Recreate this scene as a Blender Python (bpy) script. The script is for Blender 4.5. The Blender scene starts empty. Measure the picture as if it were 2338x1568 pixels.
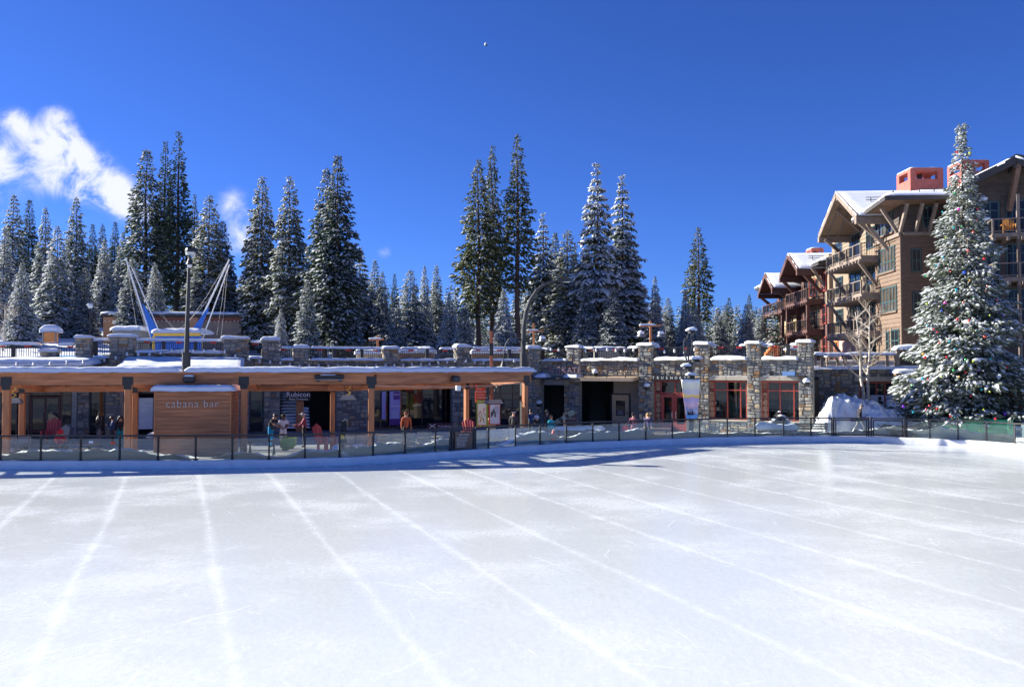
import bpy, math, random
import numpy as np
from mathutils import Vector, Matrix, noise as mnoise
rnd = random.Random(7)
SC = bpy.context.scene
COL = SC.collection
R = math.radians

# ---------------------------------------------------------------- camera
F, CX, CY, HZ, CAMZ = 1920.0, 1169.0, 784.0, 844.0, 4.1      # focal length, centre, horizon row in survey pixels; eye height in metres
PITCH = math.atan((HZ - CY) / F)
cam = bpy.data.cameras.new('camera')
cam.sensor_width = 36.0
cam.lens = F / 2338.0 * 36.0
cam.clip_start, cam.clip_end = 0.1, 6000
co = bpy.data.objects.new('camera', cam)
COL.objects.link(co)
co.location = (0, 0, CAMZ)
co.rotation_euler = (R(90) + PITCH, 0, 0)
SC.camera = co

# ---------------------------------------------------------------- sky, sun, exposure
SUN_H = Vector((-0.943, 0.332, 0)).normalized()     # horizontal direction towards the sun
SUN_EL = R(23.3)
w = bpy.data.worlds.new('World')
SC.world = w
w.use_nodes = True
nt = w.node_tree
nt.nodes.clear()
def wn(t, **k):
    n = nt.nodes.new(t)
    for a, b in k.items(): setattr(n, a, b)
    return n
L = nt.links.new
out = wn('ShaderNodeOutputWorld')
bg = wn('ShaderNodeBackground')
bg.inputs['Strength'].default_value = 0.056
sky = wn('ShaderNodeTexSky', sky_type='NISHITA')
sky.sun_disc = False
sky.sun_elevation = SUN_EL
sky.sun_rotation = math.atan2(SUN_H.x, SUN_H.y)
sky.altitude = 2000
sky.air_density, sky.dust_density, sky.ozone_density = 1.0, 0.6, 3.0
SKY_TINT = (0.315, 0.535, 1.15, 1)
tint = wn('ShaderNodeMix', data_type='RGBA', blend_type='MULTIPLY')
tint.inputs[0].default_value = 1.0
L(sky.outputs[0], tint.inputs[6]); tint.inputs[7].default_value = SKY_TINT
# clouds: one drifting bank low over the left trees, thin puffs beside it, described by viewing direction
tc = wn('ShaderNodeTexCoord')
sep = wn('ShaderNodeSeparateXYZ'); L(tc.outputs['Generated'], sep.inputs[0])
def wm(op, a, b=None, c=None):
    n = wn('ShaderNodeMath', operation=op)
    for i, x in enumerate((a, b, c)):
        if x is None: continue
        if isinstance(x, (int, float)): n.inputs[i].default_value = x
        else: L(x, n.inputs[i])
    return n.outputs[0]
yy = wm('MAXIMUM', sep.outputs[1], 0.05)
U = wm('DIVIDE', sep.outputs[0], yy); V = wm('DIVIDE', sep.outputs[2], yy)
cmb = wn('ShaderNodeCombineXYZ'); L(U, cmb.inputs[0]); L(V, cmb.inputs[1])
nz = wn('ShaderNodeTexNoise'); nz.inputs['Scale'].default_value = 19; nz.inputs['Detail'].default_value = 9; nz.inputs['Roughness'].default_value = 0.6
nz.inputs['Distortion'].default_value = 0.5
L(cmb.outputs[0], nz.inputs['Vector'])
nz2 = wn('ShaderNodeTexNoise'); nz2.inputs['Scale'].default_value = 9; nz2.inputs['Detail'].default_value = 3
L(cmb.outputs[0], nz2.inputs['Vector'])
def blob(px, py, rx, ry, ang, amp):
    u0, v0 = (px - CX) / F, (HZ - py) / F
    du, dv = wm('SUBTRACT', U, u0), wm('SUBTRACT', V, v0)
    c, s = math.cos(R(ang)), math.sin(R(ang))
    a = wm('ADD', wm('MULTIPLY', du, c * F / rx), wm('MULTIPLY', dv, s * F / rx))
    b = wm('ADD', wm('MULTIPLY', du, -s * F / ry), wm('MULTIPLY', dv, c * F / ry))
    q = wm('ADD', wm('MULTIPLY', a, a), wm('MULTIPLY', b, b))
    return wm('MULTIPLY', wm('EXPONENT', wm('MULTIPLY', q, -1.0)), amp)
# (centre, radii, tilt, density) of each puff; the first two carry the bank on past the left of the frame
tot = None
for bl in [(-260, 430, 240, 110, 0, .95), (-90, 330, 90, 90, 0, .6), (118, 272, 32, 38, 0, .85), (148, 338, 60, 55, -30, .95), (60, 300, 75, 26, -38, .55), (2, 372, 38, 48, 0, .9), (205, 395, 55, 48, -50, .9),
           (170, 432, 75, 24, -12, .7), (250, 440, 85, 42, -32, 1.0), (300, 478, 70, 30, -25, .6), (525, 465, 40, 38, 0, .55), (552, 545, 42, 55, 0, .65), (876, 576, 20, 16, 0, .45),
           (20, 270, 40, 30, 0, .35), (95, 372, 60, 45, 0, .45)]:
    q = blob(*bl)
    tot = q if tot is None else wm('ADD', tot, q)
dens = wm('MULTIPLY', wm('MINIMUM', tot, 1.15), wm('ADD', wm('MULTIPLY', nz.outputs[0], 3.6), -1.05))
mr = wn('ShaderNodeMapRange', interpolation_type='SMOOTHSTEP'); L(dens, mr.inputs[0])
mr.inputs[1].default_value, mr.inputs[2].default_value, mr.inputs[3].default_value, mr.inputs[4].default_value = 0.10, 0.85, 0.0, 0.92
front = wm('GREATER_THAN', sep.outputs[1], 0.06)
cm = wm('MULTIPLY', mr.outputs[0], front)
mixc = wn('ShaderNodeMix', data_type='RGBA')
L(cm, mixc.inputs[0]); L(tint.outputs[2], mixc.inputs[6]); mixc.inputs[7].default_value = (6.9, 7.1, 7.7, 1)
L(mixc.outputs[2], bg.inputs[0]); L(bg.outputs[0], out.inputs[0])

sun = bpy.data.lights.new('sun', 'SUN')
sun.energy = 5.0
sun.angle = R(0.5)
sun.color = (1.0, 0.965, 0.86)
so = bpy.data.objects.new('sun', sun)
COL.objects.link(so)
sdir = Vector((SUN_H.x * math.cos(SUN_EL), SUN_H.y * math.cos(SUN_EL), math.sin(SUN_EL)))
so.rotation_euler = sdir.to_track_quat('Z', 'Y').to_euler()
so.location = (-60, 20, 60)

SC.view_settings.view_transform = 'Standard'
SC.view_settings.look = 'None'
SC.view_settings.gamma = 1.0
SC.view_settings.use_curve_mapping = False
SC.view_settings.exposure = 1.36
SC.render.engine = 'CYCLES'
SC.cycles.max_bounces = 8
SC.cycles.transparent_max_bounces = 16
SC.cycles.caustics_reflective = SC.cycles.caustics_refractive = False

# ---------------------------------------------------------------- survey helpers: rows and columns read from the photograph give real positions on planes that stand in the place
def ray(px, py):
    u, v = (px - CX) / F, (CY - py) / F
    c, s = math.cos(PITCH), math.sin(PITCH)
    return Vector((u, c - v * s, s + v * c))
def W(px, py, d):
    r = ray(px, py)
    return Vector((0, 0, CAMZ)) + r * (d / r.y)
def G(px, d): return W(px, HZ, d).x
def ZY(py, d): return W(CX, py, d).z

class Fr:
    """a vertical plane: x along it, y into it (away from the viewer), z up"""
    def __init__(s, x, y, ang):
        s.o = Vector((x, y, 0)); s.a = ang
        s.u = Vector((math.cos(ang), math.sin(ang), 0)); s.v = Vector((-math.sin(ang), math.cos(ang), 0))
    @staticmethod
    def two(p, q): return Fr(p[0], p[1], math.atan2(q[1] - p[1], q[0] - p[0]))
    def w(s, x, y=0, z=0): return s.o + s.u * x + s.v * y + Vector((0, 0, z))
    def sz(s, px, py, off=0):
        r = ray(px, py)
        p0 = s.o + s.v * off
        t = (p0.x * s.v.x + p0.y * s.v.y) / (r.x * s.v.x + r.y * s.v.y)
        p = Vector((0, 0, CAMZ)) + r * t
        return (p - p0).dot(s.u), p.z
    def s(s_, px, off=0): return s_.sz(px, HZ, off)[0]
    def z(s_, px, py, off=0): return s_.sz(px, py, off)[1]
W0 = Fr(0, 0, 0)

# ---------------------------------------------------------------- objects
ORG = {}
def link(o, parent=None):
    COL.objects.link(o)
    if parent is not None: o.parent = parent
    return o
def tag(o, label=None, cat=None, group=None, kind=None):
    if label: o['label'] = label
    if cat: o['category'] = cat
    if group: o['group'] = group
    if kind: o['kind'] = kind
    return o
def T(name, label, cat, fr=W0, s=0, y=0, z=0, group=None):
    """an Empty at a thing's base; meshes of its parts are written in the coordinates of fr"""
    o = bpy.data.objects.new(name, None)
    o.empty_display_size = 0.2
    o.location = fr.w(s, y, z); o.rotation_euler = (0, 0, fr.a)
    link(o); tag(o, label, cat, group)
    ORG[o.name] = Vector((s, y, z))
    return o
def org(o):
    while o.parent is not None: o = o.parent
    return ORG.get(o.name, Vector((0, 0, 0)))
def copy_tree(o, parent=None):
    c = o.copy(); COL.objects.link(c)
    if parent is not None: c.parent = parent
    for ch in list(KIDS.get(o.name, [])): copy_tree(ch, c)
    return c
KIDS = {}
def mesh_obj(name, me, parent=None, mats=None):
    o = bpy.data.objects.new(name, me)
    if mats:
        for m in mats: me.materials.append(m)
    link(o, parent)
    if parent is not None: KIDS.setdefault(parent.name, []).append(o)
    return o

class MB:
    def __init__(s): s.v = []; s.f = []; s.m = []
    def add(s, vs, fs, m=0):
        b = len(s.v)
        s.v.extend([tuple(v) for v in vs]); s.f.extend([tuple(i + b for i in f) for f in fs]); s.m.extend([m] * len(fs))
        return s
    def b(s, x0, x1, y0, y1, z0, z1, m=0):
        vs = [(x, y, z) for z in (z0, z1) for y in (y0, y1) for x in (x0, x1)]
        return s.add(vs, [(0, 2, 3, 1), (4, 5, 7, 6), (0, 1, 5, 4), (2, 6, 7, 3), (0, 4, 6, 2), (1, 3, 7, 5)], m)
    def cb(s, x0, x1, y0, y1, z0, z1, m=0, c=0.012):
        """box with chamfered edges"""
        xs, ys, zs = (x0, x1), (y0, y1), (z0, z1)
        c = min(c, abs(x1 - x0) * .3, abs(y1 - y0) * .3, abs(z1 - z0) * .3)
        vs = []; idx = {}
        for i in (0, 1):
            for j in (0, 1):
                for k in (0, 1):
                    sx, sy, sz_ = (1 if i == 0 else -1), (1 if j == 0 else -1), (1 if k == 0 else -1)
                    for ax in range(3):
                        d = [c * sx, c * sy, c * sz_]; d[ax] = 0
                        idx[(i, j, k, ax)] = len(vs); vs.append((xs[i] + d[0], ys[j] + d[1], zs[k] + d[2]))
        I = lambda i, j, k, a: idx[(i, j, k, a)]
        fs = []
        for i in (0, 1): fs.append([I(i, 0, 0, 0), I(i, 1, 0, 0), I(i, 1, 1, 0), I(i, 0, 1, 0)][::(1 if i else -1)])
        for j in (0, 1): fs.append([I(0, j, 0, 1), I(0, j, 1, 1), I(1, j, 1, 1), I(1, j, 0, 1)][::(1 if j else -1)])
        for k in (0, 1): fs.append([I(0, 0, k, 2), I(1, 0, k, 2), I(1, 1, k, 2), I(0, 1, k, 2)][::(1 if k else -1)])
        for j in (0, 1):
            for k in (0, 1): fs.append([I(0, j, k, 1), I(1, j, k, 1), I(1, j, k, 2), I(0, j, k, 2)])
        for i in (0, 1):
            for k in (0, 1): fs.append([I(i, 0, k, 0), I(i, 1, k, 0), I(i, 1, k, 2), I(i, 0, k, 2)])
        for i in (0, 1):
            for j in (0, 1): fs.append([I(i, j, 0, 0), I(i, j, 1, 0), I(i, j, 1, 1), I(i, j, 0, 1)])
        for i in (0, 1):
            for j in (0, 1):
                for k in (0, 1): fs.append([I(i, j, k, 0), I(i, j, k, 1), I(i, j, k, 2)])
        return s.add(vs, fs, m)
    def bar(s, p, q, wx, wz, m=0, up=(0, 0, 1)):
        """rectangular bar from p to q"""
        p, q = Vector(p), Vector(q); d = (q - p).normalized(); up = Vector(up)
        a = d.cross(up)
        if a.length < 1e-4: a = d.cross(Vector((0, 1, 0)))
        a.normalize(); b = a.cross(d)
        vs = []
        for e in (p, q):
            for i, j in ((-1, -1), (1, -1), (1, 1), (-1, 1)): vs.append(e + a * (i * wx / 2) + b * (j * wz / 2))
        return s.add(vs, [(3, 2, 1, 0), (4, 5, 6, 7), (0, 1, 5, 4), (1, 2, 6, 5), (2, 3, 7, 6), (3, 0, 4, 7)], m)
    def tube(s, pts, r, n=8, m=0, cap=True):
        pts = [Vector(p) for p in pts]
        rs = r if isinstance(r, (list, tuple)) else [r] * len(pts)
        rings = []
        prev = None
        for i, p in enumerate(pts):
            d = (pts[min(i + 1, len(pts) - 1)] - pts[max(i - 1, 0)]).normalized()
            a = prev if prev is not None else (Vector((0, 0, 1)) if abs(d.z) < .9 else Vector((1, 0, 0)))
            a = (a - d * a.dot(d)).normalized(); prev = a; b = d.cross(a)
            rings.append([p + (a * math.cos(2 * math.pi * k / n) + b * math.sin(2 * math.pi * k / n)) * rs[i] for k in range(n)])
        vs = [v for rg in rings for v in rg]
        fs = [(i * n + k, i * n + (k + 1) % n, (i + 1) * n + (k + 1) % n, (i + 1) * n + k) for i in range(len(pts) - 1) for k in range(n)]
        if cap: fs += [tuple(range(n))[::-1], tuple((len(pts) - 1) * n + k for k in range(n))]
        return s.add(vs, fs, m)
    def lathe(s, prof, n=12, c=(0, 0, 0), m=0):
        vs = [(c[0] + r * math.cos(2 * math.pi * k / n), c[1] + r * math.sin(2 * math.pi * k / n), c[2] + z) for r, z in prof for k in range(n)]
        fs = [(i * n + k, i * n + (k + 1) % n, (i + 1) * n + (k + 1) % n, (i + 1) * n + k) for i in range(len(prof) - 1) for k in range(n)]
        fs += [tuple(range(n))[::-1], tuple((len(prof) - 1) * n + k for k in range(n))]
        return s.add(vs, fs, m)
    def ball(s, c, rx, ry=None, rz=None, n=10, m=0):
        ry = ry or rx; rz = rz or rx
        h = max(4, n // 2)
        vs = [(c[0], c[1], c[2] - rz)]
        for i in range(1, h):
            t = -math.pi / 2 + math.pi * i / h
            for k in range(n):
                a = 2 * math.pi * k / n
                vs.append((c[0] + rx * math.cos(t) * math.cos(a), c[1] + ry * math.cos(t) * math.sin(a), c[2] + rz * math.sin(t)))
        vs.append((c[0], c[1], c[2] + rz)); e = len(vs) - 1
        fs = [(0, 1 + (k + 1) % n, 1 + k) for k in range(n)]
        fs += [(1 + (i - 1) * n + k, 1 + (i - 1) * n + (k + 1) % n, 1 + i * n + (k + 1) % n, 1 + i * n + k) for i in range(1, h - 1) for k in range(n)]
        fs += [(e, 1 + (h - 2) * n + k, 1 + (h - 2) * n + (k + 1) % n) for k in range(n)]
        return s.add(vs, fs, m)
    def prism(s, poly, y0, y1, m=0, axis='y'):
        """polygon in (x, z) drawn out from y0 to y1 (axis 'x': polygon in (y, z) from x0 to x1)"""
        n = len(poly)
        f = (lambda p, t: (p[0], t, p[1])) if axis == 'y' else (lambda p, t: (t, p[0], p[1])) if axis == 'x' else (lambda p, t: (p[0], p[1], t))
        vs = [f(p, y0) for p in poly] + [f(p, y1) for p in poly]
        fs = [tuple(range(n)), tuple(range(2 * n - 1, n - 1, -1))] + [(i, i + n, (i + 1) % n + n, (i + 1) % n) for i in range(n)]
        return s.add(vs, fs, m)
    def snow(s, x0, x1, y0, y1, zf, h, m=0, lump=.35, res=.22, sag=.04, seed=0):
        """lumpy snow cap over a rectangle; zf(x, y) or a number gives the surface it lies on"""
        z_ = zf if callable(zf) else (lambda x, y: zf)
        nx = max(4, min(160, int((x1 - x0) / res))); ny = max(4, min(40, int((y1 - y0) / res)))
        def ease(t, nn): # crowd points to the edges
            return t
        xs = [x0 + (x1 - x0) * i / nx for i in range(nx + 1)]; ys = [y0 + (y1 - y0) * j / ny for j in range(ny + 1)]
        vs = []
        e = min(.35 * (x1 - x0), .35 * (y1 - y0), h * 1.4)
        for j, y in enumerate(ys):
            for i, x in enumerate(xs):
                d = min(x - x0, x1 - x, y - y0, y1 - y)
                q = min(1, max(0, d / e)) if e > 0 else 1
                prof = math.sqrt(max(0, 1 - (1 - q) ** 2))
                n1 = mnoise.noise(Vector((x * 1.1 + seed * 7.3, y * 1.1 + seed, seed))); n2 = mnoise.noise(Vector((x * 3.3 + seed, y * 3.3, seed * 2.1)))
                edge = 1 if (i in (0, nx) or j in (0, ny)) else 0
                zz = z_(x, y) + h * (0.35 + .65 * prof) * (1 + lump * (n1 + .4 * n2))
                ox = (-.3 if i == 0 else .3 if i == nx else 0) * h * .4 * (1 + n2); oy = (-.3 if j == 0 else .3 if j == ny else 0) * h * .4 * (1 + n2)
                vs.append((x + ox, y + oy, zz))
        W_ = nx + 1
        fs = [(j * W_ + i, j * W_ + i + 1, (j + 1) * W_ + i + 1, (j + 1) * W_ + i) for j in range(ny) for i in range(nx)]
        rim = [i for i in range(W_)] + [j * W_ + nx for j in range(1, ny + 1)] + [ny * W_ + i for i in range(nx - 1, -1, -1)] + [j * W_ for j in range(ny - 1, 0, -1)]
        b = len(vs)
        for r_ in rim:
            x, y, z = vs[r_]
            n2 = mnoise.noise(Vector((x * 2.7 + seed, y * 2.7, seed * 3.1)))
            vs.append((x * .999 + .001 * (x0 + x1) / 2, y, z_(x, y) - sag * (1 + 1.2 * n2)))
        k = len(rim)
        fs += [(rim[(i + 1) % k], rim[i], b + i, b + (i + 1) % k) for i in range(k)]
        fs.append(tuple(b + i for i in range(k)))
        return s.add(vs, fs, m)
    def build(s, name, mats, parent=None, smooth=False, abs_=False):
        if not isinstance(mats, (list, tuple)): mats = [mats]
        me = bpy.data.meshes.new(name)
        o3 = org(parent) if (parent is not None and not abs_) else Vector((0, 0, 0))
        me.from_pydata([(v[0] - o3.x, v[1] - o3.y, v[2] - o3.z) for v in s.v], [], s.f)
        for m in mats: me.materials.append(m)
        if len(mats) > 1: me.polygons.foreach_set('material_index', s.m)
        if smooth: me.polygons.foreach_set('use_smooth', [True] * len(me.polygons))
        me.update()
        o = bpy.data.objects.new(name, me)
        link(o, parent)
        if parent is not None: KIDS.setdefault(parent.name, []).append(o)
        return o
    def thing(s, name, mats, label, cat, fr=W0, p=(0, 0, 0), group=None, smooth=False):
        """a thing that is one mesh, written round its own base, placed at p of fr"""
        o = s.build(name, mats, None, smooth)
        o.location = fr.w(*p); o.rotation_euler = (0, 0, fr.a)
        return tag(o, label, cat, group)
def box(name, mat, parent, x0, x1, y0, y1, z0, z1, c=.012): return MB().cb(x0, x1, y0, y1, z0, z1, 0, c).build(name, mat, parent)
def text(body, mat, parent, x, y, z, size, ext=.01, align='CENTER', name='lettering', ry=0, sx=1.0, thin=0.0, gap=1.0):
    """lettering that stands on a face looking towards the viewer (local -y)"""
    c = bpy.data.curves.new(name, 'FONT')
    c.body = body; c.size = size; c.extrude = ext; c.align_x = align; c.align_y = 'CENTER'; c.resolution_u = 2; c.offset = thin; c.space_character = gap
    c.materials.append(mat)
    o = bpy.data.objects.new(name, c)
    o3 = org(parent)
    o.location = (x - o3.x, y - o3.y, z - o3.z); o.rotation_euler = (R(90), ry, 0); o.scale = (sx, 1, 1)
    link(o, parent)
    bpy.context.view_layer.update(); dg = bpy.context.evaluated_depsgraph_get()
    me = bpy.data.meshes.new_from_object(o.evaluated_get(dg)); q = bpy.data.objects.new('tmp_' + name, me)
    q.location, q.rotation_euler, q.scale = o.location.copy(), o.rotation_euler.copy(), o.scale.copy()
    bpy.data.objects.remove(o); q.name = name; me.materials.clear(); me.materials.append(mat); link(q, parent); tag(q, kind='stuff')
    return q

# ---------------------------------------------------------------- materials
def M(name, col, rough=.7, var=.12, scale=5.0, bump=0.0, bscale=30.0, metal=0.0, spec=.5, stretch=(1, 1, 1), det=4, col2=None):
    m = bpy.data.materials.new(name); m.use_nodes = True
    n = m.node_tree.nodes; l = m.node_tree.links.new
    p = n['Principled BSDF']
    p.inputs['Roughness'].default_value = rough; p.inputs['Metallic'].default_value = metal
    p.inputs['Specular IOR Level'].default_value = spec
    t = n.new('ShaderNodeTexCoord'); mp = n.new('ShaderNodeMapping'); mp.inputs['Scale'].default_value = stretch
    oi = n.new('ShaderNodeObjectInfo')
    ad = n.new('ShaderNodeVectorMath'); ad.operation = 'ADD'
    sc_ = n.new('ShaderNodeVectorMath'); sc_.operation = 'SCALE'; sc_.inputs['Scale'].default_value = 37.0
    cx = n.new('ShaderNodeCombineXYZ'); l(oi.outputs['Random'], cx.inputs[0]); l(oi.outputs['Random'], cx.inputs[1]); l(cx.outputs[0], sc_.inputs[0])
    l(t.outputs['Object'], ad.inputs[0]); l(sc_.outputs[0], ad.inputs[1]); l(ad.outputs[0], mp.inputs[0])
    nz = n.new('ShaderNodeTexNoise'); nz.inputs['Scale'].default_value = scale; nz.inputs['Detail'].default_value = det
    l(mp.outputs[0], nz.inputs['Vector'])
    mx = n.new('ShaderNodeMix'); mx.data_type = 'RGBA'
    mr = n.new('ShaderNodeMapRange'); mr.inputs[1].default_value = .3; mr.inputs[2].default_value = .7
    l(nz.outputs[0], mr.inputs[0]); l(mr.outputs[0], mx.inputs[0])
    c2 = col2 if col2 else tuple(min(1, c * (1 + var)) for c in col); c1 = col if col2 else tuple(c * (1 - var) for c in col)
    mx.inputs[6].default_value = (*c1, 1); mx.inputs[7].default_value = (*c2, 1)
    l(mx.outputs[2], p.inputs['Base Color'])
    if bump:
        nb = n.new('ShaderNodeTexNoise'); nb.inputs['Scale'].default_value = bscale; nb.inputs['Detail'].default_value = 4; l(mp.outputs[0], nb.inputs['Vector'])
        bp = n.new('ShaderNodeBump'); bp.inputs['Strength'].default_value = bump; bp.inputs['Distance'].default_value = .03
        l(nb.outputs[0], bp.inputs['Height']); l(bp.outputs[0], p.inputs['Normal'])
    return m
SNOW = M('snow', (.80, .815, .84), .55, .035, 1.2, .35, 9, spec=.3)
SNOWT = M('snow_on_branches', (.86, .875, .90), .6, .04, 3, spec=.2)
def translucent(m, k):
    n = m.node_tree.nodes; l = m.node_tree.links.new; p = n['Principled BSDF']; o = n['Material Output']
    t = n.new('ShaderNodeBsdfTranslucent'); x = n.new('ShaderNodeMixShader'); x.inputs[0].default_value = k
    l(p.inputs['Base Color'].links[0].from_socket, t.inputs[0]); l(p.outputs[0], x.inputs[1]); l(t.outputs[0], x.inputs[2]); l(x.outputs[0], o.inputs[0]); return m
translucent(SNOWT, .42)
SNOWD = M('trodden_snow', (.62, .63, .66), .6, .14, 1.5, .6, 6)
WOOD = M('orange_timber', (.40, .158, .066), .55, .36, 2.2, .12, 20, stretch=(.35, 3, 3), spec=.4)
WOODP = M('orange_timber_post', (.44, .168, .066), .55, .2, 3, .1, 20, stretch=(4, 4, .4), spec=.4)
KIOSK = M('stained_cladding', (.36, .142, .062), .55, .36, 2.2, .15, 30, stretch=(.3, 4, 4), spec=.4)
BROWNW = M('brown_timber', (.17, .10, .065), .65, .2, 4, .1, 30)
GREYW = M('weathered_timber', (.225, .172, .135), .7, .18, 3, .15, 25)
REDW = M('redbrown_timber', (.095, .040, .030), .6, .2, 4)
MAROON = M('maroon_siding', (.12, .05, .045), .65, .15, 4)
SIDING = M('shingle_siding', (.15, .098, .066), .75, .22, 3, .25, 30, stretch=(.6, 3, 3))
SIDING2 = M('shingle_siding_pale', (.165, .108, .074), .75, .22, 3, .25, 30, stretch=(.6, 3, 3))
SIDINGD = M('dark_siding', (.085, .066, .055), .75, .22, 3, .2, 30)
TANS = M('tan_siding', (.25, .185, .13), .75, .12, 3)
CREAM = M('cream_boards', (.48, .37, .22), .75, .10, 3)
CHIM = M('red_stucco', (.40, .105, .08), .8, .14, 2, .2, 20)
ROOFD = M('dark_fascia', (.045, .038, .036), .6, .15, 5)
IRON = M('black_iron', (.014, .015, .018), .45, .2, 8, spec=.5)
STEEL = M('dark_bronze_steel', (.028, .029, .032), .5, .2, 6)
GREYM = M('grey_metal', (.22, .225, .235), .45, .15, 6, metal=.4)
DARK = M('dark_interior', (.018, .016, .016), .8, .3, 2)  # near black: the shade of the deep rooms is put into the colour
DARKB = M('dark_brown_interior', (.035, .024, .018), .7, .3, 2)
CONC = M('pale_lintel_stone', (.44, .385, .30), .8, .13, 3, .3, 25)
CONCT = M('tan_render', (.40, .315, .225), .85, .10, 2, .25, 30)
PLOW = M('ploughed_snow', (.70, .70, .70), .6, .17, 1.1, .6, 10, det=8)
MORT = M('mortar', (.21, .195, .165), .95, .25, 6)
STM = [M('grey_stone', (.31, .295, .26), .85, .30, 7, .6, 16), M('blue_grey_stone', (.26, .26, .25), .85, .30, 7, .6, 16), M('tan_stone', (.44, .35, .235), .85, .25, 7, .6, 16),
       M('rust_stone', (.33, .185, .085), .85, .28, 7, .6, 16), M('dark_stone', (.16, .158, .155), .85, .30, 7, .6, 16), M('pale_stone', (.37, .345, .285), .85, .25, 7, .6, 16)]
REDF = M('red_frame_paint', (.36, .055, .035), .5, .12, 5)
TEAL = M('teal_frame_paint', (.035, .078, .085), .5, .12, 5)
WHITE = M('white_paint', (.78, .78, .77), .5, .05, 4)
CREAMP = M('cream_lettering', (.85, .82, .74), .5, .03, 4)
WINT = M('silver_lettering', (.50, .51, .54), .4, .05, 4, metal=.0)
BLUEF = M('blue_vinyl', (.02, .14, .55), .45, .12, 4)
YEL = M('yellow_paint', (.75, .48, .06), .5, .1, 4)
BOWR = M('red_ribbon', (.62, .03, .025), .5, .15, 9)
ROPE = M('pale_rope', (.45, .42, .38), .8, .1, 9)
BULB = M('clear_bulb', (.78, .78, .76), .25, .05, 9)
BROWNF = M('brown_facade', (.27, .20, .15), .85, .08, 2, .2, 30)
ORANGEF = M('orange_facade', (.50, .25, .125), .85, .1, 2, .15, 30)
LOG = M('log_ends', (.36, .20, .12), .75, .3, 14)
LOGB = M('log_bark', (.10, .055, .035), .9, .25, 10)
BEIGE = M('beige_cushion', (.55, .46, .32), .8, .12, 5)
ALU = M('chair_frame', (.36, .35, .33), .45, .1, 5, metal=.5)
RUBBER = M('black_rubber', (.02, .02, .021), .7, .2, 8)
PAVE = M('wet_paving', (.13, .125, .12), .6, .3, .8, .3, 8, col2=(.34, .34, .36))
TERR = M('terrace_paving', (.55, .55, .57), .7, .2, .5, .3, 5)
def glass_mat(name, tintc, gl=.12, rough=.02):
    m = bpy.data.materials.new(name); m.use_nodes = True
    n = m.node_tree.nodes; l = m.node_tree.links.new; n.clear()
    o = n.new('ShaderNodeOutputMaterial'); t = n.new('ShaderNodeBsdfTransparent'); t.inputs[0].default_value = (*tintc, 1)
    g = n.new('ShaderNodeBsdfGlossy'); g.inputs['Roughness'].default_value = rough; g.inputs[0].default_value = (.95, .97, 1, 1)
    fr = n.new('ShaderNodeFresnel'); fr.inputs[0].default_value = 1.45
    d = n.new('ShaderNodeBsdfDiffuse'); d.inputs[0].default_value = (.42, .50, .44, 1)
    nz_ = n.new('ShaderNodeTexNoise'); nz_.inputs['Scale'].default_value = 1.7; nz_.inputs['Detail'].default_value = 5
    t2 = n.new('ShaderNodeTexCoord'); l(t2.outputs['Object'], nz_.inputs['Vector'])
    mm = n.new('ShaderNodeMapRange'); mm.inputs[1].default_value = .35; mm.inputs[2].default_value = .75; mm.inputs[3].default_value = gl * .5; mm.inputs[4].default_value = gl * 1.4
    l(nz_.outputs[0], mm.inputs[0])
    a = n.new('ShaderNodeMixShader'); b = n.new('ShaderNodeMixShader')
    l(mm.outputs[0], a.inputs[0]); l(t.outputs[0], a.inputs[1]); l(d.outputs[0], a.inputs[2])
    l(fr.outputs[0], b.inputs[0]); l(a.outputs[0], b.inputs[1]); l(g.outputs[0], b.inputs[2]); l(b.outputs[0], o.inputs[0])
    return m
FGLASS = glass_mat('frosty_rink_glass', (.93, .97, .95), .05)
PANE = glass_mat('shop_glass', (.55, .58, .58), .02)
def dark_glass(name, col, rough=.04):
    m = M(name, col, rough, .5, .8, .05, 1.2, spec=.4)
    return m
WING = dark_glass('window_glass', (.016, .019, .024))
WINW = dark_glass('window_glass_curtained', (.075, .062, .05))
# ================================================================ ground, ice, hill
HAZE = 0
KT = [(-700, 35.4), (-250, 34.9), (1, 34.9), (250, 35.0), (450, 35.1), (650, 35.5), (778, 36.2), (900, 37.4), (997, 38.7), (1124, 40.4), (1180, 41.6), (1295, 43.3), (1415, 44.8), (1537, 46.2), (1661, 47.3), (1790, 47.9),
      (1900, 48.0), (2000, 47.5), (2120, 46.3), (2247, 44.4), (2338, 42.6), (2450, 39.6), (2620, 33)]
KX = np.array([k[0] for k in KT], float); KD = np.array([k[1] for k in KT], float)
_g = np.arange(-700, 2621, 5.0); _d = np.interp(_g, KX, KD)
_k = np.exp(-np.linspace(-2, 2, 33) ** 2); _k /= _k.sum()
_d = np.convolve(np.pad(_d, 16, mode='edge'), _k, 'valid')
def KP(px, off=0.0):
    """point of the rink edge seen at column px, moved out of the rink by off"""
    def q(x):
        d = float(np.interp(x, _g, _d)); return Vector((G(x, d), d, 0))
    p = q(px)
    if off:
        t = (q(px + 6) - q(px - 6)).normalized()
        p = p + Vector((-t.y, t.x, 0)) * off
    return p
def ground(x, y):
    if y < 64: return 4.75
    l = min(1, max(0, (-x - 8) / 42)); l = l * l * (3 - 2 * l)
    t = min(y - 64, 62)
    return 4.75 + t * (.012 + .125 * l) + 1.1 * l * mnoise.noise(Vector((x * .05, y * .05, 0)))

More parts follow.
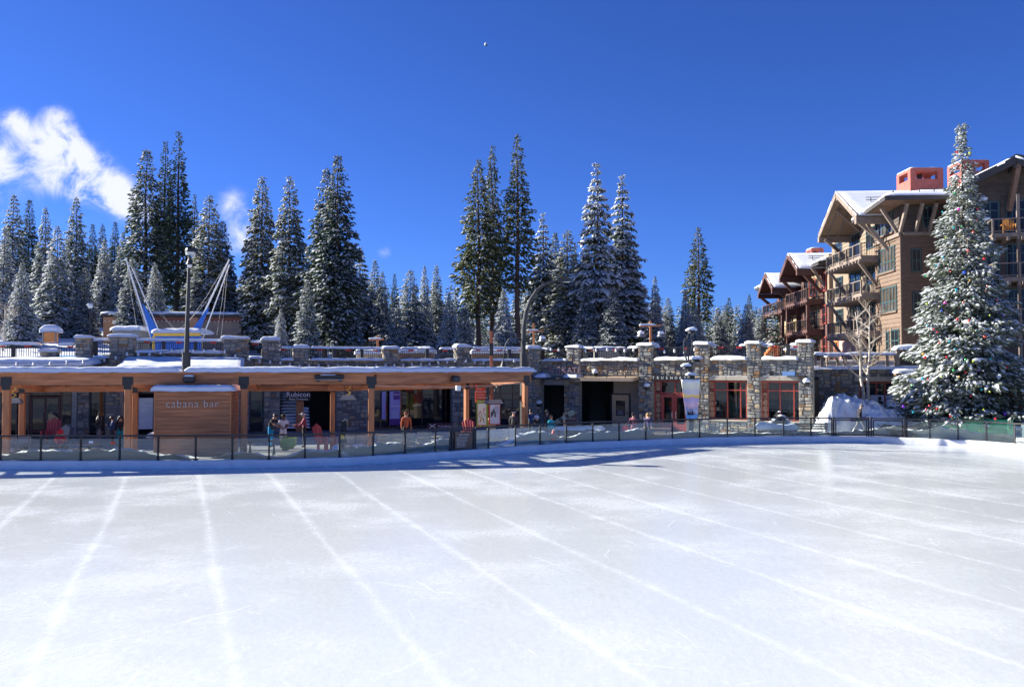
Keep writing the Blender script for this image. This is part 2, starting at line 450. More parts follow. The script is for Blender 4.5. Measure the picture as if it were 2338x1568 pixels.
def ice_mat():
    m = bpy.data.materials.new('rink_ice'); m.use_nodes = True
    n = m.node_tree.nodes; l = m.node_tree.links.new; p = n['Principled BSDF']
    def nd(t, **k):
        q = n.new(t)
        for a, b in k.items(): setattr(q, a, b)
        return q
    def mt(op, a, b=None, c=None):
        q = nd('ShaderNodeMath', operation=op)
        for i, x in enumerate((a, b, c)):
            if x is None: continue
            if isinstance(x, (int, float)): q.inputs[i].default_value = x
            else: l(x, q.inputs[i])
        return q.outputs[0]
    geo = nd('ShaderNodeNewGeometry'); s = nd('ShaderNodeSeparateXYZ'); l(geo.outputs['Position'], s.inputs[0])
    def noise(scale, det=4, vec=None, rough=.5, dist=0.0):
        q = nd('ShaderNodeTexNoise'); q.inputs['Scale'].default_value = scale; q.inputs['Detail'].default_value = det; q.inputs['Roughness'].default_value = rough; q.inputs['Distortion'].default_value = dist
        l(vec or geo.outputs['Position'], q.inputs['Vector']); return q.outputs[0]
    def mapped(rot, sc):
        q = nd('ShaderNodeMapping'); q.inputs['Rotation'].default_value = (0, 0, rot); q.inputs['Scale'].default_value = sc; l(geo.outputs['Position'], q.inputs[0]); return q.outputs[0]
    def rng(x, a, b, c=0.0, d=1.0, sm=True):
        q = nd('ShaderNodeMapRange'); q.interpolation_type = 'SMOOTHSTEP' if sm else 'LINEAR'
        l(x, q.inputs[0]); q.inputs[1].default_value = a; q.inputs[2].default_value = b; q.inputs[3].default_value = c; q.inputs[4].default_value = d; return q.outputs[0]
    # frosty seams left between the resurfacer's passes, 2.55 m apart
    A = R(21.5)
    wv = mt('ADD', mt('MULTIPLY', s.outputs[0], math.cos(A)), mt('MULTIPLY', s.outputs[1], math.sin(A)))
    along = mt('SUBTRACT', mt('MULTIPLY', s.outputs[1], math.cos(A)), mt('MULTIPLY', s.outputs[0], math.sin(A)))
    wv = mt('ADD', wv, mt('MULTIPLY', mt('SUBTRACT', noise(.07, 2), .5), .55))
    fr = mt('ABSOLUTE', mt('SUBTRACT', mt('FRACT', mt('ADD', mt('DIVIDE', wv, 2.55), 40.23)), .5))
    wid = mt('MULTIPLY', noise(.35, 3), .15)
    seam = mt('SUBTRACT', 1.0, mt('MINIMUM', mt('DIVIDE', fr, wid), 1.0))
    seam = mt('MULTIPLY', mt('POWER', seam, 1.3), rng(noise(1.4, 5), .25, .6, .45, 1))
    # skate cuts: thin bright arcs in several directions
    cuts = None
    warp = mt('MULTIPLY', noise(.5, 2), 1.1)
    for i, (cx_, cy_, per, th) in enumerate([(-14, 10, 3.1, .012), (9, 38, 2.6, .012), (22, 16, 3.7, .010), (-30, 34, 4.3, .010), (2, -6, 2.9, .012), (40, 44, 3.3, .009), (-6, 60, 5.3, .007)]):
        sb = nd('ShaderNodeVectorMath', operation='DISTANCE'); l(geo.outputs['Position'], sb.inputs[0]); sb.inputs[1].default_value = (cx_, cy_, 0)
        v = mt('FRACT', mt('ADD', mt('DIVIDE', sb.outputs['Value'], per), mt('MULTIPLY', warp, .10 + .02 * i)))
        c = mt('SUBTRACT', 1.0, mt('MINIMUM', mt('DIVIDE', mt('ABSOLUTE', mt('SUBTRACT', v, .5)), th), 1.0))
        c = mt('MULTIPLY', c, rng(noise(.42 + .09 * i, 4, mapped(2.3 * i, (1, 1, 1))), .52, .70))
        cuts = c if cuts is None else mt('MAXIMUM', cuts, c)
    # faint scrape lines across the resurfacer's passes
    f2 = mt('ABSOLUTE', mt('SUBTRACT', mt('FRACT', mt('DIVIDE', mt('ADD', along, mt('MULTIPLY', noise(.25, 2), .8)), 1.9)), .5))
    c2_ = mt('MULTIPLY', mt('SUBTRACT', 1.0, mt('MINIMUM', mt('DIVIDE', f2, .03), 1.0)), rng(noise(.3, 5, mapped(A, (.5, 2, 1))), .55, .72, 0, .6))
    cuts = mt('MAXIMUM', cuts, c2_)
    frost = rng(noise(.22, 5, None, .6), .42, .68)
    grain = noise(9, 6, mapped(.3, (1, .6, 1)), .75)
    specks = rng(noise(14, 2, None, .5), .70, .76)
    wear = mt('ADD', mt('MULTIPLY', frost, .20), mt('MULTIPLY', mt('SUBTRACT', grain, .45), .75))
    white = mt('MINIMUM', mt('MAXIMUM', mt('ADD', mt('ADD', wear, mt('MULTIPLY', seam, .27)), mt('ADD', mt('MULTIPLY', cuts, .30), mt('MULTIPLY', specks, .3))), 0.0), 1.0)
    mx = nd('ShaderNodeMix', data_type='RGBA'); l(white, mx.inputs[0])
    mx.inputs[6].default_value = (.585, .612, .605, 1); mx.inputs[7].default_value = (.83, .86, .845, 1)
    l(mx.outputs[2], p.inputs['Base Color'])
    l(mt('ADD', mt('MULTIPLY', white, .45), mt('ADD', .13, mt('MULTIPLY', frost, .10))), p.inputs['Roughness'])
    p.inputs['IOR'].default_value = 1.31
    p.inputs['Specular IOR Level'].default_value = .5
    b = nd('ShaderNodeBump'); b.inputs['Strength'].default_value = .30; b.inputs['Distance'].default_value = .02
    l(mt('ADD', mt('ADD', mt('MULTIPLY', grain, .55), mt('MULTIPLY', cuts, .18)), mt('MULTIPLY', noise(3.2, 3, mapped(.3, (1, .5, 1))), .7)), b.inputs['Height'])
    l(b.outputs[0], p.inputs['Normal'])
    return m
mb = MB()
mb.add([(-450, -400, -.03), (450, -400, -.03), (450, 600, -.03), (-450, 600, -.03)], [(0, 1, 2, 3)])
tag(mb.build('snowy_ground', SNOWD), kind='structure')
edge = [KP(px) for px in np.arange(-700, 2560, 12)]
loop = [(p.x, p.y, 0) for p in edge] + [(29.5, 30, 0), (30, 20, 0), (27, 8, 0), (18, 1.5, 0), (-30, 1.5, 0), (-44, 12, 0)]
mb = MB(); mb.add(loop, [tuple(range(len(loop)))[::-1]])
tag(mb.build('ice_rink', ice_mat()), kind='structure')
# paved court round the rink
mb = MB()
pin = [KP(px, .3) for px in np.arange(-700, 2560, 24)]; pout = [(p.x * 1.9, 66) for p in pin]
vs = [(p.x, p.y, .08) for p in pin] + [(x, y, .08) for x, y in pout]; k = len(pin)
mb.add(vs, [(i, i + 1, k + i + 1, k + i) for i in range(k - 1)])
tag(mb.build('pavement', PAVE), kind='structure')
# kerb board under the glass
prof = [(-.02, 0), (-.02, .30), (.02, .34), (.24, .35), (.28, .30), (.28, 0)]
mb = MB(); ks = np.arange(-700, 2560, 10); n = len(prof)
for px in ks:
    for o_, z in prof:
        p = KP(px, o_); mb.v.append((p.x, p.y, z + (.025 * mnoise.noise(Vector((p.x * 1.3, p.y * 1.3, z))) if z > .2 else 0)))
for i in range(len(ks) - 1):
    for j in range(n - 1): mb.f.append((i * n + j + 1, i * n + j, (i + 1) * n + j, (i + 1) * n + j + 1)); mb.m.append(0)
tag(mb.build('rink_kerb', M('snow_dusted_kerb', (.74, .745, .77), .55, .08, 2.0, .4, 8), smooth=True), kind='structure')
# ploughed snow lying against the glass
mb = MB(); ks = np.arange(-300, 2520, 4)
offs = [.30, .33, .42, .6, .9, 1.3, 1.8]
for px in ks:
    for j, o_ in enumerate(offs):
        p = KP(px, o_)
        a = .5 + .5 * mnoise.noise(Vector((p.x * .55, p.y * .55, 3.1))); b_ = mnoise.noise(Vector((p.x * 2.3, p.y * 2.3, 9)))
        c_ = mnoise.noise(Vector((p.x * 7, p.y * 7, 2)))
        low = 1.0 if px < 1500 else (.55 if px < 1950 else 1.25)
        h = (.16 + .66 * a * a + .10 * b_ + .05 * c_) * low
        for c0, wd, am in ((440, 75, -.34), (640, 45, -.22), (1160, 28, -.3), (300, 60, -.05), (1215, 60, .12), (1420, 60, .1)): h += am * math.exp(-((px - c0) / wd) ** 2)
        h = max(.02, h)
        sh = [1, 1.0, 1.05, .9, .62, .3, 0][j]
        mb.v.append((p.x, p.y, .10 + (.28 if sh else -.1) * min(1, sh * 1.4) + h * sh))
n = len(offs)
for i in range(len(ks) - 1):
    for j in range(n - 1): mb.f.append((i * n + j, (i + 1) * n + j, (i + 1) * n + j + 1, i * n + j + 1)); mb.m.append(0)
tag(mb.build('snow_bank', SNOW, smooth=True), kind='structure')
# hillside and the ground behind the terrace
mb = MB(); xs = np.concatenate([np.linspace(-340, -90, 22)[:-1], np.linspace(-90, 90, 61), np.linspace(90, 340, 18)[1:]]); ys = np.concatenate([np.linspace(66.5, 150, 40), np.linspace(155, 520, 25)])
for y in ys:
    for x in xs: mb.v.append((x, y, ground(x, y) + (.25 * mnoise.noise(Vector((x * .3, y * .3, 5))) if y > 67 else 0)))
nx = len(xs)
for j in range(len(ys) - 1):
    for i in range(nx - 1): mb.f.append((j * nx + i, j * nx + i + 1, (j + 1) * nx + i + 1, (j + 1) * nx + i)); mb.m.append(0)
tag(mb.build('snowy_hillside', SNOW, smooth=True), kind='structure')

# thin winter air between the rink and the far trees
hz = bpy.data.materials.new('winter_haze'); hz.use_nodes = True; n_ = hz.node_tree.nodes; n_.clear()
ho = n_.new('ShaderNodeOutputMaterial'); hv = n_.new('ShaderNodeVolumePrincipled'); hv.inputs['Color'].default_value = (.85, .92, 1, 1); hv.inputs['Density'].default_value = HAZE; hv.inputs['Anisotropy'].default_value = .2
hz.node_tree.links.new(hv.outputs[0], ho.inputs['Volume'])
if HAZE: tag(MB().b(-455, 455, -405, 605, -1.1, 58).build('haze', hz), kind='stuff')

# ================================================================ moon
MOONM = M('moon_rock', (.85, .85, .83), .9, .1, 2)
p = ray(1110, 102) * 2600 + Vector((0, 0, CAMZ))
MB().ball((0, 0, 0), 5.5, n=20).thing('moon', MOONM, 'tiny pale moon high in the clear blue sky', 'moon', p=tuple(p), smooth=True)

# ================================================================ glass fence of the rink
def fence(label, posts, closed=(True, True)):
    c = KP(posts[len(posts) // 2], .12)
    t = T('rink_fence', label, 'glass fence', W0, c.x, c.y, 0, 'glass fence round the ice')
    P = [KP(px, .12) for px in posts]
    for i, p in enumerate(P):
        if not (closed[0] or i) or (i == len(P) - 1 and not closed[1]): continue
        q = (P[min(i + 1, len(P) - 1)] - P[max(0, i - 1)]).normalized()
        mb = MB(); mb.bar((p.x, p.y, .30), (p.x, p.y, 1.33), .065, .065, up=tuple(q)); mb.bar((p.x, p.y, .335), (p.x, p.y, .36), .15, .15, up=tuple(q))
        mb.build('post', IRON, t)
    mb = MB(); pts = []
    for a, b in zip(posts[:-1], posts[1:]):
        for k in range(4): q = KP(a + (b - a) * k / 4, .12); pts.append((q.x, q.y, 1.355))
    q = KP(posts[-1], .12); pts.append((q.x, q.y, 1.355))
    for a, b in zip(pts[:-1], pts[1:]): mb.bar(a, b, .075, .075)
    mb.build('top_rail', IRON, t)
    for a, b in zip(P[:-1], P[1:]):
        d = (b - a); ln = d.length; d.normalize(); e = .05
        mb = MB(); mb.bar(tuple(a + d * e + Vector((0, 0, .79))), tuple(b - d * e + Vector((0, 0, .79))), .014, .88)
        mb.build('glass_panel', FGLASS, t)
    return t
PA = [-280, -190, -100, 1, 93, 184, 273, 361, 447, 531, 615, 698, 778, 855, 928, 997, 1031]
PB = [1089, 1119, 1180, 1236, 1295.5, 1355.6, 1415.8, 1476.6, 1537, 1598.7, 1661.8, 1724.4, 1789.5, 1852, 1899]
PC = [2068, 2120, 2183.5, 2247, 2311, 2376, 2440, 2510]
fence('long glass rink fence in front of the timber pavilion, left of the rule board gate', PA)
fence('curved glass rink fence between the rule board gate and the double gate', PB)
fence('glass rink fence in front of the decorated fir at the end of the ice', PC)
def gate(label, pa, pb, board=False):
    a, b = KP(pa, .10), KP(pb, .10); fr = Fr.two(a, b); ln = (b - a).length
    t = T('rink_gate', label, 'gate', fr, 0, 0, .02)
    for x in (.05, ln - .05): box('gate_post', IRON, t, x - .045, x + .045, -.04, .05, .02, 1.42)
    mb = MB(); mb.b(.12, ln - .12, -.02, .03, 1.22, 1.29); mb.b(.12, ln - .12, -.02, .03, .38, .44)
    for x in (.13, ln - .19): mb.b(x, x + .06, -.021, .031, .30, 1.28)
    mb.build('gate_frame', IRON, t)
    mb = MB(); mb.b(0, ln, -.03, .04, 1.335, 1.395); mb.build('top_rail', IRON, t)
    mb = MB(); mb.b(.2, ln - .2, 0, .012, .45, 1.21); mb.build('glass_panel', FGLASS, t)
    mb = MB(); mb.cb(.1, ln - .1, -.015, .025, .03, .28); mb.build('kick_board', WHITE, t)
    if board:
        s = T('rules_board', 'brown rule board with lines of white print hanging on the rink gate', 'sign', fr, ln / 2, -.06, .5)
        box('board', BROWNW, s, .17, ln - .19, -.075, -.035, .42, 1.2)
        text('RINK RULES', CREAMP, s, ln / 2, -.08, 1.05, .10, .003)
        for i in range(8): text(['Skate at your own risk and obey staff', 'Helmets are advised for children', 'No food or drink on the ice surface', 'No bags, cameras or sharp objects', 'No racing, tag or rough play', 'No sitting on the walls or rails', 'Skate in the posted direction', 'Leave the ice when asked to'][i], CREAMP, s, .25, -.08, .95 - i * .062, .058, .003, align='LEFT', sx=.72)
    return fr, ln
gate('black framed rink gate that carries the brown rule board', 1033, 1087, True)
gate('black framed rink gate leaf in front of the walking snowboarder', 1901, 1984)
gate('black framed rink gate leaf in front of the bench and hand cart', 1986, 2066)

# ================================================================ timber pavilion (two bays of roof that meet at a bend)
def P2(px, d): return (G(px, d), d)
q0, q1, q2 = P2(250, 37.2), P2(848, 39.2), P2(1199, 46.2)
d1 = Vector(q1) - Vector(q0); d1.normalize()
FP1 = Fr(q0[0], q0[1], math.atan2(d1.y, d1.x))
FP2 = Fr.two(q1, q2)
L1 = (Vector(q1) - Vector(q0)).length; L2 = (Vector(q2) - Vector(q1)).length
def pavilion(fr, s0, s1, posts, rposts, label, z0=3.43, z1=3.98, depth=4.2, seed=1, gaps=(), end1=True, miter=0.0):
    t = T('timber_pavilion', label, 'pavilion', fr, (s0 + s1) / 2, 0, .08, 'open timber roof along the rink')
    box('front_beam', WOOD, t, s0, s1, -.14, .12, z0, z1, .02)
    box('fascia_board', WOOD, t, s0 - .05, s1 + .1, -.19, -.143, z1 - .10, z1 + .02, .008)
    zr = z1 - .45
    box('rear_beam', WOOD, t, s0, s1 - miter, depth - .13, depth + .13, zr - .5, zr - .2, .02)
    mb = MB(); yo = 3.6; zo = z1 + .005 + (zr - z1) * (yo + .2) / (depth + .7); mb.prism([(yo, zo), (depth + .5, zr + .0), (depth + .5, zr + .09), (yo, zo + .08)], s0 - .05, s1 + .12, axis='x'); mb.build('roof_deck', BROWNW, t)
    nr = int((s1 - s0) / 1.75)
    for i in range(nr + 1):
        x = s0 + .1 + (s1 - s0 - .3) * i / nr
        if end1 is False and x > s1 - miter: continue
        mb = MB(); mb.prism([(.125, z1 - .24), (depth - .13, zr - .26), (depth - .13, zr - .004), (.125, z1 - .004)], x - .035, x + .035, axis='x'); mb.build('rafter', WOOD, t)
    for x in posts:
        mb = MB(); mb.cb(x - .14, x + .14, -.13, .11, .08, z0, 0, .02); p_ = mb.build('post', WOODP, t)
        mb = MB(); mb.cb(x - .225, x + .225, -.165, -.142, z0 - .02, z0 + .36, 0, .006); mb.b(x - .165, x + .165, -.155, -.132, z0 - .2, z0 - .021)
        for bx in (-.13, .13):
            for bz in (.06, .28): mb.ball((x + bx, -.168, z0 + bz), .022, n=6)
        mb.build('bracket', IRON, p_)
        mb = MB(); mb.b(x - .2, x + .2, -.19, .17, .08, .34); mb.build('post_base', STEEL, p_)
    for x in rposts:
        mb = MB(); mb.cb(x - .12, x + .12, depth - .12, depth + .12, .08, zr - .5, 0, .02); p_ = mb.build('post', WOODP, t)
        mb = MB(); mb.b(x - .13, x + .13, depth - .135, depth - .122, zr - .56, zr - .2); mb.build('bracket', IRON, p_)
    for x in [p for p in posts if s0 < p < s1 - .5 or end1]:
        mb = MB(); mb.prism([(.13, z0), (depth - .14, zr - .52), (depth - .14, zr - .27), (.13, z1 - .25)], x - .1, x + .1, axis='x'); mb.build('cross_beam', WOOD, t)
    zs = lambda x, y: z1 + .085 + (zr - z1) * (y + .2) / (depth + .7)
    segs = []; a = s0 - .1
    for g0, g1 in gaps: segs.append((a, g0)); a = g1
    segs.append((a, s1 + .2))
    for i, (a, b) in enumerate(segs):
        mb = MB(); mb.snow(a, b, -.32, .28, lambda x, y: z1 + .03, .23, lump=.25, res=.12, sag=.03, seed=seed + i); mb.build('beam_snow', SNOW, t, smooth=True); mb = MB(); mb.snow(a, b, 3.55, depth + .45, zs, .17, lump=.3, res=.2, sag=.03, seed=seed + i); mb.build('roof_snow', SNOW, t, smooth=True)
    return t
fs = [FP1.s(x) for x in (294, 558)] + [L1]
pavilion(FP1, -14.0, L1 + .13, [FP1.s(294) - (FP1.s(558) - FP1.s(294))] + fs, [FP1.s(53, 4.2), FP1.s(310, 4.2), FP1.s(530, 4.2), FP1.s(760, 4.2)],
         'long bay of orange timber pavilion behind the cabana bar kiosk', gaps=[(FP1.s(412), FP1.s(424))], seed=3, miter=.6)
pavilion(FP2, .19, L2 + .32, [L2 - .02], [FP2.s(1065, 4.2)], 'angled right bay of orange timber pavilion ending in a corner post', depth=4.2, seed=8)

# things fixed under or on the pavilion
def speaker(px, fr):
    s, z = fr.sz(px, 865, -.3)
    t = T('loudspeaker', {432: 'dark round loudspeaker capped with snow on the beam above the kiosk', 1040: 'dark oval loudspeaker on the beam of the angled bay'}[px], 'loudspeaker', fr, s, -.2, z, 'loudspeakers on the pavilion beam')
    mb = MB(); mb.cb(s - .25, s + .25, -.44, -.21, z - .17, z + .15, 0, .10); mb.build('body', IRON, t, smooth=False)
    mb = MB(); mb.cb(s - .2, s + .2, -.452, -.44, z - .12, z + .10, 0, .004); mb.build('grille', STEEL, t)
    mb = MB(); mb.b(s - .05, s + .05, -.24, -.19, z - .1, z + .1); mb.build('bracket', IRON, t)
    if px == 432: mb = MB(); mb.snow(s - .2, s + .2, -.42, -.2, z + .12, .08, res=.06, sag=.01, seed=4); mb.build('snow_cap', SNOW, t, smooth=True)
speaker(432, FP1); speaker(1040, FP2)
s, z = FP1.sz(752, 863, -.3)
t = T('patio_heater', 'long black strip heater with a light bar bolted to the pavilion beam', 'heater', FP1, s, -.2, z)
box('housing', IRON, t, s - .66, s + .66, -.36, -.2, z - .02, z + .14, .03)
box('glow_bar', GREYM, t, s - .6, s + .6, -.42, -.34, z - .10, z - .035, .02)
for x in (-.5, .5): box('bracket', IRON, t, s + x - .08, s + x + .08, -.33, -.19, z - .16, z - .02, .02)
mb = MB(); mb.snow(s - .4, s + .3, -.35, -.2, z + .13, .05, res=.08, sag=.0, seed=9); mb.build('snow_cap', SNOW, t, smooth=True)
def hung_heater(px, py, fr, off, label, wd=.62, tilt=1):
    s, z = fr.sz(px, py, off)
    t = T('hanging_heater', label, 'heater', fr, s, off, z, 'heaters hung from the pavilion roof')
    mb = MB(); mb.prism([(s - wd * .5, z + .12), (s + wd * .42, z + .12), (s + wd * .6, z - .1), (s - wd * .62, z - .1)], off - .16, off + .16); mb.build('hood', GREYM, t)
    mb = MB(); mb.b(s - wd * .5, s + wd * .5, off - .172, off + .12, z - .14, z - .103); mb.build('burner', IRON, t)
    for x in (-.3, .3):
        mb = MB(); mb.tube([(s + x * wd, off, z + .12), (s + x * wd, off, 3.36)], .012, 5); mb.build('hanger', IRON, t)
    pts = [(s + .02 + .1 * math.sin(i * 1.3), off - .1, 3.3 - (3.3 - z - .1) * i / 9) for i in range(10)]
    mb = MB(); mb.tube(pts, .018, 5); mb.build('gas_hose', YEL if tilt else IRON, t)
hung_heater(795, 908, FP1, 2.0, 'grey hanging heater with a curling yellow hose left of the bend post')
hung_heater(1128, 917, FP2, 1.6, 'large grey hanging heater in front of the map signs', .95, 0)
hung_heater(32, 915, FP1, 2.0, 'grey hanging heater with yellow hose at the left edge under the roof')
# cable and small box under the right bay
mb = MB()
a = FP2.w(.2, -.05, 3.38); b = FP2.w(L2, -.05, 3.40)
pts = [tuple(a.lerp(b, i / 14) - Vector((0, 0, .16 * math.sin(math.pi * i / 14) + .03 * math.sin(i * 2.1)))) for i in range(15)]
o = MB().tube(pts, .018, 5).build('cable', ROPE); tag(o, 'pale cable drooping below the beam of the angled bay', 'cable')
s, z = FP2.sz(1046, 886, -.1)
o = MB().cb(-.13, .13, -.08, .08, -.13, .13).build('junction_box', WHITE); o.location = FP2.w(s, -.1, z); o.rotation_euler = (0, 0, FP2.a); tag(o, 'small white junction box on the cable under the right bay', 'box')

# ================================================================ kiosk
FK = Fr(*P2(353, 36.7), FP1.a)
kw = FK.s(529); kz = 3.12
t = T('bar_kiosk', 'orange brown boarded kiosk with silver cabana bar lettering and snowy roof', 'kiosk', FK, kw / 2, 0, .08)
nb = 17; bh = (kz - .1) / nb
for i in range(nb):
    z0 = .1 + i * bh
    mb = MB(); mb.prism([(0, z0 + .008), (-.026, z0 + .008), (-.014, z0 + bh - .008), (0, z0 + bh - .008)], .045, kw - .045, axis='x'); mb.build('plank', KIOSK, t)
    for sx, xx in ((1, kw),):
        mb = MB(); mb.b(xx - .02, xx + .006, .05, 2.2, z0 + .006, z0 + bh - .006); mb.build('side_plank', KIOSK, t)
mb = MB(); mb.b(.012, kw - .022, .006, 2.2, .1, kz); mb.build('wall', BROWNW, t)
for x in (0, kw - .05): box('corner_trim', WOODP, t, x, x + .05, -.035, .04, .1, kz, .006)
box('roof_edge', BROWNW, t, -.06, kw + .06, -.12, 2.3, kz, kz + .07)
box('counter_ledge', WOODP, t, -.36, -.003, .3, 1.6, 1.12, 1.18)
mb = MB(); mb.snow(-.1, kw + .1, -.2, 2.35, kz + .07, .24, lump=.28, res=.11, sag=.03, seed=12); mb.build('roof_snow', SNOW, t, smooth=True)
mb = MB(); mb.snow(-.36, -.02, .3, 1.6, 1.18, .14, res=.1, seed=5); mb.build('ledge_snow', SNOW, t, smooth=True)
text('cabana bar', WINT, t, kw / 2 - .02, -.045, FK.z(440, 922), .45, .012, sx=1.02, thin=-.008, gap=1.12)

# ================================================================ lamp posts
LENS = M('lamp_lens', (.55, .60, .55), .2, .08, 5)
LP = W(425, 840, 43.9); t = T('lamp_post', 'tall dark lamp post with a lantern head rising behind the kiosk', 'lamp post', W0, LP.x, LP.y, .08, 'lamp posts on the plaza')
zz = lambda py: ZY(py, 43.9)
mb = MB(); mb.tube([(LP.x, LP.y, .08), (LP.x, LP.y, zz(808))], .215, 12); mb.tube([(LP.x, LP.y, zz(808)), (LP.x, LP.y, zz(804))], .24, 12); mb.build('pedestal', STEEL, t)
mb = MB(); mb.tube([(LP.x, LP.y, zz(806)), (LP.x + .1, LP.y, zz(585))], [.135, .075], 10); mb.build('pole', STEEL, t)
hx = LP.x + .22
mb = MB(); mb.lathe([(.02, .16), (.30, .12), (.33, .02), (.33, -.06), (.29, -.22), (.02, -.22)][::-1], 16, (hx, LP.y, zz(573))); mb.build('lamp_head', STEEL, t)
mb = MB(); mb.lathe([(.02, -.235), (.27, -.235), (.285, -.09), (.02, -.09)], 16, (hx, LP.y - .06, zz(573))); mb.build('lens', LENS, t)
mb = MB(); mb.tube([(LP.x + .1, LP.y, zz(585)), (LP.x + .16, LP.y, zz(576)), (hx, LP.y, zz(573))], .05, 8); mb.build('neck', STEEL, t)
mb = MB(); mb.lathe([(.05, .3), (.11, .2), (.17, .0), (.17, -.03), (.05, -.03)][::-1], 12, (LP.x + .2, LP.y - .2, zz(604))); h_ = mb.build('lantern', STEEL, t)
mb = MB(); mb.ball((LP.x + .2, LP.y - .2, zz(607)), .13, n=10); mb.build('globe', BULB, h_, smooth=True)
mb = MB(); mb.tube([(LP.x + .08, LP.y, zz(596)), (LP.x + .2, LP.y - .2, zz(596))], .025, 6); mb.build('lantern_arm', STEEL, t)

d = 49.0; zz = lambda py: ZY(py, d); xx = lambda px: G(px, d)
t = T('street_lamp', 'curved dark street lamp bending right over the plaza with a hooked lantern', 'street lamp', W0, xx(1196), d, .08, 'lamp posts on the plaza')
mb = MB(); mb.tube([(xx(1196), d, .08), (xx(1196), d, zz(806))], .23, 12); mb.build('pedestal', STEEL, t)
cur = [(1195, 838), (1195, 790), (1196, 745), (1201, 712), (1211, 685), (1225, 664), (1243, 650), (1262, 643), (1277, 640)]
mb = MB(); mb.tube([(xx(a), d, zz(b)) for a, b in cur], [.16, .15, .13, .12, .11, .10, .085, .07, .055], 10); mb.build('pole', STEEL, t)
mb = MB(); x0, z0 = xx(1274), zz(640)
mb.prism([(x0 - .05, z0 - .08), (x0 + .1, z0 + .11), (x0 + .6, z0 + .12), (x0 + .85, z0 + .02), (x0 + .82, z0 - .07)], d - .17, d + .17); mb.build('lamp_head', STEEL, t)
mb = MB(); mb.prism([(x0 + .3, z0 - .085), (x0 + .75, z0 - .075), (x0 + .7, z0 - .13), (x0 + .4, z0 - .13)], d - .13, d + .13); mb.build('lens', LENS, t)
hk = [(1194, 792), (1191, 776), (1184, 769), (1172, 768), (1162, 774), (1155, 786), (1151, 802), (1149, 826)]
mb = MB(); mb.tube([(xx(a), d - .25, zz(b)) for a, b in hk], .035, 7); mb.build('hook_arm', STEEL, t)
mb = MB(); mb.lathe([(.04, .32), (.1, .22), (.13, .1), (.21, -.06), (.21, -.1), (.04, -.1)][::-1], 12, (xx(1149), d - .25, zz(836))); mb.build('lantern', STEEL, t)
mb = MB(); mb.snow(xx(1149) - .45, xx(1149) + .4, d - .6, d + .1, zz(843), .16, res=.1, seed=21); mb.build('lantern_snow', SNOW, t, smooth=True)

d = 50.3; zz = lambda py: ZY(py, d); xx = lambda px: G(px, d)
t = T('plaza_lamp', 'dark plaza lamp with three crooked arms and snowy lanterns carrying the banner', 'street lamp', W0, xx(1575), d, .08, 'lamp posts on the plaza')
mb = MB(); mb.tube([(xx(1575), d, .08), (xx(1575), d, zz(868))], .22, 12); mb.tube([(xx(1575), d, zz(868)), (xx(1575), d, zz(825))], .15, 12); mb.build('pedestal', STEEL, t)
for pts in ([(1573, 828), (1571, 800), (1569, 776), (1571, 765)], [(1577, 828), (1580, 800), (1581, 780), (1579, 762), (1573, 757)], [(1570, 830), (1562, 800), (1562, 778), (1566, 772)]):
    mb = MB(); mb.tube([(xx(a), d, zz(b)) for a, b in pts], .05, 7); mb.build('arm', STEEL, t)
for (a, b, r_) in ((1578, 757, .25), (1587, 822, .3), (1565, 838, .22), (1576, 858, .25)):
    mb = MB(); mb.lathe([(.04, .14), (r_ * .6, .08), (r_, -.1), (r_ * .8, -.14), (.04, -.14)][::-1], 12, (xx(a), d - .2, zz(b))); h_ = mb.build('lantern', STEEL, t)
    mb = MB(); mb.snow(xx(a) - r_ * 1.1, xx(a) + r_ * 1.1, d - .2 - r_, d - .2 + r_, zz(b) + .07, .17, res=.07, sag=.02, seed=a); mb.build('snow_cap', SNOW, h_, smooth=True)
# banner: a printed sunset over a lake
def banner_mat():
    m = bpy.data.materials.new('sunset_print'); m.use_nodes = True; n = m.node_tree.nodes; l = m.node_tree.links.new; p = n['Principled BSDF']; p.inputs['Roughness'].default_value = .6
    tcx = n.new('ShaderNodeTexCoord'); sp = n.new('ShaderNodeSeparateXYZ'); l(tcx.outputs['Object'], sp.inputs[0])
    nz = n.new('ShaderNodeTexNoise'); nz.inputs['Scale'].default_value = 2.2; nz.inputs['Detail'].default_value = 5; mp = n.new('ShaderNodeMapping'); mp.inputs['Scale'].default_value = (1, 1, 2.5); l(tcx.outputs['Object'], mp.inputs[0]); l(mp.outputs[0], nz.inputs['Vector'])
    a = n.new('ShaderNodeMath'); a.operation = 'MULTIPLY_ADD'; a.inputs[1].default_value = .5; l(nz.outputs[0], a.inputs[0]); l(sp.outputs[2], a.inputs[2])
    mr = n.new('ShaderNodeMapRange'); mr.inputs[1].default_value = .25; mr.inputs[2].default_value = 2.85; l(a.outputs[0], mr.inputs[0])
    cr = n.new('ShaderNodeValToRGB'); l(mr.outputs[0], cr.inputs[0]); e = cr.color_ramp.elements
    st = [(0, (.05, .22, .6)), (.1, (.08, .28, .68)), (.13, (.45, .58, .75)), (.24, (.32, .34, .55)), (.30, (.68, .45, .52)), (.38, (.55, .42, .62)), (.46, (.42, .36, .62)), (.50, (.80, .50, .18)), (.54, (.95, .72, .2)), (.60, (.62, .58, .68)), (.75, (.82, .80, .55)), (.88, (.80, .82, .84)), (1, (.72, .76, .84))]
    e[0].position, e[0].color = st[0][0], (*st[0][1], 1); e[1].position, e[1].color = st[-1][0], (*st[-1][1], 1)
    for q, c in st[1:-1]: x = e.new(q); x.color = (*c, 1)
    l(cr.outputs[0], p.inputs['Base Color']); return m
bl, br, bt, bb = xx(1552), xx(1595), zz(865), zz(956)
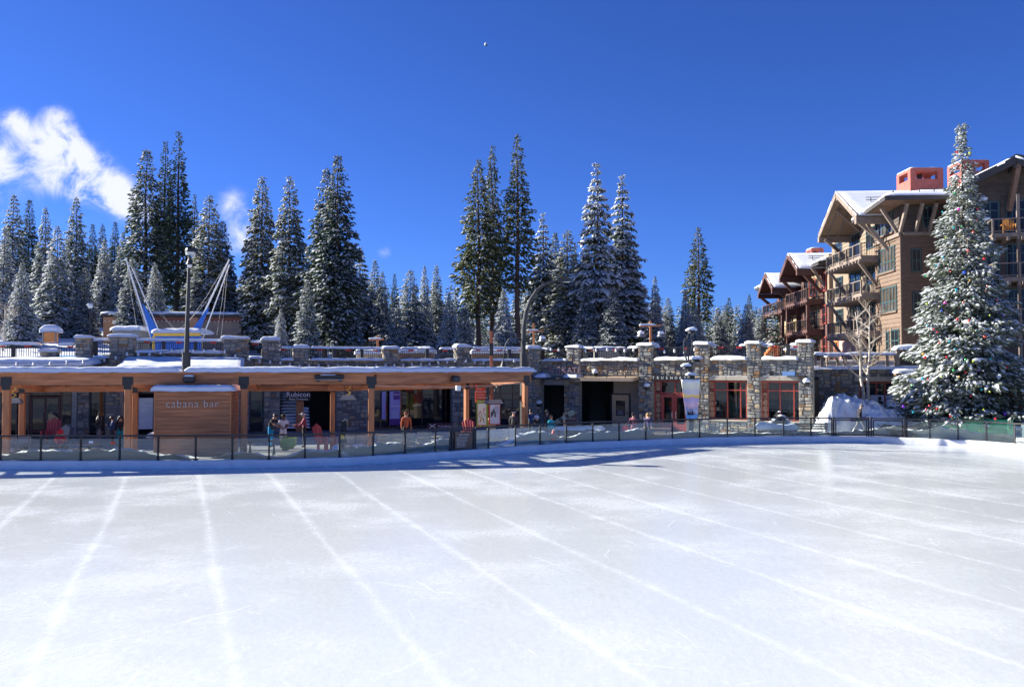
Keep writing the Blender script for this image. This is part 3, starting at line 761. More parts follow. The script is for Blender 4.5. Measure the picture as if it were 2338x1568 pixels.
t = T('lamp_banner', 'hanging fabric banner printed with a yellow sunset over a blue lake', 'banner', W0, xx(1573), d - .35, bb)
mb = MB(); nn = 14
for j in range(nn + 1):
    for i in range(9):
        f, g_ = i / 8, j / nn
        x0_, x1_ = bl + (xx(1564) - bl) * (1 - g_), br + (xx(1588) - br) * (1 - g_)
        x = x0_ + (x1_ - x0_) * f
        mb.v.append((x, d - .35 + .05 * math.sin(f * 9 + g_ * 2) * (1 - .3 * g_) + .02 * math.sin(f * 23), bb + (bt - bb) * g_))
for j in range(nn):
    for i in range(8): mb.f.append((j * 9 + i, j * 9 + i + 1, (j + 1) * 9 + i + 1, (j + 1) * 9 + i)); mb.m.append(0)
o = mb.build('fabric', banner_mat(), t, smooth=True); sd = o.modifiers.new('thickness', 'SOLIDIFY'); sd.thickness = .008
mb = MB(); mb.tube([(bl - .05, d - .35, bt + .02), (br + .05, d - .35, bt + .02)], .03, 6); mb.tube([(xx(1575), d - .35, bt + .02), (xx(1575), d, bt + .02)], .03, 6); mb.build('banner_rod', IRON, t)
mb = MB(); f_ = [(rnd.uniform(xx(1566), xx(1585)), rnd.uniform(.1, .42) * (1 if k % 3 else 1.35)) for k in range(16)]
for x, h in f_: z0 = bb + .26; y0 = d - .42; mb.add([(x - .05, y0, z0), (x + .05, y0, z0), (x, y0, z0 + h), (x, y0 + .004, z0)], [(0, 1, 2), (0, 3, 1), (1, 3, 2), (2, 3, 0)])
mb.build('printed_pines', M('printed_pine', (.14, .15, .26), .7), t)
# ================================================================ rubble stone
STONES = []
_r = random.Random(11)
for k in range(12):
    pts = []
    for (x, z) in ((-.5, -.5), (.5, -.5), (.5, .5), (-.5, .5)):
        c1, c2 = _r.uniform(.06, .24), _r.uniform(.08, .28)
        sx, sz_ = (1 if x < 0 else -1), (1 if z < 0 else -1)
        a = (x + sx * c1, z + sz_ * _r.uniform(0, .05)); b = (x + sx * _r.uniform(0, .05), z + sz_ * c2)
        pts += [b, a] if (x < 0) == (z < 0) else [a, b]
    n = len(pts); vs = [(x, 0, z) for x, z in pts]; vs += [(x * .88, -1 + _r.uniform(-.25, .25), z * .86) for x, z in pts]; vs.append((_r.uniform(-.15, .15), -1.12, _r.uniform(-.12, .12)))
    fs = [(i, (i + 1) % n, n + (i + 1) % n, n + i) for i in range(n)] + [(n + i, n + (i + 1) % n, 2 * n) for i in range(n)]
    STONES.append((vs, fs))
SM = {}
def stone_mesh(k, m):
    if (k, m) not in SM:
        me = bpy.data.meshes.new('stone'); me.from_pydata(STONES[k][0], [], STONES[k][1]); me.materials.append(STM[m]); me.update(); SM[(k, m)] = me
    return SM[(k, m)]
def split(r, big, rr, out):
    x0, x1, z0, z1 = r; w_, h_ = x1 - x0, z1 - z0
    bw, bh = big * rr.uniform(.75, 1.5), big * rr.uniform(.42, .8)
    if w_ > bw and (w_ / bw > h_ / bh or h_ <= bh):
        f = rr.uniform(.3, .7); m = x0 + w_ * f; split((x0, m, z0, z1), big, rr, out); split((m, x1, z0, z1), big, rr, out)
    elif h_ > bh:
        f = rr.uniform(.3, .7); m = z0 + h_ * f; split((x0, x1, z0, m), big, rr, out); split((x0, x1, m, z1), big, rr, out)
    else: out.append(r)
def stonework(t, rects, seed, big=.55, most=290, wts=(26, 16, 18, 8, 20, 12), gap=.022, core=True):
    """rects: (side, a0, a1, z0, z1, pos, thick): side f faces the viewer at y=pos, l faces -x at x=pos, r faces +x"""
    rr = random.Random(seed); o3 = org(t); cells = []
    mc = MB()
    for side, a0, a1, z0, z1, pos, th in rects:
        if core:
            if side == 'f': mc.b(a0 + .004, a1 - .004, pos, pos + th, z0, z1 - .002)
        cs = []; split((a0, a1, z0, z1), big, rr, cs)
        cells += [(side, pos, c) for c in cs]
    if core: mc.build('mortar', MORT, t)
    cells.sort(key=lambda c: -(c[2][1] - c[2][0]) * (c[2][3] - c[2][2]))
    rest = MB()
    for i, (side, pos, (x0, x1, z0, z1)) in enumerate(cells):
        k, m = rr.randrange(12), rr.choices(range(6), wts)[0]
        sx, sz_, dp = x1 - x0 - gap, z1 - z0 - gap, rr.uniform(.035, .085)
        cx, cz = (x0 + x1) / 2, (z0 + z1) / 2
        ang = {'f': 0, 'l': -R(90), 'r': R(90)}[side]
        loc = Vector((cx, pos, cz)) if side == 'f' else Vector((pos, cx, cz))
        if i < most:
            o = bpy.data.objects.new('stone', stone_mesh(k, m)); o.parent = t; o.location = loc - o3; o.rotation_euler = (0, rr.gauss(0, .035) if side == 'f' else 0, ang); o.scale = (sx * rr.uniform(.93, 1.02), dp, sz_ * rr.uniform(.92, 1.03)); COL.objects.link(o)
        else:
            mt = Matrix.Translation(loc) @ Matrix.Rotation(ang, 4, 'Z') @ Matrix.Diagonal((sx, dp, sz_, 1))
            rest.add([mt @ Vector(v) for v in STONES[k][0]], STONES[k][1], m)
    if rest.v: tag(rest.build('small_stones', STM, t), kind='stuff')

FLW = Fr.two(P2(250, 51.8), P2(1235, 60.2)); LLW = (Vector(P2(1235, 60.2)) - Vector(P2(250, 51.8))).length
FRW = Fr.two(P2(1235, 60.2), P2(1856, 50.7)); LRW = (Vector(P2(1856, 50.7)) - Vector(P2(1235, 60.2))).length
sl, sr = FLW.s, FRW.s

# terrace slab behind the walls
a, b, c = FLW.w(-34, .3), FRW.w(0, .3), FRW.w(LRW - .1, .3)
mb = MB(); pl = [(a.x, a.y), (b.x, b.y), (c.x, c.y), (c.x + 1.0, c.y + 9.2), (120, 60.4), (120, 67), (-120, 67), (-120, a.y)]
for m_, z0, z1 in ((0, 4.35, 4.75),): mb.prism(pl, z0, z1, axis='z')
tag(mb.build('terrace_floor', TERR), kind='structure')

# ---------------------------------------------------------------- left building under the terrace
t = T('terrace_building', 'dark shop front of stone piers and glass behind the timber pavilion, under the terrace', 'building', FLW, sl(700), 0, .08)
op = [(-330, 178), (205, 242), (290, 528), (570, 603), (640, 768), (840, 1032), (1062, 1207)]
piers = [(178, 205), (242, 290), (528, 570), (603, 640), (768, 840), (1032, 1062), (1207, 1236)]
rects = [('f', sl(a), sl(b), .08, 3.35, 0, .45) for a, b in piers]
rects += [('f', sl(-330), sl(262), 3.36, 4.75, 0, .4), ('f', sl(262), sl(560), 3.36, 5.18, 0, .4), ('f', sl(560), sl(1236), 3.36, 4.75, 0, .4)]
stonework(t, rects, 5, .56, 295, (24, 24, 9, 4, 30, 9))
for a, b in piers[:-1]:
    mb = MB(); mb.b(sl(b) - .001, sl(b) + .02, .02, .5, .08, 3.35); mb.build('reveal', STM[4], t); mb = MB(); mb.b(sl(a) - .02, sl(a) + .001, .02, .5, .08, 3.35); mb.build('reveal', STM[4], t)
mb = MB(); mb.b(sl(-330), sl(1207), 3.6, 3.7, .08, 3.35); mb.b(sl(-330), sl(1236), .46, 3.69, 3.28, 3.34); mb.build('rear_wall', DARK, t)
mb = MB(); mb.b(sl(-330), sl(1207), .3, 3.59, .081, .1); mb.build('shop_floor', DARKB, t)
def shopfront(t, fr, x0, x1, z0, z1, cols, rows, mat, gl, y=.14, name='window', fw=.07, skip=()):
    """frame with panes; cols and rows are the inner bars as fractions"""
    mb = MB(); xs = [x0] + [x0 + (x1 - x0) * c for c in cols] + [x1]; zs = [z0] + [z0 + (z1 - z0) * r_ for r_ in rows] + [z1]
    for i, x in enumerate(xs):
        e = fw if i in (0, len(xs) - 1) else fw * .8
        a = x if i == 0 else x - e if i == len(xs) - 1 else x - e / 2
        mb.b(a, a + e, y - .05, y + .05, z0, z1)
    for i, z in enumerate(zs):
        e = fw if i in (0, len(zs) - 1) else fw * .8
        a = z if i == 0 else z - e if i == len(zs) - 1 else z - e / 2
        mb.b(x0 + .002, x1 - .002, y - .042, y + .042, a, a + e)
    f = mb.build(name, mat, t)
    for i in range(len(xs) - 1):
        for j in range(len(zs) - 1):
            if (i, j) in skip: continue
            mb = MB(); mb.b(xs[i] + .02, xs[i + 1] - .02, y - .006, y + .006, zs[j] + .02, zs[j + 1] - .02); mb.build('pane', gl, f)
    return f
shopfront(t, FLW, sl(-60), sl(40), .1, 3.3, (.33, .66), (.76,), BROWNW, WING)
shopfront(t, FLW, sl(42), sl(68), .1, 3.3, (), (.76,), BROWNW, WING)
dr = shopfront(t, FLW, sl(69), sl(139), .1, 2.5, (.5,), (.12,), REDW, WING, name='double_door', fw=.14)
for x in (-.12, .12):
    mb = MB(); mb.tube([(sl(104) + x, .05, 1.0), (sl(104) + x, .05, 1.5)], .025, 6); mb.build('handle', GREYM, dr)
shopfront(t, FLW, sl(69), sl(139), 2.55, 3.3, (.5,), (), BROWNW, WING)
shopfront(t, FLW, sl(140), sl(165), .1, 3.3, (), (.76,), BROWNW, WING)
box('column', GREYM, t, sl(165.5), sl(177.5), -.05, .3, .08, 3.35)
shopfront(t, FLW, sl(206), sl(241), .25, 3.3, (), (.25,), IRON, WING)
shopfront(t, FLW, sl(571), sl(602), .1, 3.3, (), (.3,), IRON, WING)
shopfront(t, FLW, sl(292), sl(352), 2.6, 3.3, (.5,), (), IRON, WING)
shopfront(t, FLW, sl(842), sl(912), .1, 3.3, (.4, .7), (.72,), BROWNW, WING, y=.25)
shopfront(t, FLW, sl(916), sl(1031), .1, 3.3, (.25, .5, .75), (.7,), REDW, WING, y=1.6)
shopfront(t, FLW, sl(1064), sl(1206), .1, 3.3, (.2, .4, .6, .8), (.72,), BROWNW, WING, y=.8)
# white menu panel, snowy stair, dark post
s0, s1 = sl(318, -1.2), sl(350, -1.2); zt, zb = FLW.z(333, 908, -1.2), .5
o = T('menu_panel', 'white corrugated panel standing left of the bar kiosk', 'panel', FLW, s0, -1.2, .08)
mb = MB(); n = 26
mb.prism([(-1.2 + (.02 if i % 2 else 0), zb + (zt - zb) * i / n) for i in range(n + 1)] + [(-1.14, zt), (-1.14, zb)], s0, s1, axis='x'); mb.build('sheet', WHITE, o)
mb = MB(); mb.b(s0 - .05, s0, -1.2, -1.12, .08, zt + .03); mb.b(s1, s1 + .05, -1.2, -1.12, .08, zt + .03); mb.build('frame', GREYM, o)
st = T('snowy_stair', 'outdoor stair with snow on every tread climbing behind the pavilion', 'stair', FLW, sl(665, 1.0), 1.0, .08)
for i in range(16):
    f = i / 15; z0 = .3 + 3.0 * f; xa, xb = sl(642, .5) + .03, sl(708 if f < .45 else 690, .5)
    mb = MB(); mb.b(xa, xb, .25 + f * 2.6, .5 + f * 2.6, z0 - .04, z0); tr = mb.build('tread', BROWNW, st)
    mb = MB(); mb.snow(xa + .02, xb - .02, .2 + f * 2.6, .47 + f * 2.6, z0, .10, res=.14, seed=i); mb.build('tread_snow', SNOW, tr, smooth=True)
mb = MB(); mb.prism([(.25, .08), (3.1, 3.3), (3.1, 3.05), (.5, .08)], sl(708), sl(708) + .08, axis='x'); mb.build('stringer', DARKB, st)
box('column', WOODP, t, sl(677), sl(694), -.05, .2, .08, 3.35)
# signs and posters of the left front
s, z = FLW.sz(681, 900, -.4)
o = T('pizza_sign', 'dark hanging board reading Rubicon Pizza Company in cream lettering', 'sign', FLW, s, -.4, z - .4)
box('board', DARKB, o, s - .76, s + .76, -.44, -.36, z - .42, z + .42)
text('Rubicon', CREAMP, o, s, -.45, z - .02, .46, .01); text('Pizza Company', CREAMP, o, s, -.45, z - .31, .19, .01)
mb = MB(); mb.add([(s + q * .24, -.447, z + .22 + h_ * .9) for q, h_ in ((.0, 0), (.5, .08), (.8, .02), (1.2, .14), (1.6, .05), (1.9, .1), (2.4, 0), (1.9, .05), (1.2, .08), (.5, .03))], [tuple(range(10))]); mb.build('mountain_emblem', CREAMP, o)
PURP = M('purple_print', (.10, .025, .22), .6, .1); LILAC = M('lilac_print', (.36, .30, .60), .6, .12)
s0, s1 = sl(890, -.3), sl(914, -.3); zt, zb = FLW.z(902, 893, -.3), FLW.z(902, 970, -.3)
o = T('purple_banner', 'tall purple and lilac banner headed PLAY hanging on the stone pier', 'banner', FLW, (s0 + s1) / 2, -.3, zb)
box('cloth', LILAC, o, s0, s1, -.31, -.3, zb + .42, zt, .002); box('lower_band', PURP, o, s0, s1, -.311, -.3, zb, zb + .418, .002)
box('title_block', PURP, o, s0 + .25, s1 - .03, -.322, -.313, zt - .56, zt - .03, .002)
text('PLAY', CREAMP, o, (s0 + s1) / 2 + .11, -.327, zt - .22, .17, .002)
for i, (a_, b_) in enumerate(((.30, .05), (.62, .03), (.72, .03), (.82, .03), (.92, .03))):
    box('print_line', WHITE, o, s0 + .1 + .05 * (i % 2), s1 - .12, -.3145, -.3105, zt - .62 - a_ * 1.2 - b_, zt - .62 - a_ * 1.2, .001)
s0, s1 = sl(872, -.1), sl(881, -.1)
o = T('narrow_banner', 'narrow pale blue banner left of the purple banner', 'banner', FLW, s0, -.1, 1)
box('cloth', LILAC, o, s0, s1, -.11, -.1, FLW.z(876, 957, -.1), FLW.z(876, 894, -.1), .002)
s, z = FLW.sz(1004, 972, -1.4)
o = T('tuning_banner', 'dark maroon banner with white TUNING lettering and crossed skis', 'banner', FLW, s, -1.4, z - .3)
box('cloth', M('maroon_vinyl', (.09, .022, .03), .6), o, s - .85, s + .85, -1.42, -1.4, z - .26, z + .2, .004)
text('TUNING', CREAMP, o, s + .34, -1.425, z - .06, .26, .003)
for k in (-1, 1):
    mb = MB(); mb.bar((s - .5 - k * .2, -1.425, z - .12), (s - .5 + k * .2, -1.425 - .003 * (k + 1), z + .12), .05, .006, up=(0, 1, 0)); mb.build('ski_emblem', CREAMP, o)
# porch roofs in front of the terrace wall
t = T('porch_roof', 'flat porch roof at the far left with scalloped dark eaves under thick snow', 'roof', FLW, sl(60, -4), -4, 4.3)
s0, s1 = sl(-330, -4.6), sl(196, -4.6)
box('roof_slab', BROWNW, t, s0, s1, -4.6, -.25, 4.2, 4.32)
for i in range(int((s1 - s0) / 1.0)):
    x = s1 - .5 - i * .98
    mb = MB(); mb.prism([(x - .44, 4.36), (x - .36, 4.16), (x + .36, 4.16), (x + .44, 4.36)], -4.68, -4.61); mb.build('eave_scallop', IRON, t)
mb = MB(); mb.snow(s0, s1 + .1, -4.75, -.3, lambda x, y: 4.36 + (y + 4.6) * .04, .34, lump=.15, res=.16, seed=31); mb.build('roof_snow', SNOW, t, smooth=True)
t = T('stair_roof', 'sloping porch roof under smooth snow below the raised terrace wall', 'roof', FLW, sl(410, -4), -4, 4.0)
s0, s1 = sl(264, -4.6), sl(556, -4.6)
mb = MB(); mb.prism([(-4.6, 4.02), (-.3, 4.72), (-.3, 4.8), (-4.6, 4.14)], s0, s1, axis='x'); mb.build('roof_slab', BROWNW, t)
mb = MB(); mb.snow(s0, s1, -4.62, -.35, lambda x, y: 4.13 + (y + 4.6) * .155, .16, lump=.25, res=.2, seed=33); mb.build('roof_snow', SNOW, t, smooth=True)
mb = MB(); mb.tube([(s0, -4.66, 4.1), (s1, -4.66, 4.1)], .05, 6); mb.build('gutter', IRON, t)
for x in (s0 + .3, s1 - .3): box('post', GREYW, t, x - .1, x + .1, -4.3, -4.1, .08, 4.05)

# ---------------------------------------------------------------- right stone shop wall
t = T('stone_shop_wall', 'sunlit rubble stone shop wall with red framed windows at the right', 'building', FRW, LRW / 2, 0, .08)
OPN = [(1235, 1288, 3.42), (1322, 1457, 3.42), (1492, 1571, 3.40), (1615, 1705, 3.42), (1737, 1827, 3.42)]
rects = []; prev = 0
sills = {1615: .95, 1737: .95}
for a, b, zt in OPN:
    if sr(a) - prev > .05: rects.append(('f', prev, sr(a), .08, 3.42, 0, .45))
    if a in sills: rects.append(('f', sr(a), sr(b), .08, sills[a] - .12, 0, .45))
    prev = sr(b)
rects += [('f', prev, LRW, .08, 3.42, 0, .45), ('f', 0, LRW, 3.72, 4.75, 0, .4)]
gaps_ = []; prev = 0
for a, b in ((1310, 1462), (1486, 1585), (1607, 1712), (1730, 1834)):
    if sr(a) > prev: rects.append(('f', prev, sr(a), 3.425, 3.715, 0, .4))
    prev = sr(b)
rects.append(('f', prev, LRW, 3.425, 3.715, 0, .4))
stonework(t, rects, 9, .50, 298, (24, 16, 22, 9, 14, 15))
box('sign_backing', DARKB, t, sr(1486), sr(1585), .03, .38, 3.425, 3.715)
box('canopy_backing', CONC, t, sr(1310), sr(1462), .03, .38, 3.425, 3.715)
for a, b in ((1607, 1712), (1730, 1834)):
    m_ = (sr(a) + sr(b)) / 2
    for x0, x1 in ((sr(a), m_ - .008), (m_ + .008, sr(b))): box('lintel_stone', CONC, t, x0, x1, -.09, .38, 3.43, 3.70, .02)
for a, b in ((1613, 1707), (1735, 1829)): box('sill_stone', CONC, t, sr(a), sr(b), -.14, .3, .84, .95, .02)
for a, b, zt in OPN:
    mb = MB(); mb.b(sr(a) - .015, sr(a) + .01, .03, .45, .09, zt); mb.build('reveal', CONC if a > 1600 else STM[0], t); mb = MB(); mb.b(sr(b) - .01, sr(b) + .015, .03, .45, .09, zt); mb.build('reveal', CONC if a > 1600 else STM[0], t)
# rooms behind the panes
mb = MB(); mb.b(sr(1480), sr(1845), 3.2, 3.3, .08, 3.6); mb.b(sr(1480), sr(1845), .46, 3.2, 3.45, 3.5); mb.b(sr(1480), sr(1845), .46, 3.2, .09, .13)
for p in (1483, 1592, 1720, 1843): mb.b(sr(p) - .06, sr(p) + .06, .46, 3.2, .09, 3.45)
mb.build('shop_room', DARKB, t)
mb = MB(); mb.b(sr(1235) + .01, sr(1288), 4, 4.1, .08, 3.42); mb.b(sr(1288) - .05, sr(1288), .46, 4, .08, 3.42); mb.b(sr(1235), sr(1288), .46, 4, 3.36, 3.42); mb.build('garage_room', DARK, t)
box('shutter_box', GREYM, t, sr(1237), sr(1287), .1, .4, 3.02, 3.4)
# deep porch with a plastered back wall and a tan door
mb = MB(); mb.b(sr(1378), sr(1457), 1.7, 1.85, .08, 3.42); mb.build('porch_wall', CONCT, t)
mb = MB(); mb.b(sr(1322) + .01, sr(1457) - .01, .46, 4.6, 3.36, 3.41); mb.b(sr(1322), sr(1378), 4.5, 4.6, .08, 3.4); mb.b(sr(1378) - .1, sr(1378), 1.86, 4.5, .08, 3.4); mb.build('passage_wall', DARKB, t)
tt = ('f', sr(1328, 2.5), sr(1376, 2.5), .9, 3.35, 2.55, .1)
px0, px1 = sr(1398, 1.68), sr(1436, 1.68); pz = FRW.z(1417, 862 + 38, 1.68)
dm = MB(); dm.b(px0 - .1, px0, 1.62, 1.7, .09, 2.35); dm.b(px1, px1 + .1, 1.62, 1.7, .09, 2.35); dm.b(px0 - .1, px1 + .1, 1.621, 1.701, 2.35, 2.45); d_ = dm.build('door', IRON, t)
TAND = M('tan_door_paint', (.60, .41, .22), .5, .06, 4)
mb = MB(); mb.b(px0, px1, 1.64, 1.69, .1, 2.35); mb.build('leaf', TAND, d_)
mb = MB(); mb.b(px0 + .28, px1 - .28, 1.628, 1.638, .9, 1.95); mb.build('pane', WING, d_)
mb = MB(); mb.b(px0 + .3, px1 - .3, 1.615, 1.626, .95, 1.3); mb.build('notice', MAROON, d_)
text('Skate', CREAMP, t, (px0 + px1) / 2, 1.61, 1.19, .16, .002); text('Rentals', CREAMP, t, (px0 + px1) / 2, 1.61, 1.04, .16, .002)
mb = MB(); mb.tube([(px1 - .1, 1.6, 1.0), (px1 - .1, 1.6, 1.2)], .02, 6); mb.build('handle', IRON, d_)
# shop door and windows
LOGS = []
def log_panel(t, x0, x1, z0, z1, y, seed):
    rr = random.Random(seed); mb = MB(); mb.b(x0, x1, y + .09, y + .14, z0, z1); mb.build('log_backing', LOGB, t)
    z = z0
    while z < z1 - .1:
        r_ = rr.uniform(.17, .25); x = rr.uniform(x0 + min(r_, (x1 - x0) * .4), x1 - min(r_, (x1 - x0) * .4)); zc = min(z + r_, z1 - r_)
        n = 9; ph = rr.random()
        for ring, yy_, mi in ((1.0, y, 1), (.86, y - .014, 0)):
            mb = MB(); ps = [(x + r_ * ring * math.cos(ph + 2 * math.pi * k / n) * rr.uniform(.93, 1.05), zc + r_ * ring * math.sin(ph + 2 * math.pi * k / n)) for k in range(n)]
            ps = [(min(max(a, x0 + .005), x1 - .005), min(max(b, z0), z1)) for a, b in ps]
            mb.prism(ps, yy_, y + .09)
            o = mb.build('log_end', LOG if mi == 0 else LOGB, t)
        z += r_ * 1.75
fr_ = FRW
x0, x1 = sr(1493), sr(1570)
xd = sr(1508)
log_panel(t, x0 + .09, xd - .05, .2, 2.55, .12, 1); log_panel(t, x0 + .09, xd - .05, 2.66, 3.35, .12, 2)
f_ = shopfront(t, FRW, x0, x1, .1, 3.38, ((xd - x0) / (x1 - x0), .62), (.755,), REDF, PANE, y=.14, name='shop_door', fw=.09, skip=((0, 0), (0, 1)))
ds0, ds1 = xd + .05, x1 - .08; dm_ = (ds0 + ds1) / 2
mb = MB()
for a, b in ((ds0, dm_ - .01), (dm_ + .01, ds1)):
    for u0, u1 in ((a, a + .16), (b - .16, b)): mb.b(u0, u1, .045, .105, .12, 2.5)
    mb.b(a + .16, b - .16, .046, .104, .12, .55); mb.b(a + .16, b - .16, .046, .104, 2.3, 2.5)
mb.build('leaf', REDF, f_)
for x in (dm_ - .13, dm_ + .13):
    mb = MB(); mb.tube([(x, .03, .95), (x, -.02, .97), (x, -.02, 1.33), (x, .03, 1.35)], .018, 6); mb.build('handle', WHITE, f_)
for i, (a, b) in enumerate(((1615, 1705), (1737, 1827))):
    x0, x1 = sr(a), sr(b); xl = sr(a + 15)
    log_panel(t, x0 + .09, xl - .04, 1.03, 2.75, .12, 5 + i); log_panel(t, x0 + .09, xl - .04, 2.86, 3.35, .12, 8 + i)
    shopfront(t, FRW, x0, x1, .95, 3.40, ((xl - x0) / (x1 - x0), .5 if not i else .48, .83), (.76,), REDF, PANE, y=.14, name='shop_window', fw=.09, skip=((0, 0), (0, 1)))
# goods and figures behind the panes
def mannequin(px, label, mat, y=.9, h=1.25):
    s = sr(px, y); o = T('mannequin', label, 'mannequin', FRW, s, y, .6, 'mannequins in the shop windows')
    mb = MB(); mb.tube([(s, y, .95), (s, y, 1.25), (s, y, 1.6), (s, y, 1.95), (s, y, 2.08)], [.17, .15, .19, .2, .07], 10)
    for k in (-1, 1): mb.tube([(s + k * .2, y, 1.98), (s + k * .29, y, 1.65), (s + k * .27, y - .06, 1.35), (s + k * .24, y - .1, 1.12)], [.08, .07, .06, .04], 7)
    mb.build('jacket', mat, o, smooth=True)
    mb = MB(); mb.ball((s, y, 2.24), .10, .11, .13, 10); mb.tube([(s, y, 2.05), (s, y, 2.16)], .05, 8); mb.build('head', WHITE, o, smooth=True)
    mb = MB(); 
    for k in (-1, 1): mb.tube([(s + k * .09, y, .95), (s + k * .1, y, .55), (s + k * .1, y, .14)], [.11, .09, .07], 8)
    mb.build('trousers', IRON, o, smooth=True)
    return o
mannequin(1814, 'mannequin in a pale grey jacket behind the right shop window', M('pale_jacket', (.55, .58, .62), .8))
mannequin(1672, 'mannequin in a teal jacket behind the left shop window', M('teal_jacket', (.06, .22, .26), .8))
mannequin(1690, 'mannequin in a dark jacket at the right of the left shop window', M('dark_jacket', (.06, .06, .08), .8), 1.2)
s = sr(1662, 1.0); o = T('window_poster', 'tan poster of a mountain hanging in the left shop window', 'poster', FRW, s, 1.0, 1.3)
box('sheet', M('tan_print', (.42, .27, .12), .7), o, s - .62, s + .3, 1.0, 1.03, 1.35, 2.45, .003)
mb = MB(); mb.add([(s - .55, .993, 1.6), (s - .2, .993, 2.05), (s + .0, .993, 1.8), (s + .1, .993, 1.9), (s + .25, .993, 1.6)], [(0, 4, 3, 2, 1)]); mb.build('printed_peak', BROWNW, o)
s = sr(1797, 1.3); o = T('hanging_ornament', 'red star shaped ornaments strung in the right shop window', 'ornament', FRW, s, 1.3, 2.2)
for k, (dx, z) in enumerate(((0, 2.9), (-.4, 2.3), (-.1, 2.6), (.15, 2.5))):
    mb = MB(); mb.prism([(s + dx + (.16 if i % 2 else .06) * math.cos(i * math.pi / 5), z + (.16 if i % 2 else .06) * math.sin(i * math.pi / 5)) for i in range(10)], 1.29, 1.31); mb.build('star', BOWR, o)
mb = MB(); mb.tube([(s - .45, 1.3, 2.3), (s, 1.3, 2.9), (s + .2, 1.3, 3.35)], .006, 4); mb.build('thread', ROPE, o)
# shop sign
s = (sr(1486) + sr(1585)) / 2; w_ = (sr(1585) - sr(1486)) / 2
o = T('shop_sign', 'black fascia sign reading TRUENORTH in spaced pale capitals above the red door', 'sign', FRW, s, -.1, 3.4)
box('board', IRON, o, s - w_, s + w_, -.16, -.09, 3.40, 3.74)
for i, ch in enumerate('TRUENORTH'): text(ch, CREAMP, o, sr(1492.5 + i * 10.3, -.1), -.165, 3.565, .24, .008)
# canopy with tie rods, skate sign
o = T('door_canopy', 'tan timber canopy on tie rods over the rental porch', 'canopy', FRW, sr(1386), -1, 3.4)
x0, x1 = sr(1314), sr(1460)
mb = MB(); mb.prism([(-1.1, 3.36), (-.09, 3.44), (-.09, 3.66), (-1.1, 3.56)], x0, x1, axis='x'); mb.build('slab', M('weathered_plank', (.44, .31, .19), .75, .15, 4), o)
box('front_trim', GREYW, o, x0 - .03, x1 + .03, -1.16, -1.103, 3.33, 3.58)
for p in (1345, 1398, 1440):
    mb = MB(); mb.tube([(sr(p), -1.0, 3.58), (sr(p), -.09, 4.5)], .022, 6); mb.build('tie_rod', STEEL, o)
    mb = MB(); mb.tube([(sr(p), -.9, 3.58), (sr(p) , -.9, 4.0)], .03, 6); mb.build('strut', STEEL, o)
SKL = M('maroon_letter_sheen', (.26, .17, .19), .5, .15, 4)  # maroon letters, their lavender sheen put into the base colour
o = T('skate_sign', 'dark maroon block letters & SKATE standing on a snowy steel canopy', 'sign', FRW, sr(1290), -.9, 3.4)
x0, x1 = sl(1190), sr(1336)
box('steel_canopy', STEEL, o, sr(1237), x1, -1.2, -.09, 3.43, 3.56)
for i, (ch, p) in enumerate((('&', 1259), ('S', 1276), ('K', 1288), ('A', 1301), ('T', 1312), ('E', 1323))):
    s, z = FRW.sz(p, 846, -.95); text(ch, SKL, o, s, -.95, z, .58 if ch != 'S' else .72, .06)
mb = MB(); mb.snow(sr(1240), sr(1262), -1.15, -.4, 3.56, .3, res=.1, seed=40); mb.snow(sr(1305), sr(1334), -1.1, -.2, 3.56, .28, res=.1, seed=41, lump=.8); mb.build('canopy_snow', SNOW, o, smooth=True)
o = T('blue_light_box', 'small slanted blue metal box above the right shop window', 'light box', FRW, sr(1803), -.2, 3.7)
mb = MB(); mb.prism([(-.5, 3.74), (-.09, 3.74), (-.09, 4.0), (-.42, 4.0)], sr(1790), sr(1818), axis='x'); mb.build('hood', M('slate_blue_metal', (.10, .20, .40), .5), o)
o = T('wall_vent', 'small dark louvred vent beside the blue box on the stone wall', 'vent', FRW, sr(1762), -.1, 3.75)
for i in range(4): box('louvre', IRON, o, sr(1757), sr(1767), -.12, -.07, 3.74 + i * .07, 3.785 + i * .07, .005)
def wall_lamp(fr, px, py, label):
    s, z = fr.sz(px, py, -.3); o = T('wall_lamp', label, 'wall lamp', fr, s, 0, z, 'snow capped wall lamps')
    mb = MB(); mb.ball((s, -.3, z - .08), .2, .2, .17, 12); mb.tube([(s, -.3, z), (s, -.04, z + .08)], .04, 6); mb.build('shade', IRON, o, smooth=True)
    mb = MB(); mb.ball((s, -.3, z + .08), .215, .215, .17, 12); mb.build('snow_cap', SNOW, o, smooth=True)
wall_lamp(FRW, 1477, 934 - 52, 'snow capped globe lamp on the stone pier left of the red door')
wall_lamp(FRW, 1841, 872, 'snow capped globe lamp right of the last shop window')
wall_lamp(FRW, 1359, 851, 'tall snow capped lamp on the wall beside the SKATE letters')
wall_lamp(FLW, 1231, 921, 'snow capped lamp on the dark pier beside the end post')

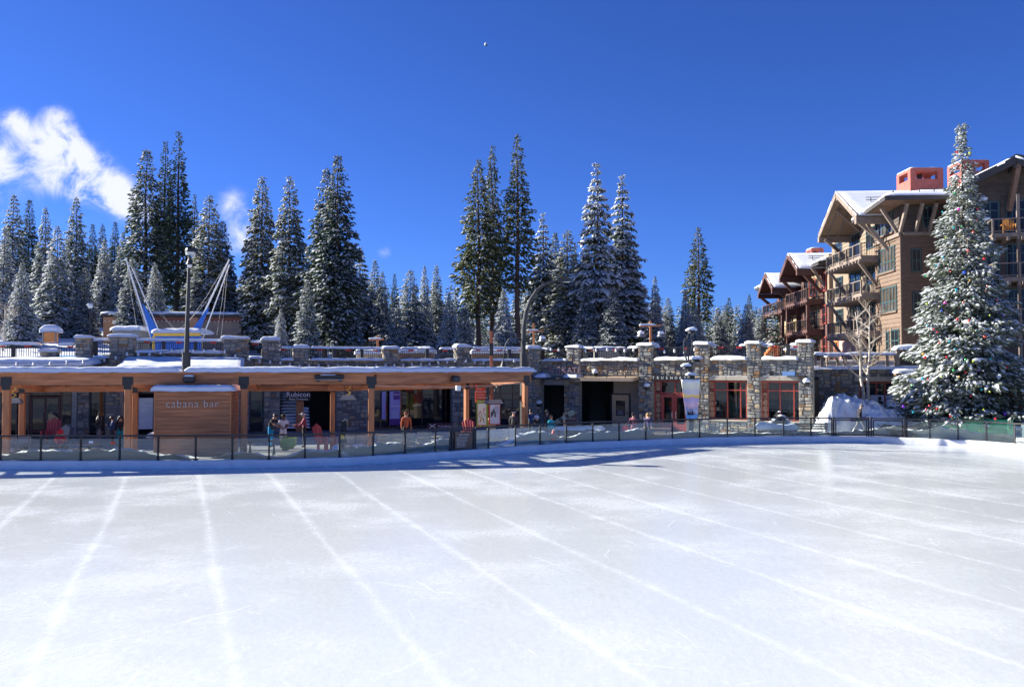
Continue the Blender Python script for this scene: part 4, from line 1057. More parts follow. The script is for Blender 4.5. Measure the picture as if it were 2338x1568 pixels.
# ---------------------------------------------------------------- terrace pillars, railings, ledges
def pillar(fr, pxa, pxb, zt, label, z0=4.0, seed=0, capw=.08, sn=.26, dy=(-.28, .75)):
    sa, sb = fr.s(pxa, dy[0]), fr.s(pxb, dy[0]); sb = max(sb - .12, sa + .6)
    t = T('stone_pillar', label, 'pillar', fr, (sa + sb) / 2, 0, z0, 'stone pillars of the terrace parapet')
    box('core', MORT, t, sa + .03, sb - .03, dy[0] + .03, dy[1], z0, zt)
    stonework(t, [('f', sa, sb, z0, zt, dy[0] + .03, .1), ('l', dy[0], dy[1], max(z0, 4.3), zt, sa + .03, 0), ('r', dy[0], dy[1], max(z0, 4.3), zt, sb - .03, 0)], seed, .46, 120, (24, 18, 18, 8, 20, 12), core=False)
    box('capstone', CONC, t, sa - capw, sb + capw, dy[0] - capw, dy[1] + capw, zt, zt + .11, .02)
    mb = MB(); mb.snow(sa - capw - .03, sb + capw + .03, dy[0] - capw - .03, dy[1] + capw, zt + .11, sn * (.5 + .35 * rnd.random()), lump=.34, res=.13, seed=seed + .5); mb.build('snow_cap', SNOW, t, smooth=True)
PL = [(92, 133, 5.12, 'low stone pillar under the orange lantern at the far left'), (171, 211, 5.98, 'stone pillar left of the porch snow, second from the left edge'), (250, 309, 6.06, 'broad stone pillar at the left end of the raised terrace wall'), (509, 570, 6.02, 'broad stone pillar at the right end of the raised terrace wall'), (599, 640, 5.95, 'stone pillar just right of the raised terrace wall'),
      (671, 708, 5.45, 'low stone pillar below the tall dark conifers'), (877, 914, 5.45, 'lone stone pillar in the middle of the left railing'), (1044, 1077, 5.60, 'stone pillar left of the orange sign post')]
for i, (a, b, zt, lb) in enumerate(PL): pillar(FLW, a, b, zt, lb, 3.9 if i else 4.0, 50 + i, .06 if i not in (2, 3) else .1)
PR = [(1206, 1236, 5.55, 'stone pillar directly behind the curved street lamp'), (1294, 1326, 5.58, 'stone pillar above the SKATE letters'), (1458, 1493, 5.66, 'stone pillar left of the red shop door'), (1586, 1622, 5.66, 'stone pillar behind the plaza lamp arms'), (1705, 1739, 5.66, 'stone pillar between the two shop windows'), (1822, 1857, 5.70, 'stone pillar at the right end of the shop wall')]
for i, (a, b, zt, lb) in enumerate(PR):
    if i == 0: pillar(FLW, a, b, zt, lb, .08, 70)
    else: pillar(FRW, a, b, zt, lb, .08 if i > 1 else 3.6, 70 + i, .06, .2, (-.16, .75))
def railing(fr, pxa, pxb, z0, z1, label, posts=(), bows=(), snow=.14, off=.15, rough_snow=None):
    z1 += .07
    a, b = fr.s(pxa, off), fr.s(pxb, off)
    t = T('iron_railing', label, 'railing', fr, (a + b) / 2, off, z0, 'black iron railings of the terrace')
    mb = MB(); mb.b(a, b, off - .035, off + .035, z1 - .07, z1); mb.b(a, b, off - .02, off + .02, z1 - .2, z1 - .155); mb.b(a, b, off - .02, off + .02, z0 + .08, z0 + .11); mb.build('rails', IRON, t)
    mb = MB(); n = max(2, int((b - a) / .125))
    for i in range(n + 1):
        x = a + (b - a) * i / n; mb.b(x - .016, x + .016, off - .012, off + .012, z0 + .11, z1 - .15)
    tag(mb.build('balusters', IRON, t), kind='stuff')
    for p in posts: x = fr.s(p, off); box('post', IRON, t, x - .11, x + .11, off - .1, off + .1, z0, z1 + .01)
    if snow:
        segs = rough_snow if rough_snow else [(pxa, pxb)]
        for k, (p, q) in enumerate(segs):
            mb = MB(); mb.snow(fr.s(p, off), fr.s(q, off), off - .15, off + .15, z1, snow * .8, lump=.22, res=.1, sag=.04, seed=pxa + k); mb.build('rail_snow', SNOW, t, smooth=True)
    for p in bows:
        x = fr.s(p, off - .06)
        o = T('red_bow', 'small red bow' + ([''] if len(bows) == 1 else [', left one,', ' right one,'] if len(bows) == 2 else [', left one,', ', middle one,', ', right one,'])[bows.index(p)].replace(' right', ', right').replace(',,', ',') + ' on ' + ' '.join(label.replace('iron ', '').split(' and ')[0].split()[:10]), 'bow', fr, x, off - .08, z1 - .17, 'red bows along the terrace railing')
        mb = MB()
        for k in (-1, 1): mb.add([(x, off - .06, z1 - .13), (x + k * .15, off - .09, z1 - .05), (x + k * .17, off - .06, z1 - .12), (x + k * .14, off - .1, z1 - .21)], [(0, 1, 2), (0, 2, 3), (0, 3, 1), (1, 3, 2)])
        mb.build('loop', BOWR, o)
        mb = MB(); mb.cb(x - .035, x + .035, off - .12, off - .05, z1 - .17, z1 - .09, 0, .01); mb.build('knot', BOWR, o)
def ledge(fr, pxa, pxb, z, label, off0=-.35, off1=.12, sn=.16, seed=0, lump=.4, stone=CONC):
    a, b = fr.s(pxa, off0), fr.s(pxb, off0)
    t = T('coping_ledge', label, 'ledge', fr, (a + b) / 2, off0, z, 'snow covered coping of the parapet')
    n = max(1, int((b - a) / 1.3))
    for i in range(n): box('coping_stone', stone, t, a + (b - a) * i / n + .006, a + (b - a) * (i + 1) / n - .006, off0 + .08, off1, z - .1, z, .015)
    mb = MB(); mb.snow(a, b, off0, off1 + .1, z, sn * .72, lump=lump, res=.12, seed=seed + 2.5); mb.build('ledge_snow', SNOW, t, smooth=True)
railing(FLW, -330, 91, 4.78, 5.56, 'iron railing at the far left below the snowy hillside', (30, -60, -150), (3, 62), .18)
railing(FLW, 134, 170, 4.78, 5.56, 'short iron railing right of the orange lantern', (), (160,), .18)
railing(FLW, 212, 249, 4.95, 5.85, 'short iron railing between the two left broad pillars', (218,), (), .18)
railing(FLW, 310, 508, 5.25, 5.88, 'raised iron railing in front of the blue trampoline', (373, 446), (335, 408, 486), .17)
railing(FLW, 571, 598, 4.95, 5.82, 'short raised iron railing left of the lower pillars', (), (582,), .16)
railing(FLW, 641, 670, 4.78, 5.47, 'narrow iron railing between two stone pillars', (), (646,), .15)
railing(FLW, 709, 876, 4.78, 5.47, 'long iron railing under the tall double pine', (763, 826), (730, 795, 857), .14)
railing(FLW, 915, 1043, 4.78, 5.47, 'iron railing with broken snow left of the orange sign post', (975,), (938, 1016), .16, rough_snow=[(915, 955), (1004, 1043)])
railing(FLW, 1078, 1205, 4.78, 5.53, 'iron railing behind the orange sign post and hooked lantern', (1163,), (1092, 1140, 1190), .16)
railing(FRW, 1238, 1293, 4.78, 5.50, 'short iron railing above the garage opening', (), (1267,), .16, rough_snow=[(1238, 1254)])
railing(FRW, 1327, 1457, 4.78, 5.52, 'iron railing in front of the snowy stone pier above the canopy', (1362, 1417), (1350, 1405), .15, rough_snow=[(1327, 1358), (1436, 1457)])
railing(FRW, 1494, 1585, 4.78, 5.54, 'iron railing above the black fascia sign', (1542,), (1510, 1566), .13, rough_snow=[(1494, 1506)])
railing(FRW, 1623, 1704, 4.78, 5.56, 'iron railing above the left shop window', (1672,), (1646, 1688), .13, rough_snow=[(1623, 1637), (1690, 1704)])
railing(FRW, 1740, 1821, 4.78, 5.58, 'iron railing above the right shop window', (1800,), (1768, 1826 - 8), .13, rough_snow=[(1740, 1768), (1806, 1821)])
ledge(FLW, 213, 249, 4.86, 'short snowy coping between the two left pillars', seed=1)
ledge(FLW, 310, 508, 5.19, 'long snowy coping of the raised terrace wall', seed=2, sn=.22, lump=.15)
ledge(FLW, 571, 598, 4.86, 'short snowy coping right of the raised wall', seed=3)
ledge(FLW, 641, 670, 4.76, 'narrow snowy coping between two low pillars', seed=4)
ledge(FLW, 709, 876, 4.76, 'long snowy coping over the bend of the pavilion', seed=5)
ledge(FLW, 915, 1043, 4.76, 'lumpy snowy coping left of the orange sign post', seed=6, lump=.7)
ledge(FLW, 1078, 1205, 4.76, 'snowy coping behind the hooked lantern', seed=7)
ledge(FRW, 1238, 1293, 4.76, 'snowy coping over the garage opening', seed=8)
ledge(FRW, 1327, 1457, 4.77, 'long lumpy snowy coping over the timber canopy', seed=9, lump=.6, sn=.2)
ledge(FRW, 1494, 1585, 4.77, 'snowy coping over the black fascia sign', seed=10, lump=.7, sn=.22)
ledge(FRW, 1623, 1704, 4.77, 'snowy coping over the left shop window', seed=11, lump=.7, sn=.22)
ledge(FRW, 1740, 1821, 4.77, 'snowy coping over the right shop window', seed=12, lump=.7, sn=.22)
# festoon bulbs along the parapet
def festoon(fr, pts, label, off=-.5, step=.62, sagv=.1, seed=0, snowy=True):
    w_ = [fr.sz(px, py, off) for px, py in pts]
    t = T('string_lights', label, 'string lights', fr, w_[0][0], off, w_[0][1], 'strings of bulbs on the parapet')
    line = []; bm_ = MB()
    for (a, za), (b, zb) in zip(w_[:-1], w_[1:]):
        n = max(2, int(abs(b - a) / .2))
        for i in range(n): line.append((a + (b - a) * i / n, off, za + (zb - za) * i / n - sagv * math.sin(math.pi * i / n)))
    line.append((w_[-1][0], off, w_[-1][1]))
    MB().tube(line, .012, 4).build('wire', IRON, t)
    acc = 0
    for p, q in zip(line[:-1], line[1:]):
        acc += abs(q[0] - p[0])
        if acc > step:
            acc = 0; bm_.ball((q[0], q[1], q[2] - .09), .08, .08, .095, 7); bm_.tube([(q[0], q[1], q[2] - .03), (q[0], q[1], q[2])], .025, 5)
            if snowy: bm_.ball((q[0], q[1], q[2] + .015), .07, .07, .045, 7)
    tag(bm_.build('bulbs', BULB, t, smooth=True), kind='stuff')
festoon(FLW, [(-40, 826), (200, 824)], 'string of snowy bulbs along the porch roof at the far left', -5.2)
festoon(FLW, [(212, 822), (290, 806), (400, 797), (505, 795), (545, 812)], 'string of snowy bulbs swagged across the raised terrace wall', -.62)
festoon(FLW, [(545, 812), (640, 826), (720, 832), (880, 832), (1040, 822)], 'string of snowy bulbs along the left parapet above the pavilion', -.62, .6)
festoon(FLW, [(1044, 818), (1130, 826), (1205, 815)], 'string of snowy bulbs behind the hooked lantern', -.62)
festoon(FRW, [(1240, 792), (1300, 795), (1380, 795), (1460, 795)], 'string of bulbs on the railing above the canopy', .0)
festoon(FRW, [(1494, 795), (1540, 799), (1586, 796)], 'string of bulbs on the railing above the fascia sign', .0)
# ================================================================ lodge at the right
LC = (30.2, 65.0)
FLG = Fr(LC[0], LC[1], math.atan2(-.998, -.0637))     # long side that faces left; x runs towards the viewer
FSG = Fr(LC[0], LC[1], -.0637)                         # end that faces the viewer
t = T('lodge_building', 'four storey timber and shingle lodge with snowy gables, red chimneys and balconies at the right', 'building', FLG, -20, 0, 4.75)
lx = lambda px, off=0: FLG.s(px, off)
def face_planks(t, fr, x0, x1, z0, z1, step, mat, holes=(), y=0.0, name='siding_board'):
    z = z0
    while z < z1 - .05:
        zt = min(z + step, z1)
        segs = [(x0, x1)]
        for h0, h1, a, b in holes:
            if zt > a + .02 and z < b - .02:
                ns = []
                for p, q in segs:
                    if h1 <= p or h0 >= q: ns.append((p, q)); continue
                    if h0 > p: ns.append((p, h0))
                    if h1 < q: ns.append((h1, q))
                segs = ns
        for p, q in segs:
            if q - p < .03: continue
            mb = MB(); mb.prism([(y, z + .005), (y - .075, z + .005), (y - .025, zt - .005), (y, zt - .005)], p, q, axis='x'); mb.build(name, mat, t)
        z = zt
def battens(t, x0, x1, z0, z1, step, mat, y=0.0):
    mb = MB(); x = x0 + step / 2
    while x < x1: mb.b(x - .03, x + .03, y - .035, y, z0, z1); x += step
    tag(mb.build('battens', mat, t), kind='stuff')
xb = lx(2003)
mb = MB(); mb.b(xb, -.004, .004, 9, 4.75, 17.2); mb.b(-14, xb, .5, 9, 4.75, 17); mb.build('wall', SIDING, t)
# near bay: windows, boards
WN = []
for (a, b, zl, zh, c, r_) in [(2006, 2046, 15.05, 16.7, (.2, .4, .6, .8), (.35,)), (2012, 2049, 12.0, 13.95, (.2, .4, .6, .8), (.4,)), (2015, 2052, 8.75, 10.75, (.2, .4, .6, .8), (.4,)), (2026, 2033, 5.6, 7.2, (), (.5,)), (2038, 2056, 5.5, 7.3, (.5,), (.5,))]:
    x0, x1 = lx(a), lx(b); WN.append((x0 - .07, x1 + .07, zl - .1, zh + .1))
    shopfront(t, FLG, x0, x1, zl, zh, c, r_, TEAL, WINW if zl > 8 else WING, y=-.06, fw=.1)
    box('window_sill', SIDING2, t, x0 - .08, x1 + .08, -.2, -.01, zl - .14, zl - .005)
face_planks(t, FLG, xb, -.09, 4.75, 14.45, .34, SIDING2, WN)
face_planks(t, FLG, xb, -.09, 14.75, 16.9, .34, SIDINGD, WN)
box('corner_board', SIDING2, t, -.085, .03, -.09, .1, 4.75, 14.46)
box('belt_board', GREYW, t, xb, .12, -.22, -.01, 14.46, 14.74)
# balcony block
for (zf, zc) in ((4.75, 7.0), (7.55, 10.1), (10.7, 13.2), (13.8, 16.6)):
    x0, x1 = lx(1893), xb
    for f0, f1, nm in ((.08, .24, 'window'), (.40, .62, 'balcony_door'), (.74, .93, 'window')):
        a, b = x0 + (x1 - x0) * f0, x0 + (x1 - x0) * f1
        shopfront(t, FLG, a, b, zf + (.15 if nm != 'window' else .8), zc - .15, (.5,) if f1 - f0 > .1 else (), (.7,), TEAL, WING, y=.42, fw=.1, name=nm)
mb = MB(); mb.b(lx(1893), xb - .01, .46, .5, 4.75, 17.0); mb.build('wall', TANS, t)
face_planks(t, FLG, lx(1893), xb, 14.0, 18.6, .34, TANS, [(lx(1893) + (xb - lx(1893)) * f0 - .05, lx(1893) + (xb - lx(1893)) * f1 + .05, 13.6, 16.6) for f0, f1 in ((.08, .24), (.40, .62), (.74, .93))], y=.455)
def balcony(t, fr, x0, x1, y0, y1, z, mat, h=1.05, slab=.3, joists=True, step=1.7):
    b = box('balcony', mat, t, x0, x1, y0, y1, z - slab, z)
    if joists:
        mb = MB(); n = int((x1 - x0) / .8)
        for i in range(n + 1): x = x0 + .1 + (x1 - x0 - .2) * i / max(1, n); mb.b(x - .09, x + .09, y0 - .16, y1, z - slab - .24, z - slab - .004)
        tag(mb.build('joist_ends', mat, b, abs_=False), kind='stuff')
    mb = MB(); mb.b(x0, x1, y0 - .04, y0 + .06, z + h - .07, z + h); mb.b(x0, x0 + .08, y0, y1, z + h - .07, z + h); mb.b(x1 - .08, x1, y0, y1, z + h - .07, z + h); mb.b(x0, x1, y0 - .01, y0 + .03, z + .1, z + .15); mb.build('handrail', mat, b)
    n = max(1, round((x1 - x0) / step)); mb = MB()
    for i in range(n + 1): x = x0 + .06 + (x1 - x0 - .12) * i / n; mb.b(x - .06, x + .06, y0 - .05, y0 + .07, z - .1, z + h - .01)
    mb.build('balcony_posts', mat, b)
    mb = MB(); n = int((x1 - x0) / .14)
    for i in range(n): x = x0 + (i + .5) * (x1 - x0) / n; mb.b(x - .012, x + .012, y0, y0 + .02, z + .12, z + h - .07)
    for k in range(int((y1 - y0) / .14)): y = y0 + k * .14; mb.b(x0 + .02, x0 + .04, y - .012, y + .012, z + .02, z + h - .07); mb.b(x1 - .04, x1 - .02, y - .012, y + .012, z + .02, z + h - .07)
    tag(mb.build('balusters', IRON, b), kind='stuff')
    return b
b0, b1 = lx(1893, -1.4), lx(1972, -1.4)
for z in (7.35, 10.5, 13.6): balcony(t, FLG, b0, b1, -1.5, .45, z, GREYW)
def brace(t, fr, x0, y0, z0, x1, y1, z1, mat, wd=.26, name='brace'):
    mb = MB(); mb.bar((x0, y0, z0), (x1, y1, z1), wd, wd * 1.25); mb.build(name, mat, t)
for z in (7.35, 10.5, 13.6):
    for x in (b0 + .9, b1 - .5): brace(t, FLG, x, .3, z - 3.0, x, -1.55, z - .42, GREYW, .19)
def gable(t, fr, sc, hw, zr, ze, y0, y1, beam, soff, seed=0, sn=.17, over=.0):
    """gable roof whose ridge runs into the building"""
    for k in (-1, 1):
        mb = MB(); mb.add([(sc, y0, zr), (sc + k * hw, y0, ze), (sc + k * hw, y1, ze), (sc, y1, zr), (sc, y0, zr + .22), (sc + k * hw, y0, ze + .22), (sc + k * hw, y1, ze + .22), (sc, y1, zr + .22)], [(0, 1, 2, 3), (7, 6, 5, 4), (0, 4, 5, 1), (1, 5, 6, 2), (2, 6, 7, 3), (3, 7, 4, 0)])
        r_ = mb.build('roof', soff, t)
        a, b = (sc, sc + k * (hw + .12)) if k > 0 else (sc - hw - .12, sc)
        mb = MB(); mb.snow(a, b, y0 - .1, y1, lambda x, y: zr + .22 + (ze - zr) * abs(x - sc) / hw, sn, lump=.14, res=.45, seed=seed + k); mb.build('roof_snow', SNOW, r_, smooth=True)
        mb = MB(); mb.bar((sc, y0 - .06, zr + .02), (sc + k * (hw + .1), y0 - .06, ze - .02), .12, .5, up=(0, 0, 1)); mb.build('rake_board', beam, r_)
        for y in (y0 + .7, y0 + 1.6):
            mb = MB(); mb.bar((sc, y, zr - .07), (sc + k * hw, y, ze - .07), .14, .12); mb.build('rafter', beam, r_)
        mb = MB(); n = int((y1 - y0) / 2)
        for yy_ in (y0 + 2.6,):
            x = sc + k * hw * .55; z = zr + (ze - zr) * .55 + .55
            mb.bar((x - .01, yy_ - 1.1, z), (x, yy_ + 1.1, z), .05, .05); mb.bar((x, yy_ - 1.1, z + .2), (x, yy_ + 1.1, z + .2), .05, .05)
            for q in (-.7, .7): mb.bar((x, yy_ + q, z - .35), (x, yy_ + q, z + .2), .05, .05)
        mb.build('snow_guard', IRON, r_)
        mb = MB(); mb.b(sc + k * hw - .22, sc + k * hw + .22, y0 - .15, y1, ze - .55, ze - .03); mb.build('purlin', beam, t)
    mb = MB(); mb.b(sc - .16, sc + .16, y0 - .02, y1, zr - .52, zr - .06); mb.build('ridge_beam', beam, t)
gc = lx(1921, -2.2); ghw = 5.0
gable(t, FLG, gc, ghw, 19.35, 16.45, -2.4, 8, GREYW, M('pale_soffit', (.26, .18, .12), .7, .1, 3), 60)
mb = MB(); mb.prism([(gc - ghw, 16.4), (gc + ghw, 16.4), (gc, 19.3)], .5, .7); mb.build('gable_wall', TANS, t)
for x, dz in ((gc - ghw + .5, 0), (gc + ghw - .5, 0)):
    brace(t, FLG, x, .35, 13.9, x, -2.1, 16.1, GREYW, .22)
    brace(t, FLG, x + (.9 if x > gc else -.0), .3, 13.2, x + (.4 if x > gc else .0), -1.4, 15.6, GREYW, .22)
for k in (-1, 1): brace(t, FLG, gc + k * 2.6, .4, 16.6, gc + k * 1.3, -2.0, 18.2, GREYW, .2)
# near roof with deep eaves
mb = MB()
xe0, xe1, ye = xb - .4, 1.6, -1.7
vs = [(xe0, ye, 16.55), (xe1, ye, 17.0), (xe1, 14, 17.25), (xe0, 14, 18.2), (xe0, 4, 19.2), (-4.2, 5, 19.3)]
mb.add([(xe0, ye, 16.5), (xe1, ye, 17.0), (xe1, 15, 17.0), (xe0, 15, 17.0)] + [(xe0, ye, 16.78), (xe1, ye, 17.28), (xe1, 15, 17.28), (xe0, 15, 17.28)], [(0, 3, 2, 1), (0, 1, 5, 4), (1, 2, 6, 5), (3, 0, 4, 7), (2, 3, 7, 6), (4, 5, 6, 7)])
rf = mb.build('roof', M('brown_soffit', (.20, .12, .075), .7, .12, 3), t)
mb = MB(); mb.bar((xe0, ye - .05, 16.62), (xe1 + .05, ye - .05, 17.12), .12, .34); mb.bar((xe1 + .05, ye - .1, 17.13), (xe1 + .05, 15, 17.13), .12, .34); mb.build('fascia', ROOFD, rf)
mb = MB(); mb.snow(xe0, xe1 + .08, ye - .08, 15, lambda x, y: 16.79 + .5 * (x - xe0) / (xe1 - xe0) * max(0, 1 - (y - ye) / 9) + min(.5, max(0, (y - ye) * .05)) + min(1.4, .30 * min(max(0, y - ye), max(0, xe1 - x))) , .24, lump=.15, res=.4, seed=66); mb.build('roof_snow', SNOW, rf, smooth=True)
mb = MB()
for q in range(2):
    z = 17.75 + q * .22; mb.bar((xe1 - 1.0, 1.2, z), (xe1 - 1.0, 10, z), .05, .05)
for k in range(9): y = 1.2 + k * 1.1; mb.bar((xe1 - 1.0, y, 17.2), (xe1 - 1.0, y, 17.98), .05, .05)
for q in range(2): mb.bar((xe0 + .3, ye + .9, 17.2 + q * .2), (xe1 - .9, ye + .9, 17.6 + q * .2), .05, .05)
for k in range(7): x = xe0 + .3 + (xe1 - 1.2 - xe0) * k / 6; mb.bar((x, ye + .9, 16.9), (x, ye + .9, 17.5 + .4 * k / 6), .05, .05)
mb.build('snow_guard', IRON, rf)
for x, y1_ in ((-.35, -1.35), (-4.4, -1.35)): brace(t, FLG, x, -.05, 14.7, x, y1_, 16.75, GREYW, .19)
# log block, cream block with windows
L0, L1_, L2_ = lx(1844), lx(1873), lx(1893)
mb = MB(); mb.b(L1_, L2_ - .01, .1, 6, 4.75, 15.6); mb.build('wall', TANS, t)
face_planks(t, FLG, L1_, L2_, 4.75, 10.8, .30, MAROON, y=.1, name='log_board')
mb = MB(); mb.b(L0, L1_ - .01, 0, 6, 4.75, 14.9); mb.build('wall', CREAM, t)
battens(t, L0, L1_, 4.75, 14.6, .42, CREAM)
for z0, z1 in ((5.5, 7.4), (8.7, 10.6), (12.0, 13.9)):
    shopfront(t, FLG, L1_ + (L2_ - L1_) * .3, L1_ + (L2_ - L1_) * .78, z0, z1, (.5,), (.5,), REDF, WING, y=-.02, fw=.1)
    shopfront(t, FLG, L0 + (L1_ - L0) * .28, L0 + (L1_ - L0) * .78, z0 - (.2 if z0 > 11 else 0), z1 - .3, (.5,), (.5,), BROWNW if z0 < 11 else REDF, WING, y=-.07, fw=.1)
mb = MB(); mb.b(lx(1744), L2_ + .2, -1.0, 7, 14.5, 14.85); mb.build('eave', ROOFD, t)
mb = MB(); mb.snow(lx(1744), L2_ + .3, -1.1, 7, lambda x, y: 14.86 + .22 * (y + 1), .28, lump=.15, res=.5, seed=71); mb.build('roof_snow', SNOW, t, smooth=True)
for p in (1869, 1886): brace(t, FLG, lx(p), 0, 12.4, lx(p), -1.3, 14.4, REDW if p < 1870 else GREYW, .22)
# two red brown balcony towers
def tower(px0, px1, pk, zr, ze, floors, hw, seed):
    a, b = lx(px0, -1.6), lx(px1, -1.6)
    mb = MB(); mb.b(a + .3, b, .02, 5, 4.75, ze + .2); mb.build('wall', REDW, t)
    mb = MB(); mb.b(a + .3, b - .01, .0, .019, 4.75, floors[-1]); mb.build('wall_panel', CREAM if seed % 2 else REDW, t)
    for z in floors:
        balcony(t, FLG, a, b, -1.6, -.01, z, REDW, slab=.35)
        for f in (.2, .62):
            shopfront(t, FLG, a + (b - a) * f, a + (b - a) * (f + .22), z + .1, z + 2.2, (.5,), (), BROWNW, WING, y=-.06, fw=.08, name='balcony_door')
    for x in (a + .15, b - .15):
        box('tower_post', REDW, t, x - .16, x + .16, -1.62, -1.3, 4.75, floors[-1] - .36)
        brace(t, FLG, x, -.1, floors[-1] + .6, x, -2.0, ze - .2, REDW, .26)
    sc = lx(pk, -2.4)
    gable(t, FLG, sc, hw, zr, ze, -2.5, 6, REDW, REDW, seed)
    mb = MB(); mb.prism([(sc - hw, ze), (sc + hw, ze), (sc, zr - .1)], -.3, -.1); mb.build('gable_wall', REDW, t)
    mb = MB(); mb.b(a + .3, b, -.2, 5, ze - .2, ze + .1); mb.build('ceiling_beam', REDW, t)
tower(1796, 1844, 1806, 16.1, 14.2, (5.2, 8.2, 11.3), 3.4, 72)
mb = MB(); mb.b(lx(1786), lx(1797), .1, 6, 4.75, 14.4); mb.build('wall', CREAM, t)
shopfront(t, FLG, lx(1788), lx(1794), 8.6, 10.4, (), (.5,), BROWNW, WING, y=.06, fw=.1)
shopfront(t, FLG, lx(1788), lx(1794), 5.5, 7.3, (), (.5,), BROWNW, WING, y=.06, fw=.1)
tower(1744, 1786, 1752, 15.2, 13.3, (5.0, 8.0, 10.9), 3.4, 75)
# ground floor porch with pink pilasters and an orange door
x0, x1 = lx(1895, -.02), lx(1950, -.02)
mb = MB(); mb.b(x0, x1, .3, .45, 4.75, 7.0); mb.build('pink_panel', M('dusty_pink_paint', (.40, .25, .22), .7, .1), t)
shopfront(t, FLG, x0 + .6, x0 + 1.7, 4.8, 6.9, (.5,), (.68,), M('orange_door_paint', (.55, .20, .06), .5), WING, y=.26, fw=.12, name='orange_door')
# chimneys
def chimney(px0, px1, py0, py1, d, dep, z0):
    a, b, zt = G(px0, d), G(px1, d), ZY(py0, d); zo = zt - (zt - z0) * .0
    o3 = ORG['lodge_building']
    mb = MB(); f = 0; h = .72
    mb.b(a, b, d, d + dep, z0, zt - h - .25); pw = (b - a) * .17
    for x in (a, b - pw):
        for y in (d, d + dep - pw): mb.b(x, x + pw, y, y + pw, zt - h - .25, zt - .3)
    mb.prism([(a, zt - .3), (b, zt - .3), (b, zt - .1), (b - .12, zt), (a + .12, zt), (a, zt - .1)], d, d + dep)
    o = mb.build('chimney', CHIM, None)
    o.parent = t; o.matrix_parent_inverse = t.matrix_basis.inverted()
    mb = MB(); mb.tube([((a + b) / 2, d + dep / 2, zt - h - .26), ((a + b) / 2, d + dep / 2, zt - h + .45)], .22, 8); c = mb.build('flue', IRON, None); c.parent = o
    mb = MB(); mb.snow(a + .06, b - .06, d + .06, d + dep - .06, zt, .12, res=.3, seed=px0); c = mb.build('snow_cap', SNOW, None, smooth=True); c.parent = o
bpy.context.view_layer.update()
chimney(2085, 2161, 383, 437, 72, 2.6, 17.2); chimney(2205, 2267, 365, 410, 74, 2.6, 17.2); chimney(1855, 1884, 566, 590, 97, 1.8, 14.8)
# end wall that faces the viewer, in shade
te = T('lodge_end', 'shaded end wall of the lodge behind the decorated fir, dark shingles with teal windows', 'building', FSG, 6, 0, 4.75)
WS = []
for (a, b, c0, c1, m_, rws) in [(2104, 2131, 470, 521, TEAL, (.45,)), (2080, 2103, 568, 621, TEAL, (.5,)), (2083, 2104, 666, 718, TEAL, (.5,)), (2098, 2128, 775, 812, TEAL, (.5,)), (2150, 2176, 568, 621, TEAL, (.5,))]:
    x0, z1 = FSG.sz(a, c0); x1, z0 = FSG.sz(b, c1); WS.append((x0 - .05, x1 + .05, z0 - .05, z1 + .05))
    shopfront(te, FSG, x0, x1, z0, z1, (.5,), rws, m_, WING, y=-.03, fw=.1)
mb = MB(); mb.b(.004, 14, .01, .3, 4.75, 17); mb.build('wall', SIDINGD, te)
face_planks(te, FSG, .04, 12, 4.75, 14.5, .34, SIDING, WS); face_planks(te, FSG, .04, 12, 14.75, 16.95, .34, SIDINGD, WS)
box('belt_board', GREYW, te, 0.13, 12, -.2, .01, 14.5, 14.75)
for p in (2065, 2100, 2132): x = FSG.s(p, -.5); brace(te, FSG, x, -.06, 14.8, x + .1, -1.25, 16.8, GREYW, .2)
# near wing with a broad gable, in shade
FWG = Fr.two(P2(2207, 59.5), P2(2440, 57.5)); wx = FWG.s
tw = T('lodge_wing', 'dark shaded lodge wing with a broad snowy gable at the right edge', 'building', FWG, 4, 0, 4.75)
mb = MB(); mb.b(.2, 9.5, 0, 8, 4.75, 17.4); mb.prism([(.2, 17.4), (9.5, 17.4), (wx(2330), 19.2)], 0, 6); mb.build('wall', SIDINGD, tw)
gable(tw, FWG, wx(2328, -1.4), wx(2328, -1.4) - wx(2209, -1.4), FWG.z(2327, 366, -1.4), FWG.z(2207, 424, -1.4), -1.5, 8, ROOFD, M('dark_soffit', (.15, .10, .07), .7, .1), 80, .2)  # darker brown soffit on this wing
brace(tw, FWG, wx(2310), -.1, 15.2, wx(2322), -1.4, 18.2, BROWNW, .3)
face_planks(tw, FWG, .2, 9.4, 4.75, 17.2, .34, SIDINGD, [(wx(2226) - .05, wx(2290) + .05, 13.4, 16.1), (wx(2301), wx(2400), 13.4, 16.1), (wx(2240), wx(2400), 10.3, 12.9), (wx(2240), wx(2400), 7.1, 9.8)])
for z in (13.45, 10.4, 7.25):
    balcony(tw, FWG, wx(2270, -1.6), 9.4, -1.7, -.1, z, GREYW, h=1.0, slab=.28)
    for a, b in ((2226, 2288), (2302, 2350), (2352, 2400)):
        if z < 13 and a < 2230: a = 2242
        shopfront(tw, FWG, wx(a), wx(b), z + .1, z + 2.5, (.33, .66), (.72,), TEAL, WING, y=-.03, fw=.1)
    box('balcony_column', GREYW, tw, wx(2331, -1.6) - .1, wx(2331, -1.6) + .1, -1.7, -1.5, z - 3.1, z + 2.6)
s = wx(2310, -1.2); o = T('adirondack_chair', 'orange slatted lounge chair on the upper balcony', 'chair', FWG, s, -1.0, 13.45)
OCH = M('orange_chair_paint', (.55, .25, .06), .5)
for k in range(5): mb = MB(); mb.bar((s - .26 + k * .13, -.9, 13.75), (s - .22 + k * .15, -.6, 14.5 + .06 * (2 - abs(k - 2))), .11, .025, up=(0, 1, 0)); mb.build('back_slat', OCH, o)
for k in range(4): box('seat_slat', OCH, o, s - .3, s + .3, -1.4 + k * .13, -1.29 + k * .13, 13.82 - k * .025, 13.85 - k * .025, .004)
